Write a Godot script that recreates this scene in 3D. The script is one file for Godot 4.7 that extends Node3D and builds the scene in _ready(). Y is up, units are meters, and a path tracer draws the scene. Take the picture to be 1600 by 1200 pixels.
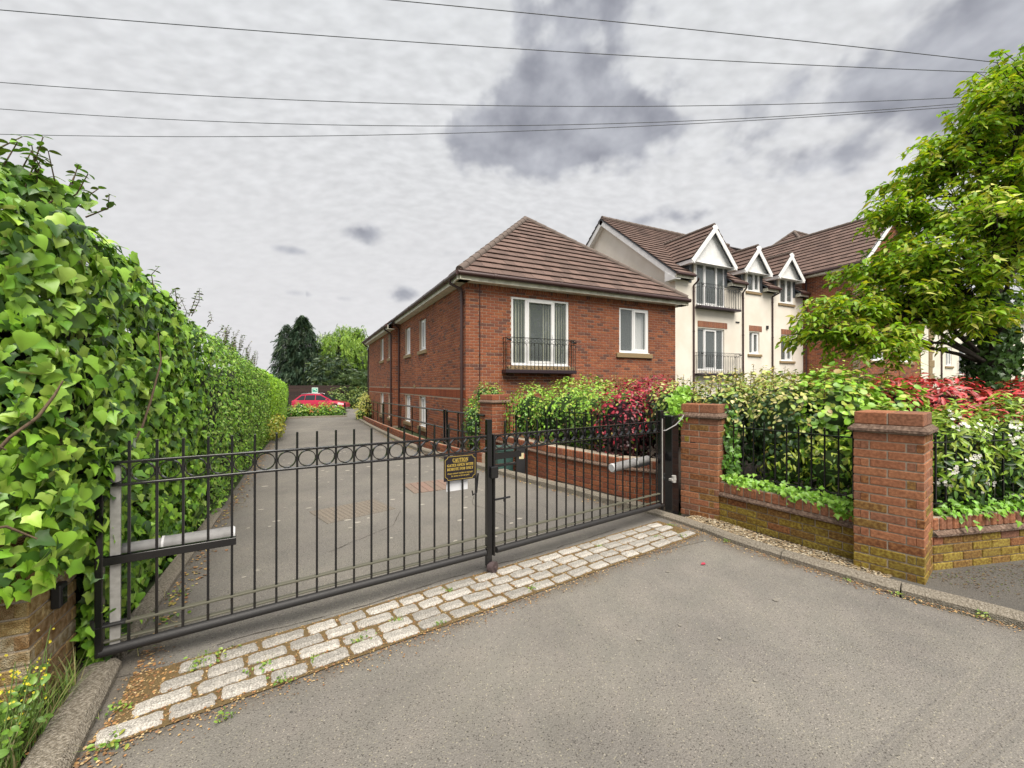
extends Node3D

var rng := RandomNumberGenerator.new()
var nz := FastNoiseLite.new()
var M := {}
var used := {}
var EYE := Vector3(0, 1.6, 0)


# ---------------------------------------------------------------- mesh builder
class MB:
	var v := PackedVector3Array()
	var n := PackedVector3Array()
	var c := PackedColorArray()
	var col := Color(1, 1, 1)
	var colored := false

	func tri(a: Vector3, b: Vector3, d: Vector3, na: Vector3, nb: Vector3, nd: Vector3) -> void:
		var g := (d - a).cross(b - a)
		if g.dot(na + nb + nd) < 0.0:
			v.append_array([a, d, b])
			n.append_array([na, nd, nb])
		else:
			v.append_array([a, b, d])
			n.append_array([na, nb, nd])
		if colored:
			c.append_array([col, col, col])

	func face(p: Array, out: Vector3) -> void:
		var g: Vector3 = Vector3.ZERO
		for i in range(1, p.size() - 1):
			g += (p[i + 1] - p[0]).cross(p[i] - p[0])
		if g.length() < 1e-12:
			return
		g = g.normalized()
		if g.dot(out) < 0:
			g = -g
		for i in range(1, p.size() - 1):
			tri(p[0], p[i], p[i + 1], g, g, g)

	func box(ce: Vector3, s: Vector3, b := Basis(), bev := 0.0) -> void:
		var h := s * 0.5
		if bev <= 0.0:
			for a in 3:
				for sg in [-1.0, 1.0]:
					var e1 := (a + 1) % 3
					var e2 := (a + 2) % 3
					var pts := []
					for k in [[-1, -1], [1, -1], [1, 1], [-1, 1]]:
						var q := Vector3.ZERO
						q[a] = sg * h[a]
						q[e1] = k[0] * h[e1]
						q[e2] = k[1] * h[e2]
						pts.append(ce + b * q)
					var o := Vector3.ZERO
					o[a] = sg
					face(pts, b * o)
			return
		for a in 3:
			for sg in [-1.0, 1.0]:
				var e1 := (a + 1) % 3
				var e2 := (a + 2) % 3
				var pts := []
				for k in [[-1, -1], [1, -1], [1, 1], [-1, 1]]:
					var q := Vector3.ZERO
					q[a] = sg * h[a]
					q[e1] = k[0] * (h[e1] - bev)
					q[e2] = k[1] * (h[e2] - bev)
					pts.append(ce + b * q)
				var o := Vector3.ZERO
				o[a] = sg
				face(pts, b * o)
		for a in 3:
			var e1 := (a + 1) % 3
			var e2 := (a + 2) % 3
			for s1 in [-1.0, 1.0]:
				for s2 in [-1.0, 1.0]:
					var pts := []
					for k in [[-1.0, 0], [1.0, 0], [1.0, 1], [-1.0, 1]]:
						var q := Vector3.ZERO
						q[a] = k[0] * (h[a] - bev)
						q[e1] = s1 * (h[e1] - (bev if k[1] == 1 else 0.0))
						q[e2] = s2 * (h[e2] - (0.0 if k[1] == 1 else bev))
						pts.append(ce + b * q)
					var o := Vector3.ZERO
					o[e1] = s1
					o[e2] = s2
					face(pts, b * o)
		for s0 in [-1.0, 1.0]:
			for s1 in [-1.0, 1.0]:
				for s2 in [-1.0, 1.0]:
					var sg := Vector3(s0, s1, s2)
					var pts := []
					for a in 3:
						var q := sg * (h - Vector3.ONE * bev)
						q[a] = sg[a] * h[a]
						pts.append(ce + b * q)
					face(pts, b * sg)

	func bar(a: Vector3, b: Vector3, w: float, hgt: float, bev := 0.0, upv := Vector3.UP) -> void:
		# a box from a to b; w across, hgt along upv
		var d := (b - a)
		var l := d.length()
		d /= l
		var side := d.cross(upv).normalized()
		var up2 := side.cross(d)
		box((a + b) * 0.5, Vector3(l, hgt, w), Basis(d, up2, side), bev)

	func path(p: Array, r: Array, sides := 8, cap := true) -> void:
		var rings := []
		var prev := Vector3.ZERO
		for i in p.size():
			var d: Vector3 = (p[min(i + 1, p.size() - 1)] - p[max(i - 1, 0)]).normalized()
			if prev == Vector3.ZERO:
				prev = d.cross(Vector3.UP if absf(d.y) < 0.9 else Vector3.RIGHT).normalized()
			prev = (prev - d * prev.dot(d)).normalized()
			var q := d.cross(prev)
			var ring := []
			for k in sides:
				var t := TAU * k / sides
				ring.append([p[i] + (prev * cos(t) + q * sin(t)) * r[i], prev * cos(t) + q * sin(t)])
			rings.append(ring)
		for i in rings.size() - 1:
			for k in sides:
				var A = rings[i][k]
				var B = rings[i][(k + 1) % sides]
				var C = rings[i + 1][(k + 1) % sides]
				var D = rings[i + 1][k]
				tri(A[0], B[0], C[0], A[1], B[1], C[1])
				tri(A[0], C[0], D[0], A[1], C[1], D[1])
		if cap:
			for e in [0, rings.size() - 1]:
				var pts := []
				for k in sides:
					pts.append(rings[e][k][0])
				var o: Vector3 = (p[0] - p[1]) if e == 0 else (p[e] - p[e - 1])
				face(pts, o)

	func tube(a: Vector3, b: Vector3, r: float, sides := 8) -> void:
		path([a, b], [r, r], sides)

	func ring(ce: Vector3, ax: Vector3, R: float, r: float, seg := 20, sides := 6) -> void:
		var x := ax.cross(Vector3.UP if absf(ax.y) < 0.9 else Vector3.RIGHT).normalized()
		var y := ax.cross(x)
		for i in seg:
			for k in sides:
				var q := []
				for ik in [[i, k], [i + 1, k], [i + 1, k + 1], [i, k + 1]]:
					var t: float = TAU * ik[0] / seg
					var f: float = TAU * ik[1] / sides
					var d := x * cos(t) + y * sin(t)
					var nn := d * cos(f) + ax * sin(f)
					q.append([ce + d * R + nn * r, nn])
				tri(q[0][0], q[1][0], q[2][0], q[0][1], q[1][1], q[2][1])
				tri(q[0][0], q[2][0], q[3][0], q[0][1], q[2][1], q[3][1])

	func disc(ce: Vector3, ax: Vector3, r: float, thick: float, sides := 16) -> void:
		path([ce - ax * thick * 0.5, ce + ax * thick * 0.5], [r, r], sides)

	func ball(ce: Vector3, s: Vector3, b := Basis(), rows := 8, cols := 12) -> void:
		for i in rows:
			for k in cols:
				var q := []
				for ik in [[i, k], [i + 1, k], [i + 1, k + 1], [i, k + 1]]:
					var t: float = PI * ik[0] / rows
					var f: float = TAU * ik[1] / cols
					var d := Vector3(sin(t) * cos(f), cos(t), sin(t) * sin(f))
					q.append([ce + b * (d * s), (b * (d / s)).normalized()])
				tri(q[0][0], q[1][0], q[2][0], q[0][1], q[1][1], q[2][1])
				tri(q[0][0], q[2][0], q[3][0], q[0][1], q[2][1], q[3][1])

	func prism(poly: PackedVector2Array, o: Vector3, ux: Vector3, uy: Vector3, uz: Vector3) -> void:
		# polygon in (ux, uy) from o, extruded along uz
		var ids := Geometry2D.triangulate_polygon(poly)
		for i in range(0, ids.size(), 3):
			var a := o + ux * poly[ids[i]].x + uy * poly[ids[i]].y
			var b := o + ux * poly[ids[i + 1]].x + uy * poly[ids[i + 1]].y
			var d := o + ux * poly[ids[i + 2]].x + uy * poly[ids[i + 2]].y
			face([a, b, d], -uz)
			face([a + uz, b + uz, d + uz], uz)
		var ce := Vector2.ZERO
		var cw := Geometry2D.is_polygon_clockwise(poly)
		for i in poly.size():
			var p := poly[i]
			var q := poly[(i + 1) % poly.size()]
			var e := q - p
			var o2 := Vector2(-e.y, e.x) if cw else Vector2(e.y, -e.x)
			var A := o + ux * p.x + uy * p.y
			var B := o + ux * q.x + uy * q.y
			face([A, B, B + uz, A + uz], ux * o2.x + uy * o2.y)

	func mesh() -> ArrayMesh:
		var a := []
		a.resize(Mesh.ARRAY_MAX)
		a[Mesh.ARRAY_VERTEX] = v
		a[Mesh.ARRAY_NORMAL] = n
		if colored:
			a[Mesh.ARRAY_COLOR] = c
		var m := ArrayMesh.new()
		m.add_surface_from_arrays(Mesh.PRIMITIVE_TRIANGLES, a)
		return m


# ---------------------------------------------------------------- naming
func V(x: float, y: float, d: float) -> Vector3:
	return Vector3(x, y, -d)


func numbered(called: String) -> String:
	var k: int = used.get(called, 0)
	used[called] = k + 1
	return called if k == 0 else "%s_%03d" % [called, k]


func tag(o: Node, label: String, category: String, group := "") -> Node:
	o.set_meta("label", label)
	o.set_meta("category", category)
	if group != "":
		o.set_meta("group", group)
	return o


func thing(called: String, label: String, category: String, at := Vector3.ZERO, group := "", turn := 0.0) -> Node3D:
	var o := Node3D.new()
	o.name = numbered(called)
	add_child(o)
	o.position = at
	o.rotation.y = turn
	tag(o, label, category, group)
	return o


func struct_node(called: String) -> Node3D:
	var o := Node3D.new()
	o.name = numbered(called)
	add_child(o)
	o.set_meta("kind", "structure")
	return o


func part(called: String, m, mat: Material, parent: Node = null) -> MeshInstance3D:
	var o := MeshInstance3D.new()
	o.mesh = m.mesh() if m is MB else m
	o.material_override = mat
	if parent == null:
		o.name = numbered(called)
		add_child(o)
	else:
		var cnt: Dictionary = parent.get_meta("cnt") if parent.has_meta("cnt") else {}
		var k: int = cnt.get(called, 0)
		cnt[called] = k + 1
		parent.set_meta("cnt", cnt)
		o.name = called if k == 0 else "%s_%03d" % [called, k]
		parent.add_child(o)
	return o


func sub(called: String, parent: Node) -> Node3D:
	var o := Node3D.new()
	var cnt: Dictionary = parent.get_meta("cnt") if parent.has_meta("cnt") else {}
	var k: int = cnt.get(called, 0)
	cnt[called] = k + 1
	parent.set_meta("cnt", cnt)
	o.name = called if k == 0 else "%s_%03d" % [called, k]
	parent.add_child(o)
	return o


func many(called: String, m: Mesh, mat: Material, tr: Array, colors: Array, parent: Node) -> void:
	if tr.is_empty():
		return
	var mm := MultiMesh.new()
	mm.transform_format = MultiMesh.TRANSFORM_3D
	mm.use_colors = true
	mm.mesh = m
	mm.instance_count = tr.size()
	for i in tr.size():
		mm.set_instance_transform(i, tr[i])
		mm.set_instance_color(i, colors[i])
	var o := MultiMeshInstance3D.new()
	o.multimesh = mm
	o.material_override = mat
	o.set_meta("kind", "stuff")
	var cnt: Dictionary = parent.get_meta("cnt") if parent.has_meta("cnt") else {}
	var k: int = cnt.get(called, 0)
	cnt[called] = k + 1
	parent.set_meta("cnt", cnt)
	o.name = called if k == 0 else "%s_%03d" % [called, k]
	parent.add_child(o)


# ---------------------------------------------------------------- materials
func L(r: float, g: float, b: float) -> Color:
	return Color(r, g, b).linear_to_srgb()


func noise_tex(fr: float, lo: Color, hi: Color, sd: int, size := 512, kind := 0, oct := 4) -> NoiseTexture2D:
	var f := FastNoiseLite.new()
	f.seed = sd
	f.frequency = fr
	f.noise_type = FastNoiseLite.TYPE_SIMPLEX_SMOOTH if kind == 0 else FastNoiseLite.TYPE_CELLULAR
	f.fractal_octaves = oct
	var g := Gradient.new()
	g.offsets = PackedFloat32Array([0.15, 0.85])
	g.colors = PackedColorArray([lo, hi])
	var t := NoiseTexture2D.new()
	t.width = size
	t.height = size
	t.seamless = true
	t.noise = f
	t.color_ramp = g
	return t


func mat(col: Color, rough := 0.8, tex: Texture2D = null, scale := 1.0, bump: Texture2D = null, bs := 0.0) -> StandardMaterial3D:
	var m := StandardMaterial3D.new()
	m.albedo_color = col
	m.roughness = rough
	if tex:
		m.albedo_texture = tex
	if bump:
		m.heightmap_enabled = true
		m.heightmap_texture = bump
		m.heightmap_scale = bs
	if tex or bump:
		m.uv1_triplanar = true
		m.uv1_world_triplanar = true
		m.uv1_scale = Vector3.ONE * scale
	return m


func tinted(rough := 0.8, tex: Texture2D = null, scale := 1.0, bump: Texture2D = null, bs := 0.0) -> StandardMaterial3D:
	var m := mat(Color.WHITE, rough, tex, scale, bump, bs)
	m.vertex_color_use_as_albedo = true
	return m


func leafy(col: Color, rough := 0.42, back := 0.5) -> StandardMaterial3D:
	var m := StandardMaterial3D.new()
	m.albedo_color = col
	m.roughness = rough
	m.metallic_specular = 0.5
	m.backlight_enabled = true
	m.backlight = Color(back, back, back * 0.6)
	return m


func materials() -> void:
	var grain := noise_tex(0.03, Color(0.66, 0.64, 0.62), Color(1, 1, 1), 3)
	var fine := noise_tex(0.12, Color(0.6, 0.6, 0.6), Color(1, 1, 1), 4)
	var soft := noise_tex(0.012, Color(0.86, 0.86, 0.85), Color(1, 1, 1), 5)
	var bumpy := noise_tex(0.08, Color(0, 0, 0), Color(1, 1, 1), 6)
	M.grain = grain
	M.fine = fine
	M.bumpy = bumpy
	M.brick_many = tinted(0.9, grain, 3.0, bumpy, 0.3)
	M.mortar = mat(L(0.60, 0.47, 0.36), 0.95, fine, 4.0)
	M.mortar_grey = mat(L(0.58, 0.48, 0.37), 0.95, fine, 4.0)
	M.render = mat(L(0.80, 0.75, 0.67), 0.9, noise_tex(0.006, Color(0.95, 0.945, 0.93), Color(1, 1, 1), 15), 0.25, bumpy, 0.1)
	M.white = mat(L(0.80, 0.80, 0.80), 0.4)
	M.white_board = mat(L(0.88, 0.88, 0.88), 0.55, noise_tex(0.01, Color(0.93, 0.93, 0.93), Color(1, 1, 1), 16), 0.6)
	M.fascia = mat(L(0.76, 0.73, 0.62), 0.5, soft, 0.6)
	M.gutter = mat(L(0.055, 0.028, 0.026), 0.38)
	M.lead = mat(L(0.075, 0.085, 0.10), 0.6, soft, 2.0)
	M.sill = mat(L(0.42, 0.31, 0.17), 0.85, grain, 4.0)
	M.tile_many = tinted(0.85, grain, 2.5, bumpy, 0.3)
	M.tiles = []
	for k in 7:
		var t := 0.85 + 0.07 * k
		M.tiles.append(mat(L(0.198 * t, 0.130 * t, 0.110 * t), 0.85, grain, 2.5, bumpy, 0.3))
	M.hip = mat(L(0.22, 0.17, 0.145), 0.9, fine, 3.0, bumpy, 0.5)
	M.glass = StandardMaterial3D.new()
	M.glass.albedo_color = Color(0.9, 0.95, 0.95, 0.06)
	M.glass.transparency = BaseMaterial3D.TRANSPARENCY_ALPHA
	M.glass.roughness = 0.02
	M.glass.metallic_specular = 0.75
	M.glass.metallic = 0.09
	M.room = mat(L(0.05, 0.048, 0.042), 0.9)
	M.blind = mat(L(0.46, 0.46, 0.33), 0.8)
	M.curtain = mat(L(0.62, 0.62, 0.62), 0.85)
	M.iron = mat(L(0.012, 0.012, 0.014), 0.16, noise_tex(0.05, Color(0.7, 0.7, 0.7), Color(1, 1, 1), 9), 5.0)
	M.iron.metallic_specular = 0.6
	M.iron_old = mat(L(0.030, 0.029, 0.031), 0.55, fine, 6.0, bumpy, 0.1)
	M.pale_metal = mat(L(0.43, 0.42, 0.405), 0.5, soft, 3.0)
	M.alu = mat(L(0.29, 0.285, 0.29), 0.6, soft, 2.0)
	M.alu_end = mat(L(0.62, 0.62, 0.63), 0.5)
	M.black = mat(L(0.02, 0.02, 0.022), 0.5)
	M.kerb = mat(L(0.34, 0.305, 0.255), 0.95, noise_tex(0.045, Color(0.62, 0.6, 0.56), Color(1, 1, 1), 12), 2.2, bumpy, 0.7)
	M.setts = []
	for k in 6:
		var s := 0.86 + 0.07 * k
		M.setts.append(mat(L(0.62 * s, 0.59 * s, 0.54 * s), 0.9, noise_tex(0.09, Color(0.62, 0.61, 0.6), Color(1, 1, 1), 20 + k, 256), 3.5, bumpy, 0.8))
	# brick palettes: red house bricks, red garden bricks and the mossy ones low down
	M.red = []
	for q in [[0.46, 0.155, 0.072], [0.42, 0.136, 0.062], [0.35, 0.118, 0.066], [0.49, 0.175, 0.078], [0.39, 0.125, 0.06], [0.44, 0.146, 0.07], [0.22, 0.095, 0.07]]:
		M.red.append(mat(L(q[0], q[1], q[2]), 0.9, grain, 3.5, bumpy, 0.4))
	M.red_cols = [Color(0.46, 0.155, 0.072), Color(0.42, 0.136, 0.062), Color(0.35, 0.118, 0.066), Color(0.49, 0.175, 0.078), Color(0.39, 0.125, 0.06), Color(0.44, 0.146, 0.07), Color(0.22, 0.095, 0.07)]
	M.pier = []
	for q in [[0.42, 0.175, 0.088], [0.39, 0.158, 0.080], [0.34, 0.150, 0.084], [0.45, 0.195, 0.096], [0.28, 0.132, 0.080]]:
		M.pier.append(mat(L(q[0], q[1], q[2]), 0.92, noise_tex(0.03, Color(0.72, 0.69, 0.66), Color(1, 1, 1), 40 + M.pier.size(), 256), 4.0, bumpy, 0.2))
	M.ochre = []
	for q in [[0.36, 0.17, 0.06], [0.33, 0.15, 0.055], [0.34, 0.20, 0.06]]:
		M.ochre.append(mat(L(q[0], q[1], q[2]), 0.92, noise_tex(0.03, Color(0.6, 0.5, 0.45), Color(1, 1, 1), 50 + M.ochre.size(), 256), 4.0, bumpy, 0.2))
	M.moss = []
	for q in [[0.37, 0.29, 0.045], [0.32, 0.25, 0.045], [0.30, 0.19, 0.05], [0.40, 0.32, 0.06]]:
		M.moss.append(mat(L(q[0], q[1], q[2]), 0.95, noise_tex(0.03, Color(0.62, 0.52, 0.42), Color(1, 1, 1), 60 + M.moss.size(), 256), 4.0, bumpy, 0.3))
	M.buff = []
	for q in [[0.74, 0.58, 0.31], [0.68, 0.51, 0.25], [0.72, 0.63, 0.46], [0.60, 0.42, 0.24]]:
		M.buff.append(mat(L(q[0], q[1], q[2]), 0.95, noise_tex(0.02, Color(0.72, 0.64, 0.52), Color(1, 1, 1), 70 + M.buff.size(), 256), 3.0, bumpy, 1.2))
	M.mould = mat(L(0.33, 0.235, 0.18), 0.95, noise_tex(0.03, Color(0.5, 0.45, 0.42), Color(1, 1, 1), 80, 256), 4.0, bumpy, 0.6)
	M.bark = mat(L(0.085, 0.065, 0.05), 0.95, grain, 6.0, bumpy, 1.5)
	M.stem = mat(L(0.16, 0.11, 0.07), 0.9, grain, 6.0)
	M.leaf_many = leafy(Color.WHITE)
	M.leaf_many.vertex_color_use_as_albedo = true
	M.leaf_gloss = leafy(Color.WHITE, 0.42, 0.45)
	M.leaf_gloss.vertex_color_use_as_albedo = true
	M.leaf_tree = leafy(Color.WHITE, 0.42, 0.95)
	M.leaf_tree.vertex_color_use_as_albedo = true
	M.grass = leafy(Color.WHITE, 0.6, 0.5)
	M.grass.vertex_color_use_as_albedo = true
	M.flake = tinted(0.9)
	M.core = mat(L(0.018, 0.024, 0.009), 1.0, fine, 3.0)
	M.soil = mat(L(0.075, 0.055, 0.038), 1.0, fine, 3.0, bumpy, 2.0)
	M.lawn = mat(L(0.06, 0.09, 0.025), 1.0, fine, 2.0)


func speckle(size: int, sd: int, base: float, spread: float, blobs: int) -> ImageTexture:
	var r := RandomNumberGenerator.new()
	r.seed = sd
	var data := PackedByteArray()
	data.resize(size * size * 3)
	for i in size * size:
		var b := clampf(base + r.randfn(0, spread), 0, 1)
		data[i * 3] = int(255 * b)
		data[i * 3 + 1] = int(250 * b)
		data[i * 3 + 2] = int(243 * b)
	var im := Image.create_from_data(size, size, false, Image.FORMAT_RGB8, data)
	for k in blobs:
		var x := r.randi_range(0, size - 6)
		var y := r.randi_range(0, size - 6)
		var w := r.randi_range(1, 4)
		var h := r.randi_range(1, 4)
		var t := r.randf()
		var q := clampf(base + (0.24 if t > 0.6 else -0.30) * r.randf_range(0.3, 1.0), 0, 1)
		im.fill_rect(Rect2i(x, y, w, h), Color(q * (1.0 if t > 0.3 else 1.02), q * 0.975, q * (0.94 if t < 0.8 else 0.88)))
	return ImageTexture.create_from_image(im)


# ---------------------------------------------------------------- camera, sky, sun
func blob(f: PackedFloat32Array, w: int, h: int, az: float, el: float, rx: float, ry: float, s: float) -> void:
	# a soft dark cloud at that azimuth and elevation (degrees), added to the field over the upper half of the sky
	var ca := maxf(cos(deg_to_rad(el)), 0.15)
	var x0 := int((az - 1.9 * rx / ca) / 360.0 * w)
	var x1 := int((az + 1.9 * rx / ca) / 360.0 * w)
	var y0 := clampi(int((90.0 - el - 1.9 * ry) / 90.0 * h), 0, h - 1)
	var y1 := clampi(int((90.0 - el + 1.9 * ry) / 90.0 * h), 0, h - 1)
	for yy in range(y0, y1 + 1):
		var e := 90.0 - (yy + 0.5) * 90.0 / h
		for xx in range(x0, x1 + 1):
			var a := (xx + 0.5) * 360.0 / w
			var wx := nz.get_noise_3d(a * 1.3, e * 1.3, az) * 0.9
			var wy := nz.get_noise_3d(a * 1.3, e * 1.3, az + 77.0) * 0.9
			var dx := (a - az) * ca / rx + wx
			var dy := (e - el) / ry + wy
			var q := exp(-1.1 * (dx * dx + dy * dy)) * s
			var i := yy * w + posmod(xx, w)
			f[i] = f[i] + q


func sky_image() -> ImageTexture:
	var w := 3072
	var h := 768
	nz.seed = 11
	nz.frequency = 0.05
	nz.fractal_octaves = 4
	var f := PackedFloat32Array()
	f.resize(w * h)
	# the big grey bank ahead and the smaller puffs low down
	for q in [
		[35.5, 35.5, 7.5, 5.6, 0.85], [24.5, 29.0, 4.6, 3.8, 0.8], [32.5, 30.5, 7.0, 4.2, 0.85], [44.5, 31.4, 5.5, 3.0, 0.8], [36.0, 42.5, 5.0, 3.2, 0.4], [27.0, 42.0, 3.0, 3.0, 0.3],
		[68.0, 27.5, 11.0, 4.5, 0.62], [60.0, 23.2, 7.5, 1.8, 0.45], [75.0, 31.0, 9.0, 5.0, 0.45], [54.0, 27.0, 3.5, 2.4, 0.25],
		[8.4, 18.2, 3.4, 1.5, 0.5], [5.0, 18.6, 2.4, 0.8, 0.25], [10.8, 11.7, 2.6, 1.2, 0.55], [-2.0, 15.8, 1.9, 0.7, 0.4], [-0.5, 11.0, 1.5, 0.5, 0.35], [4.5, 10.9, 1.8, 0.6, 0.3],
		[46.8, 20.6, 4.2, 1.4, 0.5], [38.5, 20.3, 3.5, 1.1, 0.4], [17.5, 17.4, 2.0, 0.8, 0.32],
	]:
		blob(f, w, h, q[0], q[1], q[2], q[3], q[4])
	rng.seed = 5
	for k in 46:
		var az := rng.randf_range(88.0, 328.0)
		var el := rng.randf_range(9.0, 62.0)
		var sz := rng.randf_range(0.1, 1.0) * el * 0.17 + 1.2
		blob(f, w, h, az, el, sz * 1.5, sz * 0.8, rng.randf_range(0.2, 0.55))
	var rip := FastNoiseLite.new()
	rip.seed = 4
	rip.frequency = 1.0
	rip.fractal_octaves = 3
	var puff := FastNoiseLite.new()
	puff.seed = 19
	puff.frequency = 0.16
	puff.fractal_octaves = 5
	puff.fractal_gain = 0.55
	var big := FastNoiseLite.new()
	big.seed = 8
	big.frequency = 0.35
	big.fractal_octaves = 4
	var data := PackedByteArray()
	data.resize(w * h * 2 * 3)
	for y in h:
		var e := (0.5 - (y + 0.5) / (2.0 * h)) * PI
		var se := sin(e)
		var ce := cos(e)
		for x in w:
			var a := (x + 0.5) / w * TAU
			var k := ce / (se + 0.22)
			var px := sin(a) * k
			var pz := -cos(a) * k
			var u := px * 0.90 + pz * 0.43
			var vv := -px * 0.43 + pz * 0.90
			var wob := big.get_noise_2d(px, pz)
			var r1 := rip.get_noise_2d(u * 13.0 + wob * 2.0, vv * 23.0 + wob * 4.0)
			var r2 := rip.get_noise_2d(px * 7.0 + 50.0, pz * 7.0)
			var d := 0.0
			d = f[y * w + x]
			var shade := 0.0
			if d > 0.03:
				var ad := rad_to_deg(a) * 0.87
				var ed := rad_to_deg(e)
				var pf := puff.get_noise_2d(ad, ed * 1.35)
				shade = puff.get_noise_2d(ad * 0.7 + 200.0, ed)
				d = smoothstep(0.16, 0.70, d * 1.05 + pf * 0.42 * minf(1.0, d * 3.0)) * 0.95
			var lum := 0.902 + wob * 0.018 + r1 * (0.010 + 0.042 * smoothstep(0.15, 0.5, se)) + r2 * 0.016
			lum -= 0.012 * se
			# grey undersides are a little bluer than the pale sheet
			var cr := lerpf(lum * (1.0 - 0.022 * se), 0.668 + shade * 0.16, d)
			var cg := lerpf(lum * 0.994, 0.678 + shade * 0.16, d)
			var cb := lerpf(lum * (1.0 + 0.008 * se), 0.715 + shade * 0.15, d)
			var i := (y * w + x) * 3
			data[i] = int(clampf(cr, 0, 1) * 255.0)
			data[i + 1] = int(clampf(cg, 0, 1) * 255.0)
			data[i + 2] = int(clampf(cb, 0, 1) * 255.0)
	for i in range(w * h * 3, w * h * 6, 3):
		data[i] = 120
		data[i + 1] = 118
		data[i + 2] = 110
	return ImageTexture.create_from_image(Image.create_from_data(w, h * 2, false, Image.FORMAT_RGB8, data))


func environment() -> void:
	var cam := Camera3D.new()
	cam.name = "camera"
	cam.position = EYE
	cam.rotation_degrees = Vector3(0.15, -26.04, 0)
	cam.fov = 84.63
	cam.near = 0.05
	cam.far = 900.0
	add_child(cam)
	cam.current = true
	var EXPOSURE := 4.2
	var sky := PanoramaSkyMaterial.new()
	sky.panorama = sky_image()
	var env := Environment.new()
	env.background_mode = Environment.BG_SKY
	env.sky = Sky.new()
	env.sky.sky_material = sky
	env.background_energy_multiplier = 1.0 / EXPOSURE
	env.tonemap_mode = Environment.TONE_MAPPER_LINEAR
	env.tonemap_exposure = EXPOSURE
	env.sdfgi_enabled = true
	env.ssao_enabled = true
	env.ssil_enabled = true
	var we := WorldEnvironment.new()
	we.name = "world_environment"
	we.environment = env
	add_child(we)
	var sun := DirectionalLight3D.new()
	sun.name = "sun"
	sun.light_energy = 0.5
	sun.light_color = Color(1.0, 0.97, 0.92)
	sun.light_angular_distance = 48.0
	sun.shadow_enabled = true
	add_child(sun)
	sun.look_at_from_position(Vector3.ZERO, Vector3(0.04, -1.0, -0.58))


# ---------------------------------------------------------------- ground, paving, kerbs
func gh(d: float) -> float:
	return 0.0 if d < 10.0 else (-0.0217 * (d - 10.0) if d < 33.0 else -0.5)


func lerp_line(pts: Array, d: float) -> float:
	# pts: [x, d] sorted by rising d
	for i in pts.size() - 1:
		if d <= pts[i + 1][1]:
			return lerpf(pts[i][0], pts[i + 1][0], clampf((d - pts[i][1]) / (pts[i + 1][1] - pts[i][1]), 0, 1))
	return pts[-1][0]


const DRIVE_RIGHT := [[3.95, 3.3], [3.68, 4.38], [3.39, 5.58], [3.02, 7.15], [2.44, 10.15], [2.38, 12.0], [2.42, 18.0], [2.6, 26.0], [2.8, 27.0]]


func stain(x: float, d: float) -> Color:
	var a := nz.get_noise_2d(x * 16.0, d * 16.0)
	var b := nz.get_noise_2d(x * 60.0 + 300.0, d * 60.0)
	var c := nz.get_noise_2d(x * 5.0 + 40.0, d * 5.0 - 90.0)
	var t := 1.0 + 0.20 * a + 0.14 * b + 0.22 * c
	var k := Color(t * (1.03 + 0.02 * b), t, t * (0.955 - 0.03 * a))
	# brown dirt gathered along the kerbs, the setts and the wall
	var e := 9.0
	if d < 3.6:
		e = minf(absf(x - lerp_line([[4.3, 0.8], [4.11, 1.48], [3.99, 1.9], [3.86, 2.83], [3.87, 3.6]], d)), absf(x + 0.88))
		e = minf(e, absf(d - (2.49 + (x + 0.62) * 0.156)) * 1.6)
	elif d < 27.0:
		e = minf(absf(x - lerp_line(DRIVE_RIGHT, d)), absf(x + 0.95))
	var dirt := clampf(1.0 - e / (0.20 + 0.22 * a), 0.0, 1.0) * (0.55 + 0.6 * b)
	return k.lerp(Color(0.42, 0.33, 0.22), clampf(dirt, 0.0, 0.75))


func grid_sheet(rows: Array, nx: int, y: float, tint: float) -> MB:
	# rows: [d, x_left, x_right] from near to far
	var m := MB.new()
	m.colored = true
	for i in rows.size() - 1:
		for k in nx:
			var q := []
			for e in [[i, k], [i, k + 1], [i + 1, k + 1], [i + 1, k]]:
				var r: Array = rows[e[0]]
				var x: float = lerpf(r[1], r[2], float(e[1]) / nx)
				q.append([V(x, gh(r[0]) + y, r[0]), stain(x, r[0]) * tint])
			for t in [[0, 1, 2], [0, 2, 3]]:
				var p0: Vector3 = q[t[0]][0]
				var p1: Vector3 = q[t[1]][0]
				var p2: Vector3 = q[t[2]][0]
				var g := (p2 - p0).cross(p1 - p0)
				var o := [t[0], t[1], t[2]] if g.y > 0 else [t[0], t[2], t[1]]
				for j in o:
					m.v.append(q[j][0])
					m.n.append(Vector3.UP)
					m.c.append(q[j][1])
	return m


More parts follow.
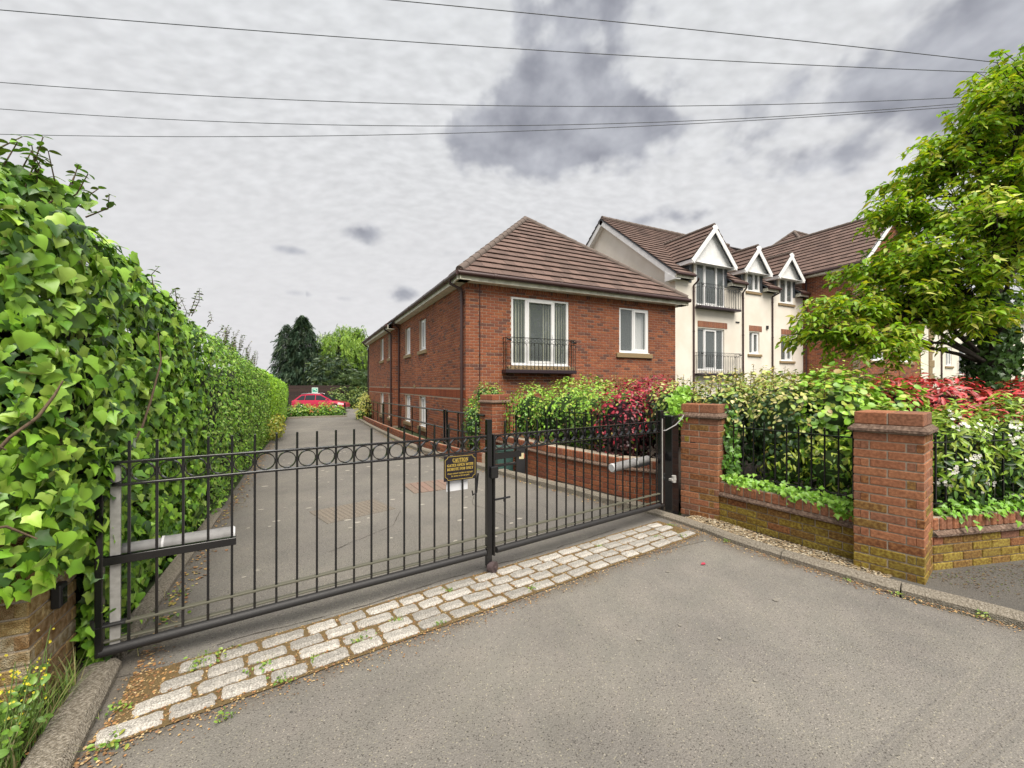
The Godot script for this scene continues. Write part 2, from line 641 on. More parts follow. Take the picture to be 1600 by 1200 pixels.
func sweep_stone(pts: Array, w: float, y0: float, y1: float, bev: float, m: MB) -> void:
	# a kerb stone along a short polyline of Vector3 (on the ground); width goes to the right of the direction of travel
	var n := pts.size()
	var secs := []
	for i in n:
		var d: Vector3 = (pts[min(i + 1, n - 1)] - pts[max(i - 1, 0)]).normalized()
		var s := d.cross(Vector3.UP).normalized()
		var p: Vector3 = pts[i]
		var j := 0.006
		var jt := func() -> float: return rng.randf_range(-j, j)
		secs.append([p + Vector3.UP * y0, p + Vector3.UP * (y1 - bev + jt.call()) + s * 0.004, p + s * (bev + jt.call()) + Vector3.UP * (y1 + jt.call() * 0.6), p + s * (w - bev * 0.5) + Vector3.UP * (y1 + jt.call() * 0.6), p + s * w + Vector3.UP * (y1 - bev * 0.6), p + s * w + Vector3.UP * y0, d, s])
	for i in n - 1:
		var s: Vector3 = secs[i][7]
		var outs := [-s, (Vector3.UP - s), Vector3.UP, Vector3.UP + s, s]
		for k in 5:
			m.face([secs[i][k], secs[i][k + 1], secs[i + 1][k + 1], secs[i + 1][k]], outs[k])
	for e in [0, n - 1]:
		var pl := []
		for k in 6:
			pl.append(secs[e][k])
		m.face(pl, -secs[e][6] if e == 0 else secs[e][6])


func kerb_run(node: Node3D, pl: Array, w: float, y0: float, y1: float, stone: float, bev := 0.025) -> void:
	# pl: [x, d] polyline; stones of about that length with a narrow joint
	var c := Curve3D.new()
	for q in pl:
		c.add_point(V(q[0], gh(q[1]), q[1]))
	var len := c.get_baked_length()
	var cnt := maxi(1, int(round(len / stone)))
	for i in cnt:
		var m := MB.new()
		var pts := []
		var a := len * i / cnt + 0.005
		var b := len * (i + 1) / cnt - 0.005
		for k in 4:
			pts.append(c.sample_baked(lerpf(a, b, k / 3.0)))
		sweep_stone(pts, w, y0, y1 + rng.randf_range(-0.006, 0.006), bev, m)
		part("kerb_stone", m, M.kerb, node)


func flat_poly(poly: PackedVector2Array, y: float) -> MB:
	var m := MB.new()
	var ids := Geometry2D.triangulate_polygon(poly)
	for i in range(0, ids.size(), 3):
		var q := []
		for k in 3:
			var p := poly[ids[i + k]]
			q.append(V(p.x, y, p.y))
		m.face(q, Vector3.UP)
	return m


func sett_mesh(sd: int) -> ArrayMesh:
	# a worn granite sett one metre long in x and z, to be scaled; rounded, uneven top
	rng.seed = 100 + sd
	var m := MB.new()
	var cols := 8
	var rows := 4
	var P := []
	for i in rows + 1:
		var r := []
		for k in cols + 1:
			var u := float(k) / cols - 0.5
			var w := float(i) / rows - 0.5
			var e := maxf(absf(u) * 2.0, absf(w) * 2.0)
			var x := u * (1.0 - (0.06 if e > 0.99 else 0.0) * rng.randf())
			var z := w * (1.0 - (0.12 if e > 0.99 else 0.0) * rng.randf())
			var y := 1.0 - 0.75 * smoothstep(0.84, 1.0, maxf(absf(u) * 2.0 * 1.0, absf(w) * 2.0 * 0.96)) + rng.randf_range(-0.16, 0.16)
			if absf(u) > 0.49 and absf(w) > 0.49:
				x *= 0.965
				z *= 0.94
			r.append(Vector3(x, y * 0.02, z))
		P.append(r)
	for i in rows:
		for k in cols:
			var a: Vector3 = P[i][k]
			var b: Vector3 = P[i][k + 1]
			var d: Vector3 = P[i + 1][k + 1]
			var e: Vector3 = P[i + 1][k]
			m.face([a, b, d], Vector3.UP)
			m.face([a, d, e], Vector3.UP)
	for k in cols:
		for i in [0, rows]:
			var a: Vector3 = P[i][k]
			var b: Vector3 = P[i][k + 1]
			m.face([a, b, Vector3(b.x, -0.03, b.z), Vector3(a.x, -0.03, a.z)], Vector3(0, 0, -1 if i == 0 else 1))
	for i in rows:
		for k in [0, cols]:
			var a: Vector3 = P[i][k]
			var b: Vector3 = P[i + 1][k]
			m.face([a, b, Vector3(b.x, -0.03, b.z), Vector3(a.x, -0.03, a.z)], Vector3(-1 if k == 0 else 1, 0, 0))
	return m.mesh()


func ground_all() -> void:
	nz.seed = 21
	nz.frequency = 0.05
	nz.fractal_octaves = 4
	var asphalt := tinted(0.92, speckle(1024, 1, 0.70, 0.060, 22000), 1.0 / 1.7, noise_tex(0.33, Color(0, 0, 0), Color(1, 1, 1), 31, 512, 0, 2), 0.4)
	var g := MB.new()
	var ds := [-120.0, -5.0, 10.0, 33.0, 120.0, 600.0]
	for i in ds.size() - 1:
		g.face([V(-400, gh(ds[i]) - 0.03, ds[i]), V(400, gh(ds[i]) - 0.03, ds[i]), V(400, gh(ds[i + 1]) - 0.03, ds[i + 1]), V(-400, gh(ds[i + 1]) - 0.03, ds[i + 1])], Vector3.UP)
	part("ground", g, M.lawn).set_meta("kind", "structure")
	# the drive inside the gates, the apron outside them and the street footway
	var rows := []
	var d := 3.02
	while d < 26.01:
		rows.append([d, -0.98, lerp_line(DRIVE_RIGHT, d) + 0.04])
		d += 0.14 if d < 9.9 else 0.4
	rows[0][2] = 3.66
	var dd := 26.4
	while dd < 48.0:
		rows.append([dd, lerpf(-0.98, -14.0, clampf((dd - 28.5) / 2.5, 0, 1)), lerpf(2.7, 9.0, clampf((dd - 26.5) / 3.0, 0, 1))])
		dd += 0.55
	part("driveway", grid_sheet(rows, 30, 0.004, 0.318), asphalt).set_meta("kind", "structure")
	rows = []
	d = -6.0
	while d < 3.3:
		rows.append([d, -0.95 if d > 0.9 else -14.0, 4.02 + maxf(0, (1.5 - d)) * 0.4 if d > 0.7 else 22.0])
		d += 0.1
	part("apron", grid_sheet(rows, 56, 0.0, 0.345), asphalt).set_meta("kind", "structure")
	var foot := [[3.93, 3.72], [3.98, 3.2], [3.97, 2.83], [4.1, 1.9], [4.2, 1.48], [4.36, 1.19], [4.36, 0.95], [4.7, 0.72], [16.0, 0.0]]
	var pol := PackedVector2Array()
	for q in foot:
		pol.append(Vector2(q[0], q[1]))
	for q in [[16.0, 3.0], [6.0, 3.0], [4.6, 3.72]]:
		pol.append(Vector2(q[0], q[1]))
	rows = []
	d = -0.2
	while d < 2.3:
		rows.append([d, lerp_line([[5.6, 0.4], [4.75, 0.72], [4.38, 0.95], [4.36, 1.19], [4.22, 1.48], [4.12, 1.9], [4.04, 2.3]], d), 14.0])
		d += 0.1
	part("footway", grid_sheet(rows, 50, 0.016, 0.19), asphalt).set_meta("kind", "structure")
	part("wall_foot_soil", flat_poly(pol, 0.010), M.soil).set_meta("kind", "structure")
	part("verge", flat_poly(PackedVector2Array([Vector2(-1.04, 3.4), Vector2(-1.04, 0.9), Vector2(-9, 0.9), Vector2(-9, 3.4)]), 0.03), M.soil).set_meta("kind", "structure")
	part("garden_bed", flat_poly(PackedVector2Array([Vector2(3.6, 4.9), Vector2(3.5, 7.9), Vector2(3.9, 9.6), Vector2(24, 9.9), Vector2(24, -2.6), Vector2(4.95, 1.9), Vector2(4.55, 2.2), Vector2(4.5, 3.6)]), 0.09), M.soil).set_meta("kind", "structure")
	var bed := MB.new()
	bed.face([V(-0.80, 0.007, 2.455), V(3.80, 0.007, 3.172), V(3.72, 0.007, 3.70), V(-0.86, 0.007, 2.99)], Vector3.UP)
	var strip := part("sett_strip", bed, mat(L(0.40, 0.27, 0.11), 1.0, M.fine, 5.0, M.bumpy, 1.0))
	strip.set_meta("kind", "structure")
	# granite setts, four courses
	var kinds := []
	for k in 5:
		kinds.append(sett_mesh(k))
	rng.seed = 31
	var a0 := Vector2(-0.62, 2.50)
	var dir := Vector2(4.30, 0.67).normalized()
	var nrm := Vector2(-dir.y, dir.x)
	for row in 4:
		var s := -0.24 + 0.09 * row + 0.04 * rng.randf()
		var end := 4.36
		while s < end:
			var l := rng.randf_range(0.175, 0.26)
			if s + l > end + 0.12:
				s += l
				continue
			var ce := a0 + dir * (s + l * 0.5) + nrm * (0.062 + row * 0.124 + rng.randf_range(-0.006, 0.006))
			var o := part("sett", kinds[rng.randi() % 5], M.setts[rng.randi() % 6], strip)
			o.position = V(ce.x, 0.003 + rng.randf_range(-0.003, 0.004), ce.y)
			o.rotation = Vector3(rng.randf_range(-0.02, 0.02), atan2(dir.y, dir.x) + rng.randf_range(-0.07, 0.07) + (PI if rng.randf() < 0.5 else 0.0), rng.randf_range(-0.02, 0.02))
			o.scale = Vector3(l - 0.015, 1.0, 0.110 + rng.randf_range(-0.008, 0.005))
			s += l
	rng.seed = 7
	var kn := struct_node("kerb")
	var fr := []
	for q in [[3.80, 4.05], [3.86, 3.6], [3.876, 3.25], [3.86, 2.83], [3.99, 1.9], [4.11, 1.48], [4.25, 1.12], [4.33, 0.8], [4.62, 0.42], [5.3, 0.2], [9.0, -0.5]]:
		fr.append(q)
	fr.reverse()
	# kerb to the right of the drive: travel towards the camera so that its width lies away from the drive
	var inner := []
	for q in [[3.80, 4.05], [3.68, 4.38], [3.39, 5.58], [3.02, 7.15], [2.66, 8.9], [2.44, 10.15], [2.38, 12.0], [2.42, 18.0], [2.6, 26.0]]:
		inner.append(q)
	kerb_run(kn, inner, 0.13, -0.05, 0.095, 0.91)
	var outer := fr.duplicate()
	outer.reverse()
	outer.reverse()
	var rev := []
	for q in fr:
		rev.push_front(q)
	rev.reverse()
	kerb_run(kn, rev, 0.13, -0.05, 0.06, 0.85, 0.03)
	kerb_run(kn, [[-0.93, 3.12], [-0.9, 2.75], [-0.86, 2.3], [-0.9, 1.6], [-0.95, 0.9]], 0.17, -0.05, 0.075, 0.8, 0.035)
	kerb_run(kn, [[-0.93, 6.4], [-0.95, 3.2]], 0.12, -0.05, 0.055, 0.9)
	kerb_run(kn, [[2.3, 28.3], [0.8, 28.6], [-0.98, 28.0]], 0.13, -0.05, 0.1, 0.9)
	# iron cover and brick-filled cover in the drive
	var ic := struct_node("manhole_cover")
	var cx := Vector2(0.17, 6.05)
	var fm := MB.new()
	fm.box(V(0.54, gh(6) + 0.006, 5.72), Vector3(0.86, 0.012, 0.62), Basis(Vector3.UP, 0.30), 0.004)
	part("cover_frame", fm, mat(L(0.22, 0.195, 0.165), 0.8, M.grain, 5.0), ic)
	var cm := MB.new()
	var bs := Basis(Vector3.UP, 0.30)
	for i in 13:
		for k in 9:
			var p := Vector3((i - 6) * 0.06, 0.0, (k - 4) * 0.062)
			cm.box(V(0.54, 0.013, 5.72) + bs * p, Vector3(0.044, 0.008, 0.046), bs, 0.003)
	part("cover_studs", cm, mat(L(0.26, 0.225, 0.185), 0.75, M.grain, 5.0), ic)
	var bc := struct_node("brick_cover")
	bs = Basis(Vector3.UP, 0.06)
	for i in 6:
		for k in 3:
			var bm := MB.new()
			bm.box(Vector3.ZERO, Vector3(0.108, 0.014, 0.21), Basis(), 0.004)
			var o := part("paving_brick", bm, mat(L(0.28 + 0.02 * (i % 3), 0.215, 0.175), 0.9, M.grain, 5.0), bc)
			o.position = V(1.75, 0.009, 6.55) + bs * Vector3((i - 2.5) * 0.114, 0, (k - 1.0) * 0.217)
			o.rotation.y = 0.06


func cracks() -> void:
	# hairline cracks and the old seam in the tarmac
	rng.seed = 404
	var t := struct_node("tarmac_cracks")
	for q in [[[-0.5, 3.13], [0.4, 3.22], [1.3, 3.40], [2.2, 3.52], [3.2, 3.72]], [[0.2, 4.4], [0.9, 4.9], [1.1, 5.5]], [[2.2, 4.6], [2.0, 5.3], [2.3, 6.0]]]:
		var m := MB.new()
		var pts := []
		for i in q.size() - 1:
			for k in 9:
				var f := k / 9.0
				pts.append(Vector2(lerpf(q[i][0], q[i + 1][0], f) + rng.randf_range(-0.012, 0.012), lerpf(q[i][1], q[i + 1][1], f) + rng.randf_range(-0.012, 0.012)))
		for i in pts.size() - 1:
			var d: Vector2 = (pts[i + 1] - pts[i]).normalized()
			var s := Vector2(-d.y, d.x) * rng.randf_range(0.0012, 0.0045)
			var y := 0.0045 if pts[i].y < 3.0 else 0.0085
			m.face([V(pts[i].x - s.x, y, pts[i].y - s.y), V(pts[i].x + s.x, y, pts[i].y + s.y), V(pts[i + 1].x + s.x, y, pts[i + 1].y + s.y), V(pts[i + 1].x - s.x, y, pts[i + 1].y - s.y)], Vector3.UP)
		part("crack", m, mat(L(0.05, 0.042, 0.034), 1.0), t)


func litter() -> void:
	# fallen leaves and bits along the joints, the kerbs and the wall foot
	rng.seed = 77
	var fl := MB.new()
	fl.face([Vector3(-0.5, 0, -0.3), Vector3(0.1, 0.12, -0.42), Vector3(0.5, 0, 0.05), Vector3(0.1, 0.06, 0.4), Vector3(-0.4, 0.1, 0.3)], Vector3.UP)
	var me := fl.mesh()
	var tr := []
	var co := []
	var cols := [Color(0.34, 0.19, 0.07), Color(0.30, 0.15, 0.06), Color(0.42, 0.28, 0.12), Color(0.22, 0.11, 0.05), Color(0.45, 0.33, 0.17), Color(0.15, 0.09, 0.05), Color(0.36, 0.29, 0.08)]
	var put := func(x: float, d: float, y: float, s: float, c: Color) -> void:
		var b := Basis.from_euler(Vector3(rng.randf_range(-0.25, 0.25), rng.randf() * TAU, rng.randf_range(-0.25, 0.25))).scaled(Vector3.ONE * s)
		tr.append(Transform3D(b, V(x, y, d)))
		co.append(c * rng.randf_range(0.7, 1.25))
	var dir := Vector2(4.30, 0.67).normalized()
	for k in 6500:
		var s := rng.randf_range(-0.2, 4.45)
		var t := rng.randf_range(-0.06, 0.52)
		var p := Vector2(-0.62, 2.50) + dir * s + Vector2(-dir.y, dir.x) * t
		put.call(p.x, p.y, 0.009 + 0.004 * rng.randf(), rng.randf_range(0.005, 0.014), cols[rng.randi() % 6])
	for k in 700:
		var s := rng.randf_range(-0.2, 4.4)
		var p := Vector2(-0.62, 2.50) + dir * s + Vector2(-dir.y, dir.x) * (-0.03 - absf(rng.randfn(0, 0.06)))
		put.call(p.x, p.y, 0.006, rng.randf_range(0.005, 0.013), cols[rng.randi() % 6])
	for k in 1100:
		var d := rng.randf_range(1.2, 3.25)
		put.call(-0.87 + absf(rng.randfn(0, 0.07)) + 0.03 * sin(d * 5.0), d, 0.008, rng.randf_range(0.006, 0.019), cols[rng.randi() % 6])
	for k in 500:
		put.call(rng.randf_range(-1.5, -1.0), rng.randf_range(1.6, 2.9), 0.05, rng.randf_range(0.008, 0.02), cols[rng.randi() % 6])
	var fr := [[4.25, 1.0], [4.11, 1.48], [3.99, 1.9], [3.86, 2.83], [3.88, 3.25], [3.86, 3.6]]
	for k in 900:
		var d := rng.randf_range(1.0, 3.6)
		put.call(lerp_line(fr, d) - absf(rng.randfn(0, 0.06)), d, 0.006, rng.randf_range(0.005, 0.016), cols[rng.randi() % 6])
	# pale chippings and litter along the foot of the wall
	for k in 5200:
		var d := rng.randf_range(1.75, 3.62)
		put.call(lerp_line(fr, d) + rng.randf_range(0.13, 0.46), d, 0.018 + 0.012 * rng.randf(), rng.randf_range(0.010, 0.026), [Color(0.42, 0.34, 0.22), Color(0.36, 0.27, 0.16), Color(0.5, 0.44, 0.33), Color(0.24, 0.17, 0.1)][rng.randi() % 4])
	for k in 2600:
		var x := rng.randf_range(4.6, 9.0)
		put.call(x, 1.62 - (x - 4.8) * 0.25 - absf(rng.randfn(0, 0.24)), 0.02, rng.randf_range(0.005, 0.017), [Color(0.08, 0.055, 0.03), Color(0.12, 0.075, 0.04), Color(0.15, 0.10, 0.05), Color(0.09, 0.11, 0.03)][rng.randi() % 4])
	for k in 700:
		var d := rng.randf_range(3.3, 14.0)
		put.call(-0.93 + absf(rng.randfn(0, 0.09)), d, gh(d) + 0.01, rng.randf_range(0.012, 0.035), cols[rng.randi() % 7])
	for k in 500:
		var d := rng.randf_range(4.2, 16.0)
		put.call(lerp_line(DRIVE_RIGHT, d) - absf(rng.randfn(0, 0.06)), d, gh(d) + 0.01, rng.randf_range(0.01, 0.03), cols[rng.randi() % 7])
	var node := thing("leaf_litter", "scattered brown leaf litter and pale chippings along kerbs and granite setts", "leaf litter")
	node.set_meta("kind", "stuff")
	many("fallen_leaves", me, M.flake, tr, co, node)
	# pale trodden spots and petals on the tarmac
	tr = []
	co = []
	var sp := MB.new()
	var pts := []
	for k in 9:
		var a := TAU * k / 9
		pts.append(Vector3(cos(a) * rng.randf_range(0.6, 1.0), 0, sin(a) * rng.randf_range(0.6, 1.0)))
	sp.face(pts, Vector3.UP)
	for k in 136:
		var d := rng.randf_range(3.9, 13.0) if k > 12 else rng.randf_range(1.2, 3.0)
		var x := rng.randf_range(-0.6, lerp_line(DRIVE_RIGHT, d) - 0.4) if k > 12 else rng.randf_range(-0.4, 3.6)
		var s := rng.randf_range(0.012, 0.045) if k > 12 else rng.randf_range(0.008, 0.026)
		var b := Basis(Vector3.UP, rng.randf() * TAU).scaled(Vector3(s * rng.randf_range(0.8, 1.6), 1, s))
		tr.append(Transform3D(b, V(x, gh(d) + 0.0065, d)))
		co.append((Color(0.33, 0.305, 0.265) if k > 12 else Color(0.24, 0.22, 0.19)) * rng.randf_range(0.75, 1.15))
	var node2 := thing("pale_spots", "pale trodden gum spots dotted over the grey tarmac drive", "spots")
	node2.set_meta("kind", "stuff")
	many("gum_spots", sp.mesh(), M.flake, tr, co, node2)
	var pm := MB.new()
	pm.face([V(3.15, 0.010, 2.63), V(3.18, 0.016, 2.645), V(3.215, 0.010, 2.645), V(3.20, 0.008, 2.62), V(3.17, 0.010, 2.615)], Vector3.UP)
	tag(part("fallen_petal", pm, mat(L(0.35, 0.03, 0.06), 0.7)), "single small crimson petal lying on the tarmac beyond the setts", "petal")


# ---------------------------------------------------------------- brickwork
var brick_unit: Array = []


func brick_meshes() -> void:
	# a stretcher 215 x 65 mm face in x, y; 50 mm deep behind z = 0, edges slightly worn
	rng.seed = 404
	for k in 4:
		var m := MB.new()
		m.box(Vector3(0, 0, -0.025), Vector3(0.215, 0.065, 0.05), Basis(), 0.0045)
		for i in m.v.size():
			var p := m.v[i]
			var h := sin(p.x * 53.0 + k * 2.0) * 0.0012 + sin(p.y * 90.0 + k) * 0.0008
			m.v[i] = p + Vector3(0, h, h)
		brick_unit.append(m.mesh())


func lay(o: Vector3, u: Vector3, n: Vector3, length: float, height: float, holes: Array, v0 := 0.0) -> Array:
	# stretcher bond over a wall face; returns [transform, u, v] for every brick (holes are Rect2 in u, v)
	var out := []
	var course := 0.075
	var rows := int(round(height / course))
	for i in rows:
		var v := v0 + i * course
		var off := 0.0 if i % 2 == 0 else -0.1125
		var cuts := []
		for h in holes:
			if v + 0.05 > h.position.y and v + 0.025 < h.end.y:
				cuts.append([h.position.x, h.end.x])
		var x := off
		while x < length:
			var segs := [[maxf(x, 0.0), minf(x + 0.225, length)]]
			for c in cuts:
				var nx := []
				for s in segs:
					if c[1] <= s[0] or c[0] >= s[1]:
						nx.append(s)
						continue
					if c[0] > s[0]:
						nx.append([s[0], c[0]])
					if c[1] < s[1]:
						nx.append([c[1], s[1]])
				segs = nx
			for s in segs:
				var l: float = s[1] - s[0]
				if l < 0.035:
					continue
				var b := Basis(u * ((l - 0.010) / 0.215), Vector3.UP, n)
				out.append([Transform3D(b, o + u * ((s[0] + s[1]) * 0.5) + Vector3.UP * (v + 0.0375)), s[0], v])
			x += 0.225
	return out


func soldiers(o: Vector3, u: Vector3, n: Vector3, length: float, h := 0.215, pitch := 0.075) -> Array:
	var out := []
	var cnt := int(round(length / pitch))
	for i in cnt:
		var b := Basis(Vector3.UP * (h / 0.215), -u * ((length / cnt - 0.010) / 0.065), n)
		out.append([Transform3D(b, o + u * ((i + 0.5) * length / cnt) + Vector3.UP * h * 0.5), i * pitch, 0.0])
	return out


func bricks_into(node: Node3D, list: Array, limit: int, seed_: int, cols: Array, mats: Array, called := "brick") -> void:
	# the bricks nearest the camera as parts, the others as one part
	rng.seed = seed_
	var order := list.duplicate()
	if limit > 0 and limit < order.size():
		order.sort_custom(func(a, b) -> bool: return (a[0].origin - EYE).length_squared() < (b[0].origin - EYE).length_squared())
	var tr := []
	var co := []
	for i in order.size():
		if i < limit:
			var o := part(called, brick_unit[i % 4], mats[rng.randi() % mats.size()], node)
			o.transform = Transform3D(node.transform.affine_inverse()) * order[i][0]
		else:
			tr.append(node.transform.affine_inverse() * order[i][0])
			var wx: Vector3 = order[i][0].origin
			co.append(cols[rng.randi() % cols.size()] * rng.randf_range(0.86, 1.14) * (1.0 + 0.22 * nz.get_noise_3d(wx.x * 9.0 + wx.z * 9.0, wx.y * 5.0, 3.0)))
	many("brickwork", brick_unit[0], M.brick_many, tr, co, node)


func wall_slab(m: MB, o: Vector3, u: Vector3, n: Vector3, length: float, height: float, holes: Array, thick: float) -> void:
	# solid wall behind the bricks, open where the holes are
	var xs := [0.0, length]
	for h in holes:
		for x in [h.position.x, h.end.x]:
			if x > 0.0 and x < length:
				xs.append(x)
	xs.sort()
	for i in xs.size() - 1:
		if xs[i + 1] - xs[i] < 1e-4:
			continue
		var mid: float = (xs[i] + xs[i + 1]) * 0.5
		var spans := [[0.0, height]]
		for h in holes:
			if mid > h.position.x and mid < h.end.x:
				var nx := []
				for s in spans:
					if h.position.y > s[0]:
						nx.append([s[0], minf(h.position.y, s[1])])
					if h.end.y < s[1]:
						nx.append([maxf(h.end.y, s[0]), s[1]])
				spans = nx
		for s in spans:
			var c: Vector3 = o + u * mid + Vector3.UP * ((s[0] + s[1]) * 0.5) - n * thick * 0.5
			m.box(c, Vector3(xs[i + 1] - xs[i], s[1] - s[0], thick), Basis(u, Vector3.UP, n))


func moss_pick(v: float, x: float) -> StandardMaterial3D:
	# lower courses carry more moss
	var t := rng.randf() + 0.25 * nz.get_noise_2d(x * 40.0, v * 40.0)
	var p := clampf(1.05 - v / 0.42, 0.0, 0.9)
	if t < p:
		return M.moss[rng.randi() % 4]
	if t < p + 0.42 - 0.14 * v:
		return M.ochre[rng.randi() % 3]
	return M.pier[rng.randi() % 5]


func pier(called: String, label: String, at: Vector3, deg: float, size: float, courses: int, how: int, group := "") -> Node3D:
	var t := thing(called, label, "brick pillar", at, group, deg_to_rad(deg))
	rng.seed = int(absf(at.x) * 1000.0) + 17
	var core := MB.new()
	var H := courses * 0.075
	core.box(Vector3(0, H * 0.5 - 0.05, 0), Vector3(size - 0.014, H + 0.1, size - 0.014))
	part("mortar", core, M.mortar_grey, t)
	var hs := size * 0.5
	var unit := (size - 0.010) * 0.5
	var hd := (size - 0.010 - unit - 0.005) * 0.5
	for i in courses:
		var y := i * 0.075 + 0.0375
		for f in 4:
			var b := Basis(Vector3.UP, f * PI * 0.5)
			var stretch := (f + i) % 2 == 0
			var pieces := []
			if stretch:
				pieces = [[-hs, -0.005], [0.005, hs]]
			else:
				pieces = [[-unit * 0.5 - 0.002, unit * 0.5 + 0.002]]
			if not stretch:
				# the ends of the bricks on the two faces beside it show as headers
				pieces.append([-hs + 0.0515, -unit * 0.5 - 0.012])
				pieces.append([unit * 0.5 + 0.012, hs - 0.0515])
			for pc in pieces:
				var l: float = pc[1] - pc[0]
				var mm: StandardMaterial3D
				match how:
					0: mm = moss_pick(y + (0.25 if f == 1 else 0.1) - 0.12, at.x + pc[0])
					1: mm = moss_pick(y + 0.25, at.x + pc[0])
					2: mm = M.buff[rng.randi() % 4]
					_: mm = M.red[rng.randi() % 5]
				var o := part("brick", brick_unit[rng.randi() % 4], mm, t)
				o.transform = Transform3D(b * Basis(Vector3.RIGHT * (l / 0.215), Vector3.UP, Vector3.BACK), b * Vector3((pc[0] + pc[1]) * 0.5, y, hs + rng.randf_range(-0.0015, 0.002)))
	if how != 2:
		var m := MB.new()
		var y := H
		var e := 0.032
		# corbelled plinth course, square below and sloped above
		var prof := [[-0.004, y], [e - 0.006, y + 0.006], [e, y + 0.012], [e, y + 0.032], [e - 0.008, y + 0.036], [-0.002, y + 0.066]]
		for f in 4:
			var b := Basis(Vector3.UP, f * PI * 0.5)
			for i in prof.size() - 1:
				var p0: Array = prof[i]
				var p1: Array = prof[i + 1]
				var a0: float = hs + p0[0]
				var a1: float = hs + p1[0]
				m.face([b * Vector3(-a0, p0[1], a0), b * Vector3(a0, p0[1], a0), b * Vector3(a1, p1[1], a1), b * Vector3(-a1, p1[1], a1)], b * Vector3(0, p0[0] - p1[0] + 0.2, 1))
		m.face([Vector3(-hs, y + 0.064, -hs), Vector3(hs, y + 0.064, -hs), Vector3(hs, y + 0.064, hs), Vector3(-hs, y + 0.064, hs)], Vector3.UP)
		part("cap_moulding", m, M.mould, t)
		var cy := y + 0.066 + 0.052
		for i in 3:
			for k in 2:
				var bm := MB.new()
				var w: float = [size * 0.58, size * 0.42][(i + k) % 2] if i < 2 else 0.0
				if i == 2:
					continue
				var dz := size * 0.5
				var x0: float = -hs if k == 0 else hs - w
				bm.box(Vector3(x0 + w * 0.5, cy, (i - 0.5) * dz), Vector3(w - 0.010, 0.104, dz - 0.010), Basis(), 0.006)
				part("cap_brick", bm, M.pier[(i + k * 2 + 1) % 5] if how < 3 else M.red[(i + k) % 5], t)
		var cm := MB.new()
		cm.box(Vector3(0, cy - 0.003, 0), Vector3(size - 0.024, 0.090, size - 0.024))
		part("cap_mortar", cm, M.mortar_grey, t)
	return t


func low_wall(called: String, label: String, pl: Array, courses: int, how: int, thick := 0.215) -> Node3D:
	# garden wall along [x, d] points: stretcher courses, a moulded string course and a brick-on-edge coping
	var t := thing(called, label, "brick wall")
	rng.seed = int(absf(pl[0][0]) * 777.0) + 3
	var core := MB.new()
	var mould := MB.new()
	var H := courses * 0.075
	var n_parts := 0
	for i in pl.size() - 1:
		var a := V(pl[i][0], 0, pl[i][1])
		var b := V(pl[i + 1][0], 0, pl[i + 1][1])
		var u := (b - a).normalized()
		var n := u.cross(Vector3.UP).normalized()
		if n.dot(EYE * Vector3(1, 0, 1) - a) < 0:
			n = -n
		var l := (b - a).length()
		core.box((a + b) * 0.5 + Vector3.UP * (H * 0.5 + 0.055) - n * (thick * 0.5 + 0.006), Vector3(l + 0.01, H + 0.11 + 0.10, thick - 0.012), Basis(u, Vector3.UP, n))
		for s in [1.0, -1.0]:
			if s < 0 and how == 0:
				pass
			var org := a if s > 0 else b - n * thick
			if s < 0:
				continue
			for q in lay(org, u * s, n * s, l, H, []):
				var mm: StandardMaterial3D = moss_pick(q[2] + (0.02 if how == 0 else 0.6), q[1] * s + a.x) if how < 3 else M.red[rng.randi() % 6]
				var o := part("brick", brick_unit[rng.randi() % 4], mm, t)
				o.transform = q[0]
		# moulded string course
		var prof := [[0.0, H], [0.026, H + 0.004], [0.030, H + 0.010], [0.030, H + 0.026], [0.0, H + 0.052]]
		for k in prof.size() - 1:
			var p0: Array = prof[k]
			var p1: Array = prof[k + 1]
			mould.face([a + n * p0[0] + Vector3.UP * p0[1], b + n * p0[0] + Vector3.UP * p0[1], b + n * p1[0] + Vector3.UP * p1[1], a + n * p1[0] + Vector3.UP * p1[1]], n + Vector3.UP * (p0[0] - p1[0]) * 10.0)
		# brick on edge
		var cnt := int(round(l / 0.075))
		for k in cnt:
			var bm := MB.new()
			bm.box(Vector3.ZERO, Vector3(l / cnt - 0.010, 0.104 + rng.randf_range(-0.004, 0.004), thick), Basis(), 0.008)
			var o := part("coping_brick", bm, M.pier[rng.randi() % 5] if how < 3 else M.red[rng.randi() % 5], t)
			o.transform = Transform3D(Basis(u, Vector3.UP, n) * Basis.from_euler(Vector3(0, rng.randf_range(-0.02, 0.02), 0)), a + u * ((k + 0.5) * l / cnt) + Vector3.UP * (H + 0.052 + 0.052) - n * (thick * 0.5 + rng.randf_range(-0.003, 0.003)))
	part("mortar", core, M.mortar_grey, t)
	part("string_course", mould, M.mould, t)
	return t


func railing(called: String, label: String, a: Vector3, b: Vector3, y0: float, ylow: float, ytop: float, spike: float, pitch: float) -> Node3D:
	var t := thing(called, label, "railing")
	var u := (b - a).normalized()
	var l := (b - a).length()
	for y in [ylow, ytop]:
		var m := MB.new()
		m.bar(a + Vector3.UP * y, b + Vector3.UP * y, 0.036, 0.012, 0.002)
		part("rail", m, M.iron, t)
	var cnt := int(l / pitch)
	for i in cnt:
		var p := a + u * ((i + 0.5) * l / cnt)
		var m := MB.new()
		m.box(Vector3(0, (y0 + ytop + spike) * 0.5, 0), Vector3(0.014, ytop + spike - y0, 0.014), Basis(u, Vector3.UP, u.cross(Vector3.UP)), 0.002)
		part("bar", m, M.iron, t).position = p
	return t


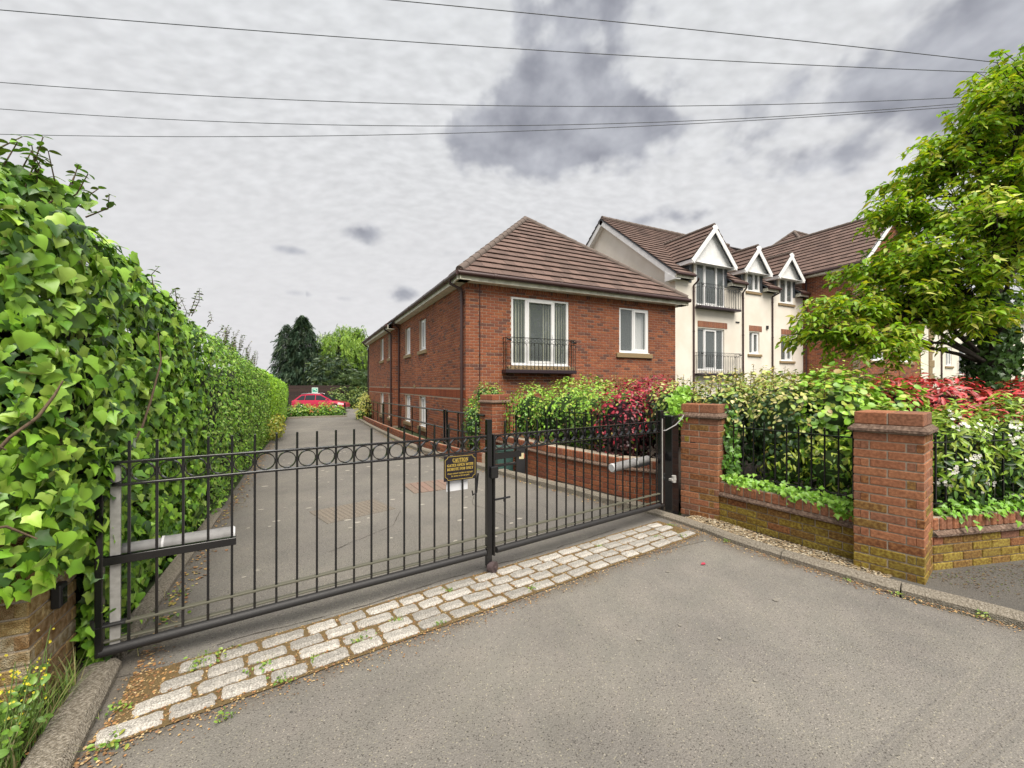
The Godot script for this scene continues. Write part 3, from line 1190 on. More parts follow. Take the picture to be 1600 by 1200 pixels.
func walls_all() -> void:
	pier("brick_pillar", "square red brick pillar with capped top at street corner, mossy lower courses", V(4.577, 0, 1.84), 13.0, 0.45, 16, 0, "brick pillars of the garden wall")
	pier("brick_pillar", "brick pillar beside the right gate post, ivy hanging off its capped top", V(4.47, 0, 3.65), 18.0, 0.45, 16, 1, "brick pillars of the garden wall")
	pier("brick_pillar", "small red brick pillar before the house corner, where handrail meets planting bed", V(3.52, 0.03, 8.02), 12.0, 0.45, 16, 3, "brick pillars of the garden wall")
	pier("stone_pillar", "worn buff masonry pillar under the ivy left of the gate", V(-1.375, 0, 2.965), 0.0, 0.45, 19, 2)
	low_wall("garden_wall", "mossy low brick wall topped with ivy between the two right pillars", [[4.36, 3.40], [4.46, 2.05]], 4, 0)
	low_wall("garden_wall", "mossy low brick wall running right from the corner pillar beneath white flowers", [[4.82, 1.66], [9.6, 0.46]], 4, 0)
	low_wall("garden_wall", "clean red brick garden wall behind the right gate beside the drive kerb", [[4.16, 3.96], [3.82, 4.6], [3.55, 5.9], [3.45, 7.80]], 6, 3)
	railing("garden_railing", "black iron railing on wall between the two right pillars", V(4.50, 0, 3.36), V(4.59, 0, 2.08), 0.46, 0.56, 1.11, 0.075, 0.115)
	railing("garden_railing", "black iron railing on wall right of the corner pillar, white flowers behind", V(4.86, 0, 1.76), V(9.6, 0, 0.57), 0.46, 0.55, 1.09, 0.07, 0.115)
	railing("garden_railing", "dark low railing on red garden wall in front of crimson shrub", V(3.96, 0, 4.65), V(3.60, 0, 7.7), 0.62, 0.70, 1.16, 0.06, 0.125)
	# retaining wall of the light well below the handrails
	var rt := thing("low_brick_wall", "knee-high brick retaining wall under the black handrails along drive kerb", "brick wall")
	var pl := [[3.20, 7.95], [2.98, 8.6], [2.72, 10.2], [2.64, 12.2], [2.66, 18.0], [2.78, 24.6]]
	var core := MB.new()
	var list := []
	for i in pl.size() - 1:
		var a := V(pl[i][0], gh(pl[i][1]), pl[i][1])
		var b := V(pl[i + 1][0], gh(pl[i + 1][1]), pl[i + 1][1])
		var u := (b - a).normalized()
		var n := Vector3.UP.cross(u).normalized()
		core.box((a + b) * 0.5 - n * 0.06 + Vector3.UP * 0.03, Vector3((b - a).length() + 0.02, 0.36, 0.10), Basis(u, u.cross(n) * -1.0, n))
		var f := Vector3(u.x, 0, u.z).normalized()
		for q in lay(a, f, Vector3.UP.cross(f).normalized(), Vector2(b.x - a.x, b.z - a.z).length(), 0.225, []):
			q[0].origin.y += (b.y - a.y) * q[1] / (b - a).length()
			list.append(q)
		for q in soldiers(a + Vector3.UP * 0.222 - n * 0.001, f, Vector3.UP, (b - a).length(), 0.001, 0.075):
			pass
	part("mortar", core, M.mortar, rt)
	bricks_into(rt, list, 260, 5, M.red_cols, M.red)


# ---------------------------------------------------------------- gates
func gate_leaf(called: String, label: String, a: Vector3, b: Vector3, first: bool) -> Node3D:
	# a is the hinge foot, b the meeting foot
	var t := thing(called, label, "gate", Vector3.ZERO, "")
	var u := (b - a).normalized()
	var n := u.cross(Vector3.UP).normalized()
	if n.dot(EYE - a) < 0:
		n = -n
	var l := (b - a).length()
	var B := Basis(u, Vector3.UP, n)
	var m := MB.new()
	m.bar(a + Vector3.UP * 1.168, b + Vector3.UP * 1.168, 0.036, 0.014, 0.002)
	part("top_rail", m, M.iron, t)
	m = MB.new()
	m.bar(a + Vector3.UP * 1.042, b + Vector3.UP * 1.042, 0.036, 0.014, 0.002)
	part("ring_rail", m, M.iron, t)
	# the foot of the leaf follows the slight fall of the drive
	var fa := 0.125 if first else 0.172
	var fb := 0.180
	var algae_glint := mat(L(0.15, 0.145, 0.105), 0.6, M.fine, 6.0)  # algae stain on the lower rail; on the foot rail a painted pale reflection
	m = MB.new()
	m.bar(a + Vector3.UP * (fa + 0.140), b + Vector3.UP * (fb + 0.143), 0.036, 0.013, 0.002)
	part("lower_rail", m, algae_glint, t)
	m = MB.new()
	m.bar(a + Vector3.UP * (fa + 0.048) - n * 0.012, b + Vector3.UP * (fb + 0.048) - n * 0.012, 0.034, 0.010, 0.002)
	part("foot_rail", m, algae_glint, t)
	m = MB.new()
	m.path([a + Vector3.UP * fa, b - u * 0.03 + Vector3.UP * fb], [0.028, 0.028], 14)
	part("bottom_tube", m, M.iron_old, t)
	for i in 19:
		var f := (i + 1) / 20.0
		var p := a + u * (l * f)
		var y0 := lerpf(fa, fb, f) + 0.02
		m = MB.new()
		m.box(Vector3(0, (y0 + 1.285) * 0.5, 0), Vector3(0.0135, 1.285 - y0, 0.0135), B, 0.0015)
		part("bar", m, M.iron, t).position = p
	for i in 20:
		var p := a + u * (l * (i + 0.5) / 20.0) + Vector3.UP * 1.105
		m = MB.new()
		# flat strip bent to a circle
		for k in 26:
			var t0 := TAU * k / 26
			var t1 := TAU * (k + 1) / 26
			var d0 := u * cos(t0) + Vector3.UP * sin(t0)
			var d1 := u * cos(t1) + Vector3.UP * sin(t1)
			for q in [[0.0545, 0.0545, 1.0], [0.049, 0.049, -1.0]]:
				m.face([d0 * q[0] + n * 0.014, d1 * q[0] + n * 0.014, d1 * q[0] - n * 0.014, d0 * q[0] - n * 0.014], (d0 + d1) * q[2])
			for s in [1.0, -1.0]:
				m.face([d0 * 0.049 + n * 0.014 * s, d1 * 0.049 + n * 0.014 * s, d1 * 0.0545 + n * 0.014 * s, d0 * 0.0545 + n * 0.014 * s], n * s)
		part("ring", m, M.iron, t).position = p
	# hinge stile
	m = MB.new()
	m.box(a + Vector3.UP * 0.66, Vector3(0.034, 1.11, 0.05), B, 0.004)
	part("hinge_stile", m, M.iron, t)
	# meeting stile
	m = MB.new()
	if first:
		m.box(b + Vector3.UP * 0.685 - u * 0.0, Vector3(0.046, 1.25, 0.05), B, 0.004)
	else:
		m.box(b + Vector3.UP * 0.66, Vector3(0.018, 1.04, 0.04), B, 0.003)
	part("meeting_stile", m, M.iron, t)
	return t


func gates_all() -> void:
	var A := V(-1.02, 0, 3.09)
	var C := V(1.400, 0, 3.32)
	var C2 := V(1.447, 0, 3.325)
	var E_ := V(3.84, 0, 3.75)
	var t := gate_leaf("gate_leaf", "left black iron gate leaf with caution sign and rings under its spikes", A, C, true)
	var u := (C - A).normalized()
	var n := u.cross(Vector3.UP).normalized()
	if n.dot(EYE - A) < 0:
		n = -n
	var B := Basis(u, Vector3.UP, n)
	var m := MB.new()
	m.box(A + u * 0.315 + Vector3.UP * 0.625 + n * 0.012, Vector3(0.63, 0.046, 0.018), B, 0.002)
	m.box(A + u * 0.315 + Vector3.UP * 0.645 + n * 0.0, Vector3(0.63, 0.006, 0.04), B, 0.001)
	part("operator_bar", m, M.iron, t)
	m = MB.new()
	m.box(A + u * 0.062 + Vector3.UP * 0.66 - n * 0.012, Vector3(0.045, 1.02, 0.02), B, 0.002)
	part("stile_channel", m, M.pale_metal, t)  # plain light grey strip beside the dark stile
	m = MB.new()
	m.box(A + u * 0.045 + Vector3.UP * 0.27, Vector3(0.13, 0.014, 0.05), B, 0.003)
	m.tube(A + u * -0.02 + Vector3.UP * 0.25, A + u * -0.02 + Vector3.UP * 0.31, 0.02, 10)
	part("hinge", m, M.iron_old, t)
	m = MB.new()
	m.box(A + u * -0.005 + Vector3.UP * 1.085 + n * 0.03, Vector3(0.12, 0.016, 0.05), B, 0.003)
	m.tube(A + u * -0.03 + Vector3.UP * 1.06, A + u * -0.03 + Vector3.UP * 1.12, 0.022, 10)
	part("hinge", m, M.iron_old, t)
	# lock box, foot and castor on the meeting stile
	m = MB.new()
	m.box(C + u * 0.034 + Vector3.UP * 0.86 + n * 0.022, Vector3(0.07, 0.10, 0.06), B, 0.006)
	part("lock_box", m, M.iron, t)
	m = MB.new()
	m.box(C + Vector3.UP * 0.105 - n * 0.005, Vector3(0.036, 0.13, 0.036), B, 0.003)
	part("castor_stem", m, M.iron_old, t)
	var ax := (n + u * 0.55).normalized()
	m = MB.new()
	m.disc(C + u * 0.022 + Vector3.UP * 0.054 + n * 0.028, ax, 0.048, 0.055, 22)
	m.disc(C + u * 0.022 + Vector3.UP * 0.054 + n * 0.028, ax, 0.014, 0.075, 12)
	part("castor", m, mat(L(0.10, 0.07, 0.075), 0.6, M.grain, 8.0), t)
	m = MB.new()
	m.path([C - u * 0.10 + Vector3.UP * 0.86, C - u * 0.115 + Vector3.UP * 0.70, C - u * 0.15 + Vector3.UP * 0.685, C - u * 0.155 + Vector3.UP * 0.72], [0.008, 0.008, 0.008, 0.006], 8)
	part("hook", m, M.iron, t)

	var t2 := gate_leaf("gate_leaf", "right black iron gate leaf in front of red garden wall", E_, C2, false)
	var u2 := (E_ - C2).normalized()
	var n2 := u2.cross(Vector3.UP).normalized()
	if n2.dot(EYE - C2) < 0:
		n2 = -n2
	var B2 := Basis(u2, Vector3.UP, n2)
	m = MB.new()
	m.box(C2 + u2 * 0.15 + Vector3.UP * 0.985 + n2 * 0.0, Vector3(0.30, 0.055, 0.012), B2, 0.002)
	part("latch_plate", m, M.iron, t2)
	m = MB.new()
	m.bar(C2 + Vector3.UP * 0.905, C2 + u2 * 0.24 + Vector3.UP * 0.905, 0.03, 0.02, 0.002)
	part("latch_bar", m, M.iron, t2)
	m = MB.new()
	m.tube(C2 + Vector3.UP * 0.62 + n2 * 0.02, C2 + u2 * 0.16 + Vector3.UP * 0.62 + n2 * 0.02, 0.009, 8)
	m.tube(C2 + u2 * 0.10 + Vector3.UP * 0.62 + n2 * 0.02, C2 + u2 * 0.10 + Vector3.UP * 0.59 + n2 * 0.02, 0.009, 8)
	part("drop_bolt", m, M.iron, t2)
	m = MB.new()
	m.box(E_ - u2 * 0.04 + Vector3.UP * 0.73, Vector3(0.06, 1.14, 0.05), B2, 0.004)
	part("stile_channel", m, M.iron, t2)
	m = MB.new()
	m.box(E_ - u2 * 0.045 + Vector3.UP * 0.70 + n2 * 0.027, Vector3(0.014, 1.0, 0.006), B2, 0.001)
	part("stile_edge", m, M.pale_metal, t2)
	# hinge post beside the pillar
	var hp := thing("gate_post", "thick square black gate post against the right brick pillar", "gate post", V(4.02, 0, 3.80))
	m = MB.new()
	m.box(Vector3(0, 0.60, 0), Vector3(0.14, 1.26, 0.14), Basis(Vector3.UP, 0.17), 0.006)
	part("post", m, M.iron, hp)
	m = MB.new()
	m.path([Vector3(-0.28, 1.05, 0.04), Vector3(-0.16, 1.06, 0.085), Vector3(-0.02, 1.12, 0.10), Vector3(0.08, 1.19, 0.10), Vector3(0.16, 1.23, 0.06)], [0.007, 0.007, 0.007, 0.007, 0.007], 8)
	part("hinge_strap", m, M.alu, hp)
	m = MB.new()
	m.box(Vector3(-0.07, 0.47, 0.10), Vector3(0.09, 0.03, 0.05), Basis(Vector3.UP, 0.17), 0.004)
	m.tube(Vector3(-0.07, 0.44, 0.12), Vector3(-0.07, 0.52, 0.12), 0.026, 10)
	part("hinge", m, M.pale_metal, hp)
	# electric operators
	var op := thing("gate_operator", "grey tubular gate motor behind the left leaf near the ivy", "gate motor", Vector3.ZERO, "gate motors")
	operator(op, A + u * 0.02 - n * 0.16 + Vector3.UP * 0.62, u, 0.60)
	var op2 := thing("gate_operator", "pale grey tubular gate motor behind the right leaf near the gate post", "gate motor", Vector3.ZERO, "gate motors")
	operator(op2, E_ - u2 * 0.07 - n2 * 0.16 + Vector3.UP * 0.70, -u2 * 0.92 - n2 * 0.0 - Vector3.UP * 0.05, 0.66)
	# photo cells on the pillars
	for k in 2:
		var c := thing("photo_cell", ["small black photocell box on buff pillar left of gate", "small black photocell box on face of brick pillar beside gate post"][k], "sensor", [V(-1.13, 0.53, 2.95), V(4.255, 0.90, 3.66)][k], "gate photocells", [PI * 0.5, -PI * 0.5 + deg_to_rad(18.0)][k])
		m = MB.new()
		m.box(Vector3(0, 0, 0.0), Vector3(0.075, 0.115, 0.04), Basis(), 0.006)
		part("housing", m, M.black, c)
		m = MB.new()
		m.box(Vector3(0, -0.005, (0.021)), Vector3(0.05, 0.08, 0.004), Basis(), 0.0015)
		if k == 1:
			m = MB.new()
			m.box(Vector3(0, -0.005, (-0.021)), Vector3(0.05, 0.08, 0.004), Basis(), 0.0015)
		part("lens", m, mat(L(0.012, 0.012, 0.014), 0.15), c)
	# the caution sign, wired to the bars of the left leaf
	var sc := A + u * 2.158 + Vector3.UP * 0.93 + n * 0.02
	var sg := thing("caution_sign", "black and gold CAUTION sign fixed to the left gate leaf", "sign", sc)
	sg.basis = B
	var SW := 0.285
	var SH := 0.205
	m = MB.new()
	m.box(Vector3.ZERO, Vector3(SW, SH, 0.006), Basis(), 0.001)
	part("board", m, mat(L(0.012, 0.009, 0.014), 0.35), sg)
	var gold := mat(L(0.50, 0.36, 0.07), 0.45)
	m = MB.new()
	var w := SW * 0.5 - 0.010
	var h := SH * 0.5 - 0.009
	var q := 0.024
	var bp := [Vector2(-w + q, h), Vector2(w - q, h), Vector2(w - q + 0.003, h - 0.011), Vector2(w - 0.011, h - q + 0.003), Vector2(w, h - q), Vector2(w, -h + q), Vector2(w - 0.011, -h + q - 0.003), Vector2(w - q + 0.003, -h + 0.011), Vector2(w - q, -h), Vector2(-w + q, -h), Vector2(-w + q - 0.003, -h + 0.011), Vector2(-w + 0.011, -h + q - 0.003), Vector2(-w, -h + q), Vector2(-w, h - q), Vector2(-w + 0.011, h - q + 0.003), Vector2(-w + q - 0.003, h - 0.011)]
	for i in bp.size():
		var p0: Vector2 = bp[i]
		var p1: Vector2 = bp[(i + 1) % bp.size()]
		m.bar(Vector3(p0.x, p0.y, 0.0036), Vector3(p1.x, p1.y, 0.0036), 0.0016, 0.0026, 0.0, Vector3.FORWARD.cross((Vector3(p1.x, p1.y, 0) - Vector3(p0.x, p0.y, 0)).normalized()))
	part("border_line", m, gold, sg)
	for ln in [["CAUTION", 0.0285, 0.063, 0.138, true], ["GATES OPEN WITH", 0.0205, 0.022, 0.232, true], ["REMOTE FOB ONLY", 0.0205, -0.009, 0.232, true], ["Please contact warden or manager", 0.012, -0.043, 0.225, false], ["for access to the car park", 0.012, -0.064, 0.162, false]]:
		var tm := TextMesh.new()
		var f := SystemFont.new()
		f.font_names = PackedStringArray(["Droid Serif"])
		if ln[4]:
			f.font_weight = 700
		tm.font = f
		tm.text = ln[0]
		tm.font_size = 64
		tm.pixel_size = ln[1] / 46.0
		tm.depth = 0.0012
		tm.curve_step = 1.0
		var o := part("lettering", tm, gold, sg)
		var ab := tm.get_aabb()
		var sx: float = ln[3] / maxf(ab.size.x, 0.001)
		o.scale = Vector3(sx, 1, 1)
		o.position = Vector3(0, ln[2], 0.0036)
	m = MB.new()
	m.bar(Vector3(-0.060, 0.0435, 0.0036), Vector3(0.060, 0.0435, 0.0036), 0.0016, 0.002, 0.0, Vector3.UP)
	part("underline", m, gold, sg)
	var ws := thing("white_notice", "blank white sheet hanging behind the bars below the caution sign", "notice", A + u * 2.145 + Vector3.UP * 0.80 - n * 0.012)
	ws.basis = B
	m = MB.new()
	m.box(Vector3(0, 0, 0), Vector3(0.19, 0.125, 0.003), Basis(), 0.0005)
	part("sheet", m, mat(L(0.66, 0.67, 0.70), 0.6), ws)
	# cabinet and keypad post beyond the right leaf
	var gc := thing("utility_cabinet", "squat dark green utility cabinet by the kerb behind the right gate", "cabinet", V(3.25, 0.0, 6.98), "", -0.25)
	m = MB.new()
	m.box(Vector3(0, 0.21, 0), Vector3(0.29, 0.42, 0.24), Basis(), 0.012)
	part("body", m, mat(L(0.045, 0.12, 0.105), 0.55, M.grain, 4.0), gc)
	m = MB.new()
	m.prism(PackedVector2Array([Vector2(-0.16, 0.42), Vector2(0.16, 0.42), Vector2(0.13, 0.49), Vector2(-0.13, 0.49)]), Vector3(0, 0, -0.13), Vector3.RIGHT, Vector3.UP, Vector3.BACK * 0.26)
	part("lid", m, mat(L(0.075, 0.17, 0.15), 0.5, M.grain, 4.0), gc)
	m = MB.new()
	for k in 3:
		m.box(Vector3(-0.10 + k * 0.10, 0.30, 0.121), Vector3(0.06, 0.012, 0.004))
	m.box(Vector3(0.12, 0.2, 0.122), Vector3(0.012, 0.05, 0.01), Basis(), 0.002)
	part("vent", m, mat(L(0.02, 0.05, 0.045), 0.6), gc)
	var kp := thing("keypad_post", "black keypad box with pale label beside the green cabinet", "keypad", V(3.40, 0.0, 6.62), "", -0.3)
	m = MB.new()
	m.box(Vector3(0, 0.26, 0), Vector3(0.17, 0.52, 0.11), Basis(), 0.012)
	part("housing", m, M.black, kp)
	m = MB.new()
	m.box(Vector3(0.01, 0.36, 0.0565), Vector3(0.085, 0.105, 0.004), Basis(), 0.001)
	part("label_plate", m, mat(L(0.62, 0.55, 0.33), 0.5), kp)
	m = MB.new()
	m.box(Vector3(0.058, 0.36, 0.0565), Vector3(0.02, 0.08, 0.005), Basis(), 0.001)
	part("red_tab", m, mat(L(0.32, 0.10, 0.06), 0.5), kp)


func operator(node: Node3D, o: Vector3, dir: Vector3, l: float) -> void:
	var d := dir.normalized()
	var m := MB.new()
	m.path([o, o + d * l * 0.38], [0.043, 0.043], 18)
	part("arm_tube", m, M.alu, node)
	m = MB.new()
	m.path([o + d * l * 0.38, o + d * l * 0.97], [0.050, 0.050], 20)
	part("motor_tube", m, M.alu, node)
	m = MB.new()
	m.path([o + d * l * 0.965, o + d * l * 0.985, o + d * l], [0.0515, 0.0505, 0.042], 20)
	part("end_cap", m, M.alu_end, node)
	m = MB.new()
	m.path([o + d * l * 0.375, o + d * l * 0.395], [0.0525, 0.0525], 20)
	part("collar", m, M.alu_end, node)
	m = MB.new()
	m.bar(o - Vector3.UP * 0.045, o + d * l * 0.40 - Vector3.UP * 0.045, 0.085, 0.035, 0.005)
	part("rail", m, M.black, node)


# ---------------------------------------------------------------- roofs
func roof_face(node: Node3D, o: Vector3, u: Vector3, v: Vector3, poly: PackedVector2Array, cuts: Array, limit: int, tw := 0.30, gauge := 0.335) -> void:
	# plain interlocking tiles over a sloping polygon given in (u along the eaves, v up the slope)
	var n := u.cross(v).normalized()
	if n.y < 0:
		n = -n
	var lo := poly[0]
	var hi := poly[0]
	for p in poly:
		lo = lo.min(p)
		hi = hi.max(p)
	var under := MB.new()
	var up := [poly]
	for c in cuts:
		var nx := []
		for q in up:
			for r in Geometry2D.clip_polygons(q, c):
				nx.append(r)
		up = nx
	for q in up:
		under.prism(q, o - n * 0.05, u, v, n * 0.046)
	part("roof_deck", under, M.lead, node)
	var pieces := []
	var rows := int(ceil((hi.y - lo.y) / gauge))
	for i in rows:
		var v0 := lo.y + i * gauge
		var off := 0.0 if i % 2 == 0 else tw * 0.5
		var x := lo.x - off
		while x < hi.x:
			var rect := PackedVector2Array([Vector2(x + 0.002, v0), Vector2(x + tw - 0.002, v0), Vector2(x + tw - 0.002, v0 + gauge + 0.04), Vector2(x + 0.002, v0 + gauge + 0.04)])
			x += tw
			var got := Geometry2D.intersect_polygons(rect, poly)
			for c in cuts:
				var nx := []
				for g in got:
					for r in Geometry2D.clip_polygons(g, c):
						nx.append(r)
				got.assign(nx)
			for g in got:
				var ce := Vector2.ZERO
				for p in g:
					ce += p / g.size()
				pieces.append([g, v0, (o + u * ce.x + v * ce.y - EYE).length(), ce])
	pieces.sort_custom(func(a, b) -> bool: return a[2] < b[2])
	var rest := MB.new()
	rest.colored = true
	for i in pieces.size():
		var g: PackedVector2Array = pieces[i][0]
		var v0: float = pieces[i][1]
		var m := rest if i >= limit else MB.new()
		var t := rng.randf_range(0.82, 1.24) * (1.0 + 0.3 * nz.get_noise_2d(pieces[i][3].x * 22.0, pieces[i][3].y * 14.0))
		if m == rest:
			m.col = Color(0.198 * t, 0.130 * t, 0.110 * t)
		var lift := rng.randf_range(-0.003, 0.003)
		var top := []
		var bot := []
		for p in g:
			var f := clampf((p.y - v0) / (gauge + 0.04), 0, 1)
			top.append(o + u * p.x + v * p.y + n * (lerpf(0.066, 0.018, f) + lift))
			bot.append(o + u * p.x + v * p.y + n * (lerpf(0.046, 0.002, f) + lift))
		m.face(top, n)
		m.face(bot, -n)
		var ce: Vector2 = pieces[i][3]
		for k in g.size():
			var j := (k + 1) % g.size()
			var mid := (g[k] + g[j]) * 0.5 - ce
			m.face([top[k], top[j], bot[j], bot[k]], u * mid.x + v * mid.y)
		if m != rest:
			part("roof_tile", m, M.tiles[rng.randi() % 7], node)
	if rest.v.size() > 0:
		part("roof_tiling", rest, M.tile_many, node).set_meta("kind", "stuff")


func ridge_run(node: Node3D, a: Vector3, b: Vector3, r := 0.105, called := "ridge_tile") -> void:
	var l := (b - a).length()
	var cnt := maxi(1, int(l / 0.42))
	var d := (b - a) / l
	for i in cnt:
		var m := MB.new()
		var p := a + d * (l * i / cnt)
		var q := a + d * (l * (i + 1) / cnt + 0.02)
		m.path([p, q], [r * 1.08, r * 0.96], 12)
		part(called, m, M.hip, node)


func eaves_run(node: Node3D, a: Vector3, b: Vector3, inward: Vector3, depth: float) -> void:
	# gutter, fascia and soffit along the foot of a roof; a and b at the gutter line
	var d := (b - a).normalized()
	var m := MB.new()
	m.box((a + b) * 0.5 + inward * 0.07 - Vector3.UP * 0.065, Vector3((b - a).length(), 0.17, 0.022), Basis(d, Vector3.UP, d.cross(Vector3.UP)))
	part("fascia", m, M.fascia, node)
	m = MB.new()
	m.box((a + b) * 0.5 + inward * (0.08 + depth * 0.5) - Vector3.UP * 0.142, Vector3((b - a).length() - 0.02, 0.016, depth), Basis(d, Vector3.UP, d.cross(Vector3.UP)))
	part("soffit", m, M.fascia, node)
	m = MB.new()
	m.path([a + Vector3.UP * 0.0, b], [0.062, 0.062], 12)
	var cnt := int((b - a).length() / 1.9)
	for i in cnt:
		var p := a.lerp(b, (i + 0.5) / cnt)
		m.path([p - d * 0.04, p + d * 0.04], [0.070, 0.070], 12)
	part("gutter", m, M.gutter, node)


func downpipe(node: Node3D, top: Vector3, wall: Vector3, foot_y: float, r := 0.036) -> void:
	# from a gutter outlet at top, swan-necked back to the wall, then down
	var m := MB.new()
	m.path([top, top - Vector3.UP * 0.10, Vector3(wall.x, top.y - 0.26, wall.z), Vector3(wall.x, top.y - 0.38, wall.z), Vector3(wall.x, foot_y, wall.z)], [r, r, r, r, r], 10)
	var y := top.y - 0.5
	while y > foot_y:
		m.path([Vector3(wall.x, y, wall.z), Vector3(wall.x, y - 0.05, wall.z)], [r * 1.25, r * 1.25], 10)
		y -= 1.7
	part("downpipe", m, M.gutter, node)


# ---------------------------------------------------------------- windows
func window(node: Node3D, called: String, o: Vector3, u: Vector3, n: Vector3, w: float, h: float, lights: Array, inset := 0.07, dress := 0, fw := 0.055) -> Node3D:
	# o: lower left of the opening on the wall face; lights: [x0, x1, opens] as shares of the width
	var B := Basis(u, Vector3.UP, n)
	var base := o - n * inset
	var f := MB.new()
	f.box(base + u * w * 0.5 + Vector3.UP * (h - fw * 0.5), Vector3(w, fw, 0.06), B, 0.004)
	f.box(base + u * w * 0.5 + Vector3.UP * (fw * 0.6), Vector3(w, fw * 1.2, 0.064), B, 0.004)
	f.box(base + u * fw * 0.5 + Vector3.UP * h * 0.5, Vector3(fw, h - fw * 2.0, 0.058), B, 0.004)
	f.box(base + u * (w - fw * 0.5) + Vector3.UP * h * 0.5, Vector3(fw, h - fw * 2.0, 0.058), B, 0.004)
	f.box(base + u * w * 0.5 + Vector3.UP * 0.008 + n * 0.045, Vector3(w, 0.022, 0.10), B, 0.003)
	var win := part(called, f, M.white, node)
	for i in lights.size():
		var x0: float = lights[i][0] * w
		var x1: float = lights[i][1] * w
		if i > 0:
			var mm := MB.new()
			mm.box(base + u * x0 + Vector3.UP * h * 0.5, Vector3(fw * 0.9, h - fw * 2.0, 0.056), B, 0.004)
			part("mullion", mm, M.white, win)
		var a := x0 + fw * (1.0 if i == 0 else 0.45)
		var b := x1 - fw * (1.0 if i == lights.size() - 1 else 0.45)
		var y0 := fw * 1.2
		var y1 := h - fw
		if lights[i][2]:
			var s := fw * 0.95
			var sm := MB.new()
			sm.box(base + n * 0.014 + u * ((a + b) * 0.5) + Vector3.UP * (y1 - s * 0.5), Vector3(b - a, s, 0.056), B, 0.005)
			sm.box(base + n * 0.014 + u * ((a + b) * 0.5) + Vector3.UP * (y0 + s * 0.5), Vector3(b - a, s, 0.056), B, 0.005)
			sm.box(base + n * 0.014 + u * (a + s * 0.5) + Vector3.UP * ((y0 + y1) * 0.5), Vector3(s, y1 - y0 - s * 2.0, 0.056), B, 0.005)
			sm.box(base + n * 0.014 + u * (b - s * 0.5) + Vector3.UP * ((y0 + y1) * 0.5), Vector3(s, y1 - y0 - s * 2.0, 0.056), B, 0.005)
			if lights[i].size() > 3:
				sm.box(base + n * 0.05 + u * (b - s * 0.5) + Vector3.UP * (h * 0.46), Vector3(0.022, 0.10, 0.03), B, 0.004)
			part("sash", sm, M.white, win)
			a += s
			b -= s
			y0 += s
			y1 -= s
		var g := MB.new()
		g.face([base + u * a + Vector3.UP * y0, base + u * b + Vector3.UP * y0, base + u * b + Vector3.UP * y1, base + u * a + Vector3.UP * y1], n)
		part("pane", g, M.glass, win)
	# a dim room behind, open towards the pane
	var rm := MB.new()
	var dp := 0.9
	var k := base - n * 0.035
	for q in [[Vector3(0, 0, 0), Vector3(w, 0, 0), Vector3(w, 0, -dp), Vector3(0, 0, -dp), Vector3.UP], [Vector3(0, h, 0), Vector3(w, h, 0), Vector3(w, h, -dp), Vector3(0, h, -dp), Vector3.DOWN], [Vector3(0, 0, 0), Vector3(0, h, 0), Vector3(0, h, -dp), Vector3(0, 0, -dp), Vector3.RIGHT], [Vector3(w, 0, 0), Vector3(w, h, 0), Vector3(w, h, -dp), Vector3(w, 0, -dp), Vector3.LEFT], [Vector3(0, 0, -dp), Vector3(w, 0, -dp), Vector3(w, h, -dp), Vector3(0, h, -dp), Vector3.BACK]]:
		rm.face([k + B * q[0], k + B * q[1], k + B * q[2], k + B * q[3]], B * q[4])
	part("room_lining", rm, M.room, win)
	if dress == 1:
		# vertical blind slats, part drawn
		var cnt := int(w / 0.085)
		for i in cnt:
			var xx := (i + 0.5) * w / cnt
			if xx > w * 0.36 and xx < w * 0.56:
				continue
			var sl := MB.new()
			sl.box(base - n * 0.12 + u * xx + Vector3.UP * h * 0.5, Vector3(0.075, h - 0.1, 0.002), B * Basis(Vector3.UP, 0.75 + 0.1 * sin(i * 2.1)))
			part("blind_slat", sl, M.blind, win)
	elif dress == 2 or dress == 3:
		var cm := MB.new()
		var side := [0.62, 0.98] if dress == 2 else [0.03, 0.22]
		for q in [side] if dress == 2 else [side, [0.8, 0.97]]:
			var steps := 18
			for i in steps:
				var a := lerpf(q[0], q[1], float(i) / steps) * w
				var b := lerpf(q[0], q[1], float(i + 1) / steps) * w
				var z0 := -0.13 + 0.022 * sin(i * 1.7)
				var z1 := -0.13 + 0.022 * sin((i + 1) * 1.7)
				cm.face([base + B * Vector3(a, 0.05, z0), base + B * Vector3(b, 0.05, z1), base + B * Vector3(b, h - 0.05, z1), base + B * Vector3(a, h - 0.05, z0)], n)
		part("curtain", cm, M.curtain, win)
	return win


func sill(node: Node3D, o: Vector3, u: Vector3, n: Vector3, w: float, t := 0.11, out := 0.06) -> void:
	var m := MB.new()
	m.box(o + u * w * 0.5 - Vector3.UP * t * 0.5 + n * (out * 0.5 - 0.04), Vector3(w + 0.26, t, out + 0.08), Basis(u, Vector3.UP, n), 0.008)
	part("sill", m, M.sill, node)


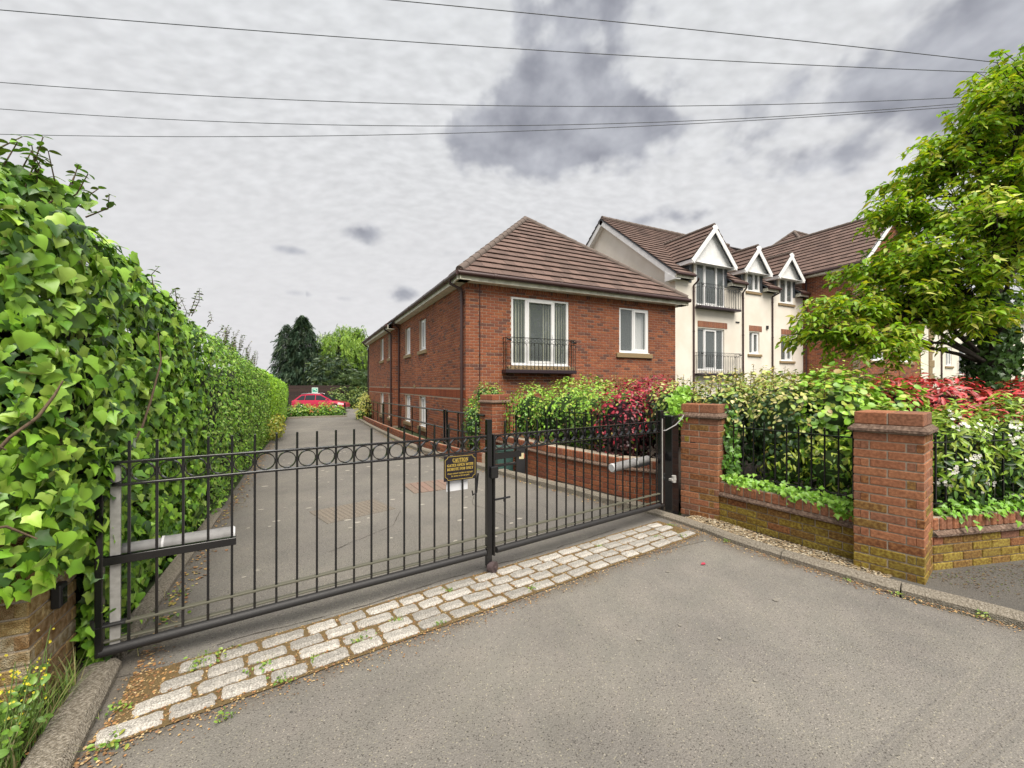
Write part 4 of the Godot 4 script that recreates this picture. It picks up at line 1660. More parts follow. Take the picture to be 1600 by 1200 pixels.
func juliet(node: Node3D, o: Vector3, u: Vector3, n: Vector3, w: float, y0: float, y1: float, deep: float, fancy: bool, tray: bool) -> void:
	# iron window railing standing proud of the wall; o at the left end on the wall face
	var B := Basis(u, Vector3.UP, n)
	var m := MB.new()
	var P := func(x: float, y: float, z: float) -> Vector3: return o + u * x + Vector3.UP * y + n * z
	for y in ([y1, y1 - 0.13, y0] if fancy else [y1, y1 - 0.11, y0]):
		m.bar(P.call(0, y, deep), P.call(w, y, deep), 0.03 if y == y1 else 0.014, 0.016 if y == y1 else 0.012)
		m.bar(P.call(0, y, 0.0), P.call(0, y, deep), 0.02, 0.014)
		m.bar(P.call(w, y, 0.0), P.call(w, y, deep), 0.02, 0.014)
	if fancy:
		for x in [0.05, w - 0.05]:
			for k in 3:
				m.path([P.call(x - 0.07, y1 - 0.02 - k * 0.03, deep + 0.02), P.call(x, y1 - 0.07, deep + 0.035), P.call(x + 0.07, y1 - 0.03 - k * 0.03, deep + 0.02)], [0.012, 0.02, 0.012], 6)
	var bal := part("balcony", m, M.iron, node)
	var cnt := int(w / (0.115 if fancy else 0.11))
	for i in cnt + 1:
		var x := w * i / cnt
		var b := MB.new()
		b.box(P.call(x, (y0 + y1 - 0.12) * 0.5, deep), Vector3(0.012, y1 - 0.12 - y0, 0.012), B)
		part("bar", b, M.iron, bal)
		if i < cnt:
			var r := MB.new()
			if fancy:
				var xc := w * (i + 0.5) / cnt
				if i % 2 == 0:
					# loops that join pairs of bars top and bottom
					var lo := []
					var hi := []
					for k in 9:
						var t := PI * k / 8.0
						lo.append(P.call(xc - cos(t) * 0.055, y0 + 0.10 - sin(t) * 0.08, deep))
						hi.append(P.call(xc - cos(t) * 0.055, y1 - 0.22 + sin(t) * 0.075, deep))
					var rr := []
					rr.resize(9)
					rr.fill(0.006)
					r.path(lo, rr, 5)
					r.path(hi, rr, 5)
				r.ring(P.call(xc, y1 - 0.066, deep), n, 0.042, 0.005, 12, 4)
			else:
				r.ring(P.call(w * (i + 0.5) / cnt, y1 - 0.055, deep), n, 0.042, 0.005, 10, 4)
			part("scroll", r, M.iron, bal)
	for x in [0.0, w]:
		for k in 2:
			var b := MB.new()
			b.box(P.call(x, (y0 + y1) * 0.5, deep * (k + 0.5) / 2.2), Vector3(0.012, y1 - y0, 0.012), B)
			part("bar", b, M.iron, bal)
	if tray:
		var tm := MB.new()
		tm.box(P.call(w * 0.5, y0 - 0.045, deep * 0.5 + 0.01), Vector3(w + 0.06, 0.085, deep + 0.04), B, 0.006)
		part("tray", tm, mat(L(0.03, 0.018, 0.024), 0.4), bal)


func house_all() -> void:
	# ---- the red brick wing by the drive
	var h := thing("brick_house", "two-storey red brick wing with brown hipped roof and single iron window balcony", "house")
	var x0 := 3.58
	var x1 := 10.77
	var d0 := 9.96
	var ex := 0.26
	var eave := 4.33
	var U := Vector3.RIGHT
	var N := Vector3.BACK
	# front wall
	var o := V(x0, -0.12, d0)
	var Lf := x1 - x0
	var Hf := 4.46
	var door := Rect2(4.85 - x0, 2.12 + 0.12, 1.79, 1.82)
	var winr := Rect2(8.46 - x0, 2.57 + 0.12, 1.15, 1.38)
	var slab := MB.new()
	var sh := Vector2(0.009, 0)
	wall_slab(slab, o - N * 0.008 + U * 0.009, U, N, Lf - 0.018, Hf, [Rect2(door.position - sh, door.size), Rect2(winr.position - sh, winr.size)], 0.26)
	var top := Hf - 0.33
	var bricks := lay(o, U, N, Lf, 4.275 - 0.22 + 0.12, [door, winr], 0.0)
	var keep := []
	for b in bricks:
		if b[2] + 0.07 < 3.95 + 0.12 or true:
			keep.append(b)
	var fr := keep
	fr += soldiers(o + Vector3.UP * 4.175, U, N, Lf)
	var left := []
	# side wall, near part and the part that steps out
	var dm := 18.26
	var L1 := dm - d0
	var us := Vector3.FORWARD
	var ns := Vector3.LEFT
	var os := V(x0, -0.12, d0)
	var wn := []
	for q in [[13.83, 14.72], [16.15, 17.05]]:
		wn.append(Rect2(q[0] - d0, 2.80 + 0.12, q[1] - q[0], 1.07))
		wn.append(Rect2(q[0] - d0, 0.18 + 0.12, q[1] - q[0], 1.03))
	wall_slab(slab, os - ns * 0.008 + us * 0.012, us, ns, L1 - 0.012, Hf, wn, 0.26)
	var band := Rect2(-1, 1.27 + 0.12, 99, 0.21)
	var h1 := wn.duplicate()
	h1.append(band)
	left += lay(os + us * 0.052, us, ns, L1 - 0.052, Hf - 0.1, h1)
	var bandl := soldiers(os + Vector3.UP * (1.27 + 0.115), us, ns, L1)
	var x2 := 3.30
	var os2 := V(x2, -0.5, dm)
	var L2 := 25.8 - dm
	var wn2 := []
	for q in [[18.55, 19.25], [20.6, 21.5]]:
		wn2.append(Rect2(q[0] - dm, 2.80 + 0.5, q[1] - q[0], 1.07))
		wn2.append(Rect2(q[0] - dm, 0.18 + 0.5, q[1] - q[0], 1.03))
	wall_slab(slab, os2 - ns * 0.008 + us * 0.012, us, ns, L2, Hf + 0.3, wn2, 0.26)
	var h2 := wn2.duplicate()
	h2.append(Rect2(-1, 1.27 + 0.5, 99, 0.21))
	left += lay(os2 + us * 0.052, us, ns, L2 - 0.052, Hf + 0.2, h2)
	bandl += soldiers(os2 + Vector3.UP * (1.27 + 0.495), us, ns, L2)
	# the little return where it steps out, the far end and the right side
	wall_slab(slab, V(x2, -0.3, dm) - N * 0.008 + U * 0.014, U, N, 0.5, Hf + 0.2, [], 0.2)
	left += lay(V(x2, -0.12, dm), U, N, x0 - x2, Hf - 0.1, [])
	wall_slab(slab, V(x1, -0.12, d0) + us * 0.012 - Vector3.RIGHT * 0.004, us, Vector3.RIGHT, 25.7 - d0, Hf, [], 0.26)
	wall_slab(slab, V(x2, -0.5, 25.8), U, Vector3.FORWARD, x1 - x2, Hf + 0.3, [], 0.2)
	part("wall", slab, M.mortar, h)
	bricks_into(h, fr, 230, 8, M.red_cols, M.red)
	bricks_into(h, left, 60, 9, M.red_cols, M.red)
	var orange := []
	for q in [[0.36, 0.088, 0.03], [0.33, 0.075, 0.028], [0.38, 0.10, 0.036]]:
		orange.append(Color(q[0], q[1], q[2]))
	bricks_into(h, bandl, 0, 10, orange, M.red, "soldier_brick")
	# windows
	window(h, "french_window", V(4.85, 2.12, d0), U, N, 1.79, 1.82, [[0.0, 0.25, false], [0.25, 0.735, true, 1], [0.735, 1.0, false]], 0.05, 1, 0.06)
	sill(h, V(4.85, 2.10, d0), U, N, 1.79, 0.10, 0.11)
	juliet(h, V(4.60, 0, d0), U, N, 2.10, 2.0, 2.83, 0.24, true, true)
	window(h, "window", V(8.46, 2.57, d0), U, N, 1.15, 1.38, [[0.0, 0.47, false], [0.47, 1.0, true]], 0.05, 2, 0.06)
	sill(h, V(8.46, 2.56, d0), U, N, 1.15, 0.13, 0.06)
	for q in [[13.83, 14.72, x0], [16.15, 17.05, x0], [18.55, 19.25, x2], [20.6, 21.5, x2]]:
		window(h, "window", V(q[2], 2.80, q[0]), us, ns, q[1] - q[0], 1.07, [[0.0, 0.5, false], [0.5, 1.0, true]], 0.10, 0)
		sill(h, V(q[2], 2.78, q[0]), us, ns, q[1] - q[0], 0.12)
		window(h, "window", V(q[2], 0.18, q[0]), us, ns, q[1] - q[0], 1.03, [[0.0, 0.5, false], [0.5, 1.0, true]], 0.10, 0)
		sill(h, V(q[2], 0.17, q[0]), us, ns, q[1] - q[0], 0.12)
	# roof
	var rx0 := x0 - ex
	var rx1 := x1 + ex
	var rd0 := d0 - ex
	var half := (rx1 - rx0) * 0.5
	var rise := 3.26
	var sl := sqrt(half * half + rise * rise)
	var ridge_far := 22.5
	var vf := V(0, rise, half).normalized()
	roof_face(h, V(rx0, eave + 0.02, rd0), U, vf, PackedVector2Array([Vector2(0, 0), Vector2(rx1 - rx0, 0), Vector2(half, sl)]), [], 235)
	var vl := V(half, rise, 0).normalized()
	roof_face(h, V(rx0, eave + 0.02, rd0), us, vl, PackedVector2Array([Vector2(0, 0), Vector2(ridge_far + half - rd0, 0), Vector2(ridge_far - rd0, sl), Vector2(half, sl)]), [], 0)
	roof_face(h, V(x2 - ex, eave - 0.215, dm - 0.2), us, vl, PackedVector2Array([Vector2(0, 0), Vector2(26.06 - dm + 0.2, 0), Vector2(26.06 - dm + 0.2, 0.37), Vector2(0, 0.37)]), [], 0)
	var vr := V(-half, rise, 0).normalized()
	roof_face(h, V(rx1, eave + 0.02, rd0), us, vr, PackedVector2Array([Vector2(0, 0), Vector2(ridge_far + half - rd0, 0), Vector2(ridge_far - rd0, sl), Vector2(half, sl)]), [], 0)
	roof_face(h, V(rx0, eave + 0.02, ridge_far + half), U, V(0, rise, -half).normalized(), PackedVector2Array([Vector2(0, 0), Vector2(rx1 - rx0, 0), Vector2(half, sl)]), [], 0)
	var apex := V(rx0 + half, eave + 0.05 + rise, rd0 + half)
	ridge_run(h, V(rx0 + 0.02, eave + 0.06, rd0 + 0.02), apex, 0.10, "hip_tile")
	ridge_run(h, V(rx1 - 0.02, eave + 0.06, rd0 + 0.02), apex, 0.10, "hip_tile")
	ridge_run(h, apex, V(rx0 + half, eave + 0.05 + rise, ridge_far))
	eaves_run(h, V(rx0 - 0.05, eave - 0.02, rd0 - 0.05), V(rx1 + 0.05, eave - 0.02, rd0 - 0.05), Vector3.FORWARD, 0.26)
	eaves_run(h, V(rx0 - 0.05, eave - 0.02, rd0 - 0.05), V(rx0 - 0.05, eave - 0.02, dm - 0.2), Vector3.RIGHT, 0.26)
	eaves_run(h, V(x2 - ex - 0.05, eave - 0.24, dm - 0.25), V(x2 - ex - 0.05, eave - 0.24, 26.1), Vector3.RIGHT, 0.26)
	eaves_run(h, V(rx1 + 0.05, eave - 0.02, rd0 - 0.05), V(rx1 + 0.05, eave - 0.02, 26.0), Vector3.LEFT, 0.26)
	downpipe(h, V(rx0 - 0.05, eave - 0.06, d0 + 0.30), V(x0 - 0.05, 0, d0 + 0.16), -0.2)
	downpipe(h, V(rx0 - 0.05, eave - 0.06, dm - 0.35), V(x0 - 0.05, 0, dm - 0.12), -0.2)
	downpipe(h, V(x2 - ex - 0.05, eave - 0.28, dm + 0.15), V(x2 - 0.05, 0, dm + 0.15), -0.4)
	downpipe(h, V(x2 - ex - 0.05, eave - 0.28, 25.6), V(x2 - 0.05, 0, 25.7), -0.4)
	var cb := MB.new()
	cb.tube(V(3.95, 4.30, d0 - 0.022), V(3.95, 0.2, d0 - 0.022), 0.011, 8)
	for y in [4.1, 3.2, 2.35, 1.5]:
		cb.tube(V(3.95, y, d0 - 0.024), V(3.95, y + 0.04, d0 - 0.024), 0.02, 8)
	part("cable_conduit", cb, M.gutter, h)
	var vt := MB.new()
	for d in [15.4, 20.1]:
		vt.box(V((x0 if d < 18 else x2) - 0.02, 1.56, d), Vector3(0.05, 0.11, 0.13), Basis(), 0.006)
	part("wall_vent", vt, M.sill, h)


func handrails() -> void:
	# black tubular handrails along the drive above the light well
	var runs := [[[3.27, 7.98], [3.02, 9.72], 3, 0.0], [[3.0, 9.86], [2.84, 17.7], 5, 0.0], [[2.84, 17.9], [2.98, 24.4], 4, 0.0]]
	var names := ["short black handrail section beside the small brick pillar", "long black two-bar handrail along the drive below the house windows", "far black handrail section ending at the yellow shrub"]
	for i in 3:
		var t := thing("handrail", names[i], "handrail")
		var a := V(runs[i][0][0], gh(runs[i][0][1]) + 0.02, runs[i][0][1])
		var b := V(runs[i][1][0], gh(runs[i][1][1]) * 0.6 + 0.02, runs[i][1][1])
		for y in [0.96, 0.55]:
			var m := MB.new()
			m.tube(a + Vector3.UP * y, b + Vector3.UP * y, 0.023, 10)
			part("rail", m, M.iron, t)
		for k in runs[i][2] + 1:
			var p := a.lerp(b, float(k) / runs[i][2])
			if i == 0 and k == 0:
				continue
			var m := MB.new()
			m.box(Vector3(0, 0.42, 0), Vector3(0.045, 1.14, 0.045) if k in [0, runs[i][2]] else Vector3(0.03, 1.04, 0.03), Basis(), 0.003)
			part("post", m, M.iron, t).position = p
			if k in [0, runs[i][2]]:
				var cm := MB.new()
				cm.ball(Vector3(0, 0.99, 0), Vector3(0.03, 0.018, 0.03))
				part("post_cap", cm, M.iron, t).position = p


# ---------------------------------------------------------------- the cream block and the brick blocks behind
func dormer(node: Node3D, xc: float, hw: float, he: float, hr: float) -> void:
	# gabled dormer that rises through the eaves; face at d = 12.8, main roof y = 6.2 + 0.8 (d - 12.5)
	var d0 := 12.42
	var back := func(y: float) -> float: return 12.5 + (y - 6.2) / 0.80 + 0.10
	for s in [-1.0, 1.0]:
		var e := V(xc + s * hw, he, d0)
		var a := V(xc, hr, d0)
		var v := (a - e)
		var sl := v.length()
		v = v.normalized()
		var l0: float = back.call(he) - d0
		var l1: float = back.call(hr) - d0
		roof_face(node, e, Vector3.FORWARD, v, PackedVector2Array([Vector2(0, 0), Vector2(l0, 0), Vector2(l1, sl), Vector2(0, sl)]), [], 12, 0.30, 0.30)
		# bargeboard
		var b := MB.new()
		var up: Vector3 = v.cross(Vector3.FORWARD) * s
		if up.y < 0:
			up = -up
		b.box((e + a) * 0.5 - up * 0.10 + V(0, 0, 0.01 + 0.004 * s), Vector3(sl + 0.10, 0.19, 0.03), Basis(v, up, v.cross(up)))
		part("bargeboard", b, M.white_board, node)
		# boxed eaves and the dark cheek beneath
		var eb := MB.new()
		eb.box(V(xc + s * (hw - 0.10), he - 0.09, (d0 + back.call(he)) * 0.5), Vector3(0.20, 0.15, back.call(he) - d0 - 0.02))
		part("eaves_box", eb, M.white_board, node)
		var ck := MB.new()
		var cx: float = xc + s * (hw - 0.22)
		ck.prism(PackedVector2Array([Vector2(12.82, 6.1), Vector2(12.82, he), Vector2(back.call(he), he), Vector2(12.82, 6.42)]), Vector3(cx - 0.03, 0, 0), Vector3.FORWARD, Vector3.UP, Vector3.RIGHT * 0.06)
		ck.box(V(xc + s * (hw - 0.30), (5.98 + he) * 0.5, 12.80), Vector3(0.17, he - 5.98, 0.05))
		part("cheek", ck, M.lead, node)
	var g := MB.new()
	g.prism(PackedVector2Array([Vector2(-hw + 0.06, he - 0.04), Vector2(hw - 0.06, he - 0.04), Vector2(0, hr - 0.06)]), V(xc, 0, 12.62), Vector3.RIGHT, Vector3.UP, Vector3.FORWARD * 0.05)
	part("gable_panel", g, M.white_board, node)
	var sf := MB.new()
	sf.box(V(xc, he - 0.06, 12.66), Vector3(hw * 2.0 - 0.3, 0.02, 0.30))
	part("soffit", sf, M.white_board, node)
	ridge_run(node, V(xc, hr + 0.04, d0 + 0.05), V(xc, hr + 0.04, back.call(hr)), 0.08)


func cream_all() -> void:
	var U := Vector3.RIGHT
	var N := Vector3.BACK
	var h := thing("cream_house", "cream rendered block with three white gabled dormers behind the red brick wing", "house")
	var x0 := 13.83
	var x1 := 22.77
	var d0 := 12.8
	var holes := []
	var wins := [
		[15.04, 5.05, 1.82, 1.90, [[0.0, 0.28, false], [0.28, 0.72, true, 1], [0.72, 1.0, false]], 0],
		[15.14, 2.24, 1.70, 1.84, [[0.0, 0.28, false], [0.28, 0.72, true, 1], [0.72, 1.0, false]], 0],
		[18.42, 5.97, 0.88, 0.97, [[0.0, 0.5, false], [0.5, 1.0, true]], 0],
		[18.56, 3.05, 0.74, 1.04, [[0.0, 0.42, false], [0.42, 1.0, true]], 0],
		[20.85, 5.62, 1.06, 1.28, [[0.0, 0.46, false], [0.46, 1.0, true]], 0],
		[20.95, 2.79, 0.96, 1.27, [[0.0, 0.5, false], [0.5, 1.0, true]], 3],
	]
	var slab := MB.new()
	for w in wins:
		if w[1] + w[3] < 6.2:
			holes.append(Rect2(w[0] - x0, w[1] + 0.5, w[2], w[3]))
		else:
			holes.append(Rect2(w[0] - x0, w[1] + 0.5, w[2], 9.0))
	wall_slab(slab, V(x0, -0.5, d0), U, N, x1 - x0, 6.62, holes, 0.3)
	# wall pieces that rise beside and above the dormer windows
	for q in [[14.93, 0.11], [16.86, 0.11], [18.31, 0.11], [19.30, 0.11], [20.74, 0.11], [21.91, 0.11]]:
		slab.box(V(q[0] + q[1] * 0.5, 6.5, d0 + 0.06), Vector3(q[1] - 0.004, 0.8, 0.1))
	# gable end towards the drive, the far end and the back
	var dr := 17.4
	var pol := PackedVector2Array([Vector2(d0 + 0.3, -0.5), Vector2(22.0, -0.5), Vector2(22.0, 6.3), Vector2(dr, 10.05), Vector2(d0 + 0.3, 6.35)])
	slab.prism(pol, Vector3(x0, 0, 0), Vector3.FORWARD, Vector3.UP, Vector3.RIGHT * 0.3)
	slab.prism(pol, Vector3(x1 - 0.3, 0, 0), Vector3.FORWARD, Vector3.UP, Vector3.RIGHT * 0.3)
	slab.box(V((x0 + x1) * 0.5, 2.9, 22.0), Vector3(x1 - x0, 6.8, 0.3))
	part("wall", slab, M.render, h)
	for i in wins.size():
		var w: Array = wins[i]
		window(h, "french_window" if i < 2 else "window", V(w[0], w[1], d0), U, N, w[2], w[3], w[4], 0.03 if i % 2 == 0 else 0.09, w[5], 0.06)
		if i > 1:
			sill(h, V(w[0], w[1] - 0.005, d0), U, N, w[2], 0.11, 0.06)
	# soldier-brick heads over the lower windows
	for q in [[15.14, 1.88, 4.12], [18.54, 0.92, 4.13], [20.95, 1.15, 4.10]]:
		var m := MB.new()
		m.box(V(q[0] + q[1] * 0.5, q[2] + 0.13, d0 - 0.006), Vector3(q[1], 0.26, 0.02))
		var lintel := part("brick_head", m, M.mortar, h)
		for s in soldiers(V(q[0], q[2], d0 - 0.018), U, N, q[1], 0.26):
			part("brick", brick_unit[0], M.red[rng.randi() % 5], lintel).transform = s[0]
	juliet(h, V(15.02, 0, d0), U, N, 2.5, 4.98, 5.93, 0.30, true, true)
	juliet(h, V(15.00, 0, d0), U, N, 2.55, 2.10, 3.0, 0.30, true, true)
	# main roof with gaps for the dormers
	var ex := 0.30
	var v := V(0, 0.80, 1.0).normalized()
	var o := V(x0 - 0.28, 6.2, d0 - ex)
	var sl := (dr - d0 + ex) * sqrt(1.64)
	var cuts := []
	for q in [[15.80, 1.16, 1.42], [18.72, 0.75, 1.35], [21.22, 0.82, 1.35]]:
		var a: float = q[0] - q[1] - o.x
		var b: float = q[0] + q[1] - o.x
		cuts.append(PackedVector2Array([Vector2(a, -0.1), Vector2(b, -0.1), Vector2(b, 0.9), Vector2((a + b) * 0.5, 0.9 + q[2]), Vector2(a, 0.9)]))
	roof_face(h, o, U, v, PackedVector2Array([Vector2(0, 0), Vector2(x1 - o.x + 0.2, 0), Vector2(x1 - o.x + 0.2, sl), Vector2(0, sl)]), cuts, 170)
	roof_face(h, V(x0 - 0.28, 6.2, dr + dr - d0 + ex), U, V(0, 0.80, -1.0).normalized(), PackedVector2Array([Vector2(0, 0), Vector2(x1 - o.x + 2.0, 0), Vector2(x1 - o.x + 2.0, sl), Vector2(0, sl)]), [], 0)
	ridge_run(h, V(x0 - 0.20, 6.2 + 0.8 * (dr - d0 + ex) + 0.05, dr), V(x1 + 0.5, 6.2 + 0.8 * (dr - d0 + ex) + 0.05, dr))
	dormer(h, 15.80, 1.42, 6.86, 8.46)
	dormer(h, 18.72, 1.00, 6.84, 7.98)
	dormer(h, 21.22, 1.06, 6.84, 8.00)
	# verge boards on the gable end, with the boxed foot
	for s in [1.0, -1.0]:
		var b := MB.new()
		var p0 := V(x0 - 0.24, 6.16, dr - s * (dr - d0 + ex))
		var p1 := V(x0 - 0.24, 6.16 + 0.8 * (dr - d0 + ex), dr)
		var dv := (p1 - p0).normalized()
		var up := dv.cross(Vector3.RIGHT)
		if up.y < 0:
			up = -up
		b.box((p0 + p1) * 0.5 - up * 0.11, Vector3((p1 - p0).length(), 0.26, 0.035), Basis(dv, up, dv.cross(up)))
		b.box((p0 + p1) * 0.5 - up * 0.22 + Vector3.RIGHT * 0.12, Vector3((p1 - p0).length(), 0.02, 0.24), Basis(dv, up, dv.cross(up)))
		part("bargeboard", b, M.white_board, h)
		var fb := MB.new()
		fb.prism(PackedVector2Array([Vector2(0, 0), Vector2(0.62, 0), Vector2(0.62, 0.44), Vector2(0, 0.02)]), V(x0 - 0.27, 5.95, dr - s * (dr - d0 + ex - 0.0)), Vector3.FORWARD * s, Vector3.UP, Vector3.RIGHT * 0.26)
		part("verge_box", fb, M.white_board, h)
	# gutters between the dormers, with their boxed ends
	for q in [[x0 - 0.26, 14.62], [16.98, 17.96], [19.48, 20.38], [22.06, 22.74]]:
		eaves_run(h, V(q[0], 6.17, d0 - ex - 0.05), V(q[1], 6.17, d0 - ex - 0.05), Vector3.FORWARD, 0.28)
		var bx := MB.new()
		bx.box(V((q[0] + q[1]) * 0.5, 6.10, d0 - 0.15), Vector3(q[1] - q[0] - 0.06, 0.16, 0.24))
		part("eaves_box", bx, M.fascia, h)
	downpipe(h, V(14.85, 6.12, d0 - 0.3), V(14.87, 0, d0 - 0.045), 0.2)
	downpipe(h, V(17.95, 6.12, d0 - 0.3), V(18.07, 0, d0 - 0.045), 0.2)
	downpipe(h, V(20.36, 6.12, d0 - 0.3), V(20.23, 0, d0 - 0.045), 0.2)
	var vm := MB.new()
	vm.box(V(17.72, 4.47, d0 - 0.012), Vector3(0.24, 0.06, 0.03))
	vm.box(V(19.85, 4.36, d0 - 0.03), Vector3(0.13, 0.17, 0.06), Basis(), 0.01)
	part("wall_vent", vm, M.black, h)

	# ---- brick cross wing with its gable to the street
	var w := thing("brick_gable_house", "tall red brick gabled wing half hidden behind the leafy street tree", "house")
	var wx0 := 22.80
	var wx1 := 28.65
	var wd := 10.34
	var we := 7.22
	var xr := (wx0 + wx1) * 0.5
	var hr := 9.85
	var bs := MB.new()
	var side := []
	wall_slab(bs, V(wx0, -0.5, wd + 0.012) + Vector3.RIGHT * 0.008, Vector3.FORWARD, Vector3.LEFT, 8.0, we + 0.4, [], 0.3)
	side += lay(V(wx0, 1.0, wd + 0.05), Vector3.FORWARD, Vector3.LEFT, 2.5, we - 0.9, [])
	var fw := [Rect2(0.9, 5.55 - 1.0, 1.25, 1.30), Rect2(3.7, 5.55 - 1.0, 1.25, 1.30), Rect2(0.9, 2.75 - 1.0, 1.25, 1.40), Rect2(3.7, 2.75 - 1.0, 1.25, 1.40)]
	var fh := []
	for r in fw:
		fh.append(Rect2(r.position + Vector2(0, 1.5), r.size))
	wall_slab(bs, V(wx0, -0.5, wd) + Vector3.FORWARD * 0.008, U, N, wx1 - wx0, we + 0.5, fh, 0.3)
	bs.prism(PackedVector2Array([Vector2(0, we - 0.05), Vector2(wx1 - wx0, we - 0.05), Vector2(xr - wx0, hr - 0.1)]), V(wx0, 0, wd + 0.008), U, Vector3.UP, Vector3.FORWARD * 0.3)
	wall_slab(bs, V(wx1, -0.5, wd + 0.02), Vector3.FORWARD, Vector3.RIGHT, 8.0, we + 0.4, [], 0.3)
	part("wall", bs, M.mortar, w)
	side += lay(V(wx0, 1.0, wd), U, N, wx1 - wx0, we - 1.05, fw)
	for i in 34:
		var y := we - 0.05 + i * 0.075
		var half := (hr - 0.12 - y - 0.075) / (hr - we) * (wx1 - wx0) * 0.5
		if half > 0.1:
			side += lay(V(xr - half + (0.05 if i % 2 else 0.0), y, wd), U, N, half * 2.0, 0.075, [])
	bricks_into(w, side, 40, 12, M.red_cols, M.red)
	for r in fw:
		window(w, "window", V(wx0 + r.position.x, 1.0 + r.position.y, wd), U, N, r.size.x, r.size.y, [[0.0, 0.5, false], [0.5, 1.0, true]], 0.07, 3, 0.06)
		sill(w, V(wx0 + r.position.x, 1.0 + r.position.y - 0.005, wd), U, N, r.size.x)
	var ov := 0.28
	var wsl := Vector2((xr - wx0 + ov), (hr - we + 0.25))
	roof_face(w, V(wx0 - ov, we - 0.05, wd - 0.25), Vector3.FORWARD, V(wsl.x, wsl.y, 0).normalized(), PackedVector2Array([Vector2(0, 0), Vector2(9.5, 0), Vector2(9.5, wsl.length()), Vector2(0, wsl.length())]), [], 120)
	roof_face(w, V(wx1 + ov, we - 0.05, wd - 0.25), Vector3.FORWARD, V(-wsl.x, wsl.y, 0).normalized(), PackedVector2Array([Vector2(0, 0), Vector2(9.5, 0), Vector2(9.5, wsl.length()), Vector2(0, wsl.length())]), [], 0)
	ridge_run(w, V(xr, hr + 0.24, wd - 0.25), V(xr, hr + 0.24, wd + 9.0))
	eaves_run(w, V(wx0 - ov - 0.05, we - 0.09, wd - 0.25), V(wx0 - ov - 0.05, we - 0.09, wd + 2.6), Vector3.RIGHT, 0.26)
	for s in [-1.0, 1.0]:
		var p0 := V(xr - s * (xr - wx0 + ov), we - 0.08, wd - 0.22)
		var p1 := V(xr, hr + 0.17, wd - 0.22)
		var dv := (p1 - p0).normalized()
		var up := dv.cross(Vector3.BACK)
		if up.y < 0:
			up = -up
		var b := MB.new()
		b.box((p0 + p1) * 0.5 - up * 0.10, Vector3((p1 - p0).length(), 0.26, 0.035), Basis(dv, up, dv.cross(up)))
		part("bargeboard", b, M.white_board, w)
		var fb := MB.new()
		fb.prism(PackedVector2Array([Vector2(0, 0), Vector2(0.60, 0), Vector2(0.60, 0.42), Vector2(0, 0.02)]), V(xr - s * (xr - wx0 + ov), we - 0.30, wd - 0.24), Vector3.RIGHT * s, Vector3.UP, Vector3.FORWARD * 0.24)
		part("verge_box", fb, M.white_board, w)
	downpipe(w, V(wx0 - 0.3, we - 0.13, wd + 2.25), V(wx0 - 0.05, 0, wd + 2.3), 0.2)
	# ---- the higher hipped block behind
	var b3 := thing("rear_block", "higher brown hipped roof of the rear block rising behind the gables", "house")
	var bb := MB.new()
	bb.box(V(34.0, 3.5, 17.6), Vector3(17.6, 7.6, 9.4))
	part("wall", bb, M.red[1], b3)
	var q0 := 25.0
	var pk := 30.2
	var hh := 12.1
	var vh := V(pk - q0, hh - 7.2, 0)
	roof_face(b3, V(q0, 7.2, 12.5), Vector3.FORWARD, vh.normalized(), PackedVector2Array([Vector2(0, 0), Vector2(10.1, 0), Vector2(5.05, vh.length())]), [], 60)
	var vv := V(0, hh - 7.2, 5.05)
	roof_face(b3, V(q0, 7.2, 12.5), U, vv.normalized(), PackedVector2Array([Vector2(0, 0), Vector2(18.0, 0), Vector2(18.0, vv.length()), Vector2(pk - q0, vv.length())]), [], 40)
	roof_face(b3, V(q0, 7.2, 22.6), U, V(0, hh - 7.2, -5.05).normalized(), PackedVector2Array([Vector2(0, 0), Vector2(18.0, 0), Vector2(18.0, vv.length()), Vector2(pk - q0, vv.length())]), [], 0)
	ridge_run(b3, V(q0, 7.25, 12.5), V(pk, hh + 0.06, 17.55), 0.1, "hip_tile")
	ridge_run(b3, V(q0, 7.25, 22.6), V(pk, hh + 0.06, 17.55), 0.1, "hip_tile")
	ridge_run(b3, V(pk, hh + 0.06, 17.55), V(43.0, hh + 0.06, 17.55))
	# ---- the cream block further along
	var c := thing("cream_block", "far cream rendered block with stone quoins seen under the tree canopy", "house")
	var cs := MB.new()
	var ch := [Rect2(4.55, 3.2, 0.8, 1.1), Rect2(6.3, 2.7, 1.7, 1.9), Rect2(10.8, 3.2, 1.2, 1.2)]
	var cd := 10.9
	wall_slab(cs, V(28.7, -0.5, cd), U, N, 17.0, 6.9, ch, 0.3)
	cs.box(V(45.5, 2.9, cd + 4.0), Vector3(0.3, 6.8, 7.6))
	cs.box(V(37.2, 2.9, cd + 7.9), Vector3(16.8, 6.8, 0.3))
	part("wall", cs, M.render, c)
	for i in 3:
		var r: Rect2 = ch[i]
		window(c, "window", V(28.7 + r.position.x, r.position.y - 0.5, cd), U, N, r.size.x, r.size.y, [[0.0, 0.5, false], [0.5, 1.0, true]], 0.07, 3, 0.06)
		sill(c, V(28.7 + r.position.x, r.position.y - 0.505, cd), U, N, r.size.x)
	juliet(c, V(34.8, 0, cd), U, N, 2.2, 2.1, 3.0, 0.3, false, true)
	for i in 15:
		var m := MB.new()
		var ww := 0.62 if i % 2 == 0 else 0.38
		m.box(V(31.1 + ww * 0.5, 0.2 + i * 0.40 + 0.2, cd - 0.015), Vector3(ww, 0.38, 0.06), Basis(), 0.008)
		part("quoin", m, M.sill, c)
	roof_face(c, V(28.9, 6.25, cd - 0.3), U, V(0, 0.8, 1.0).normalized(), PackedVector2Array([Vector2(0, 0), Vector2(17.0, 0), Vector2(17.0, 5.3), Vector2(0, 5.3)]), [], 20)
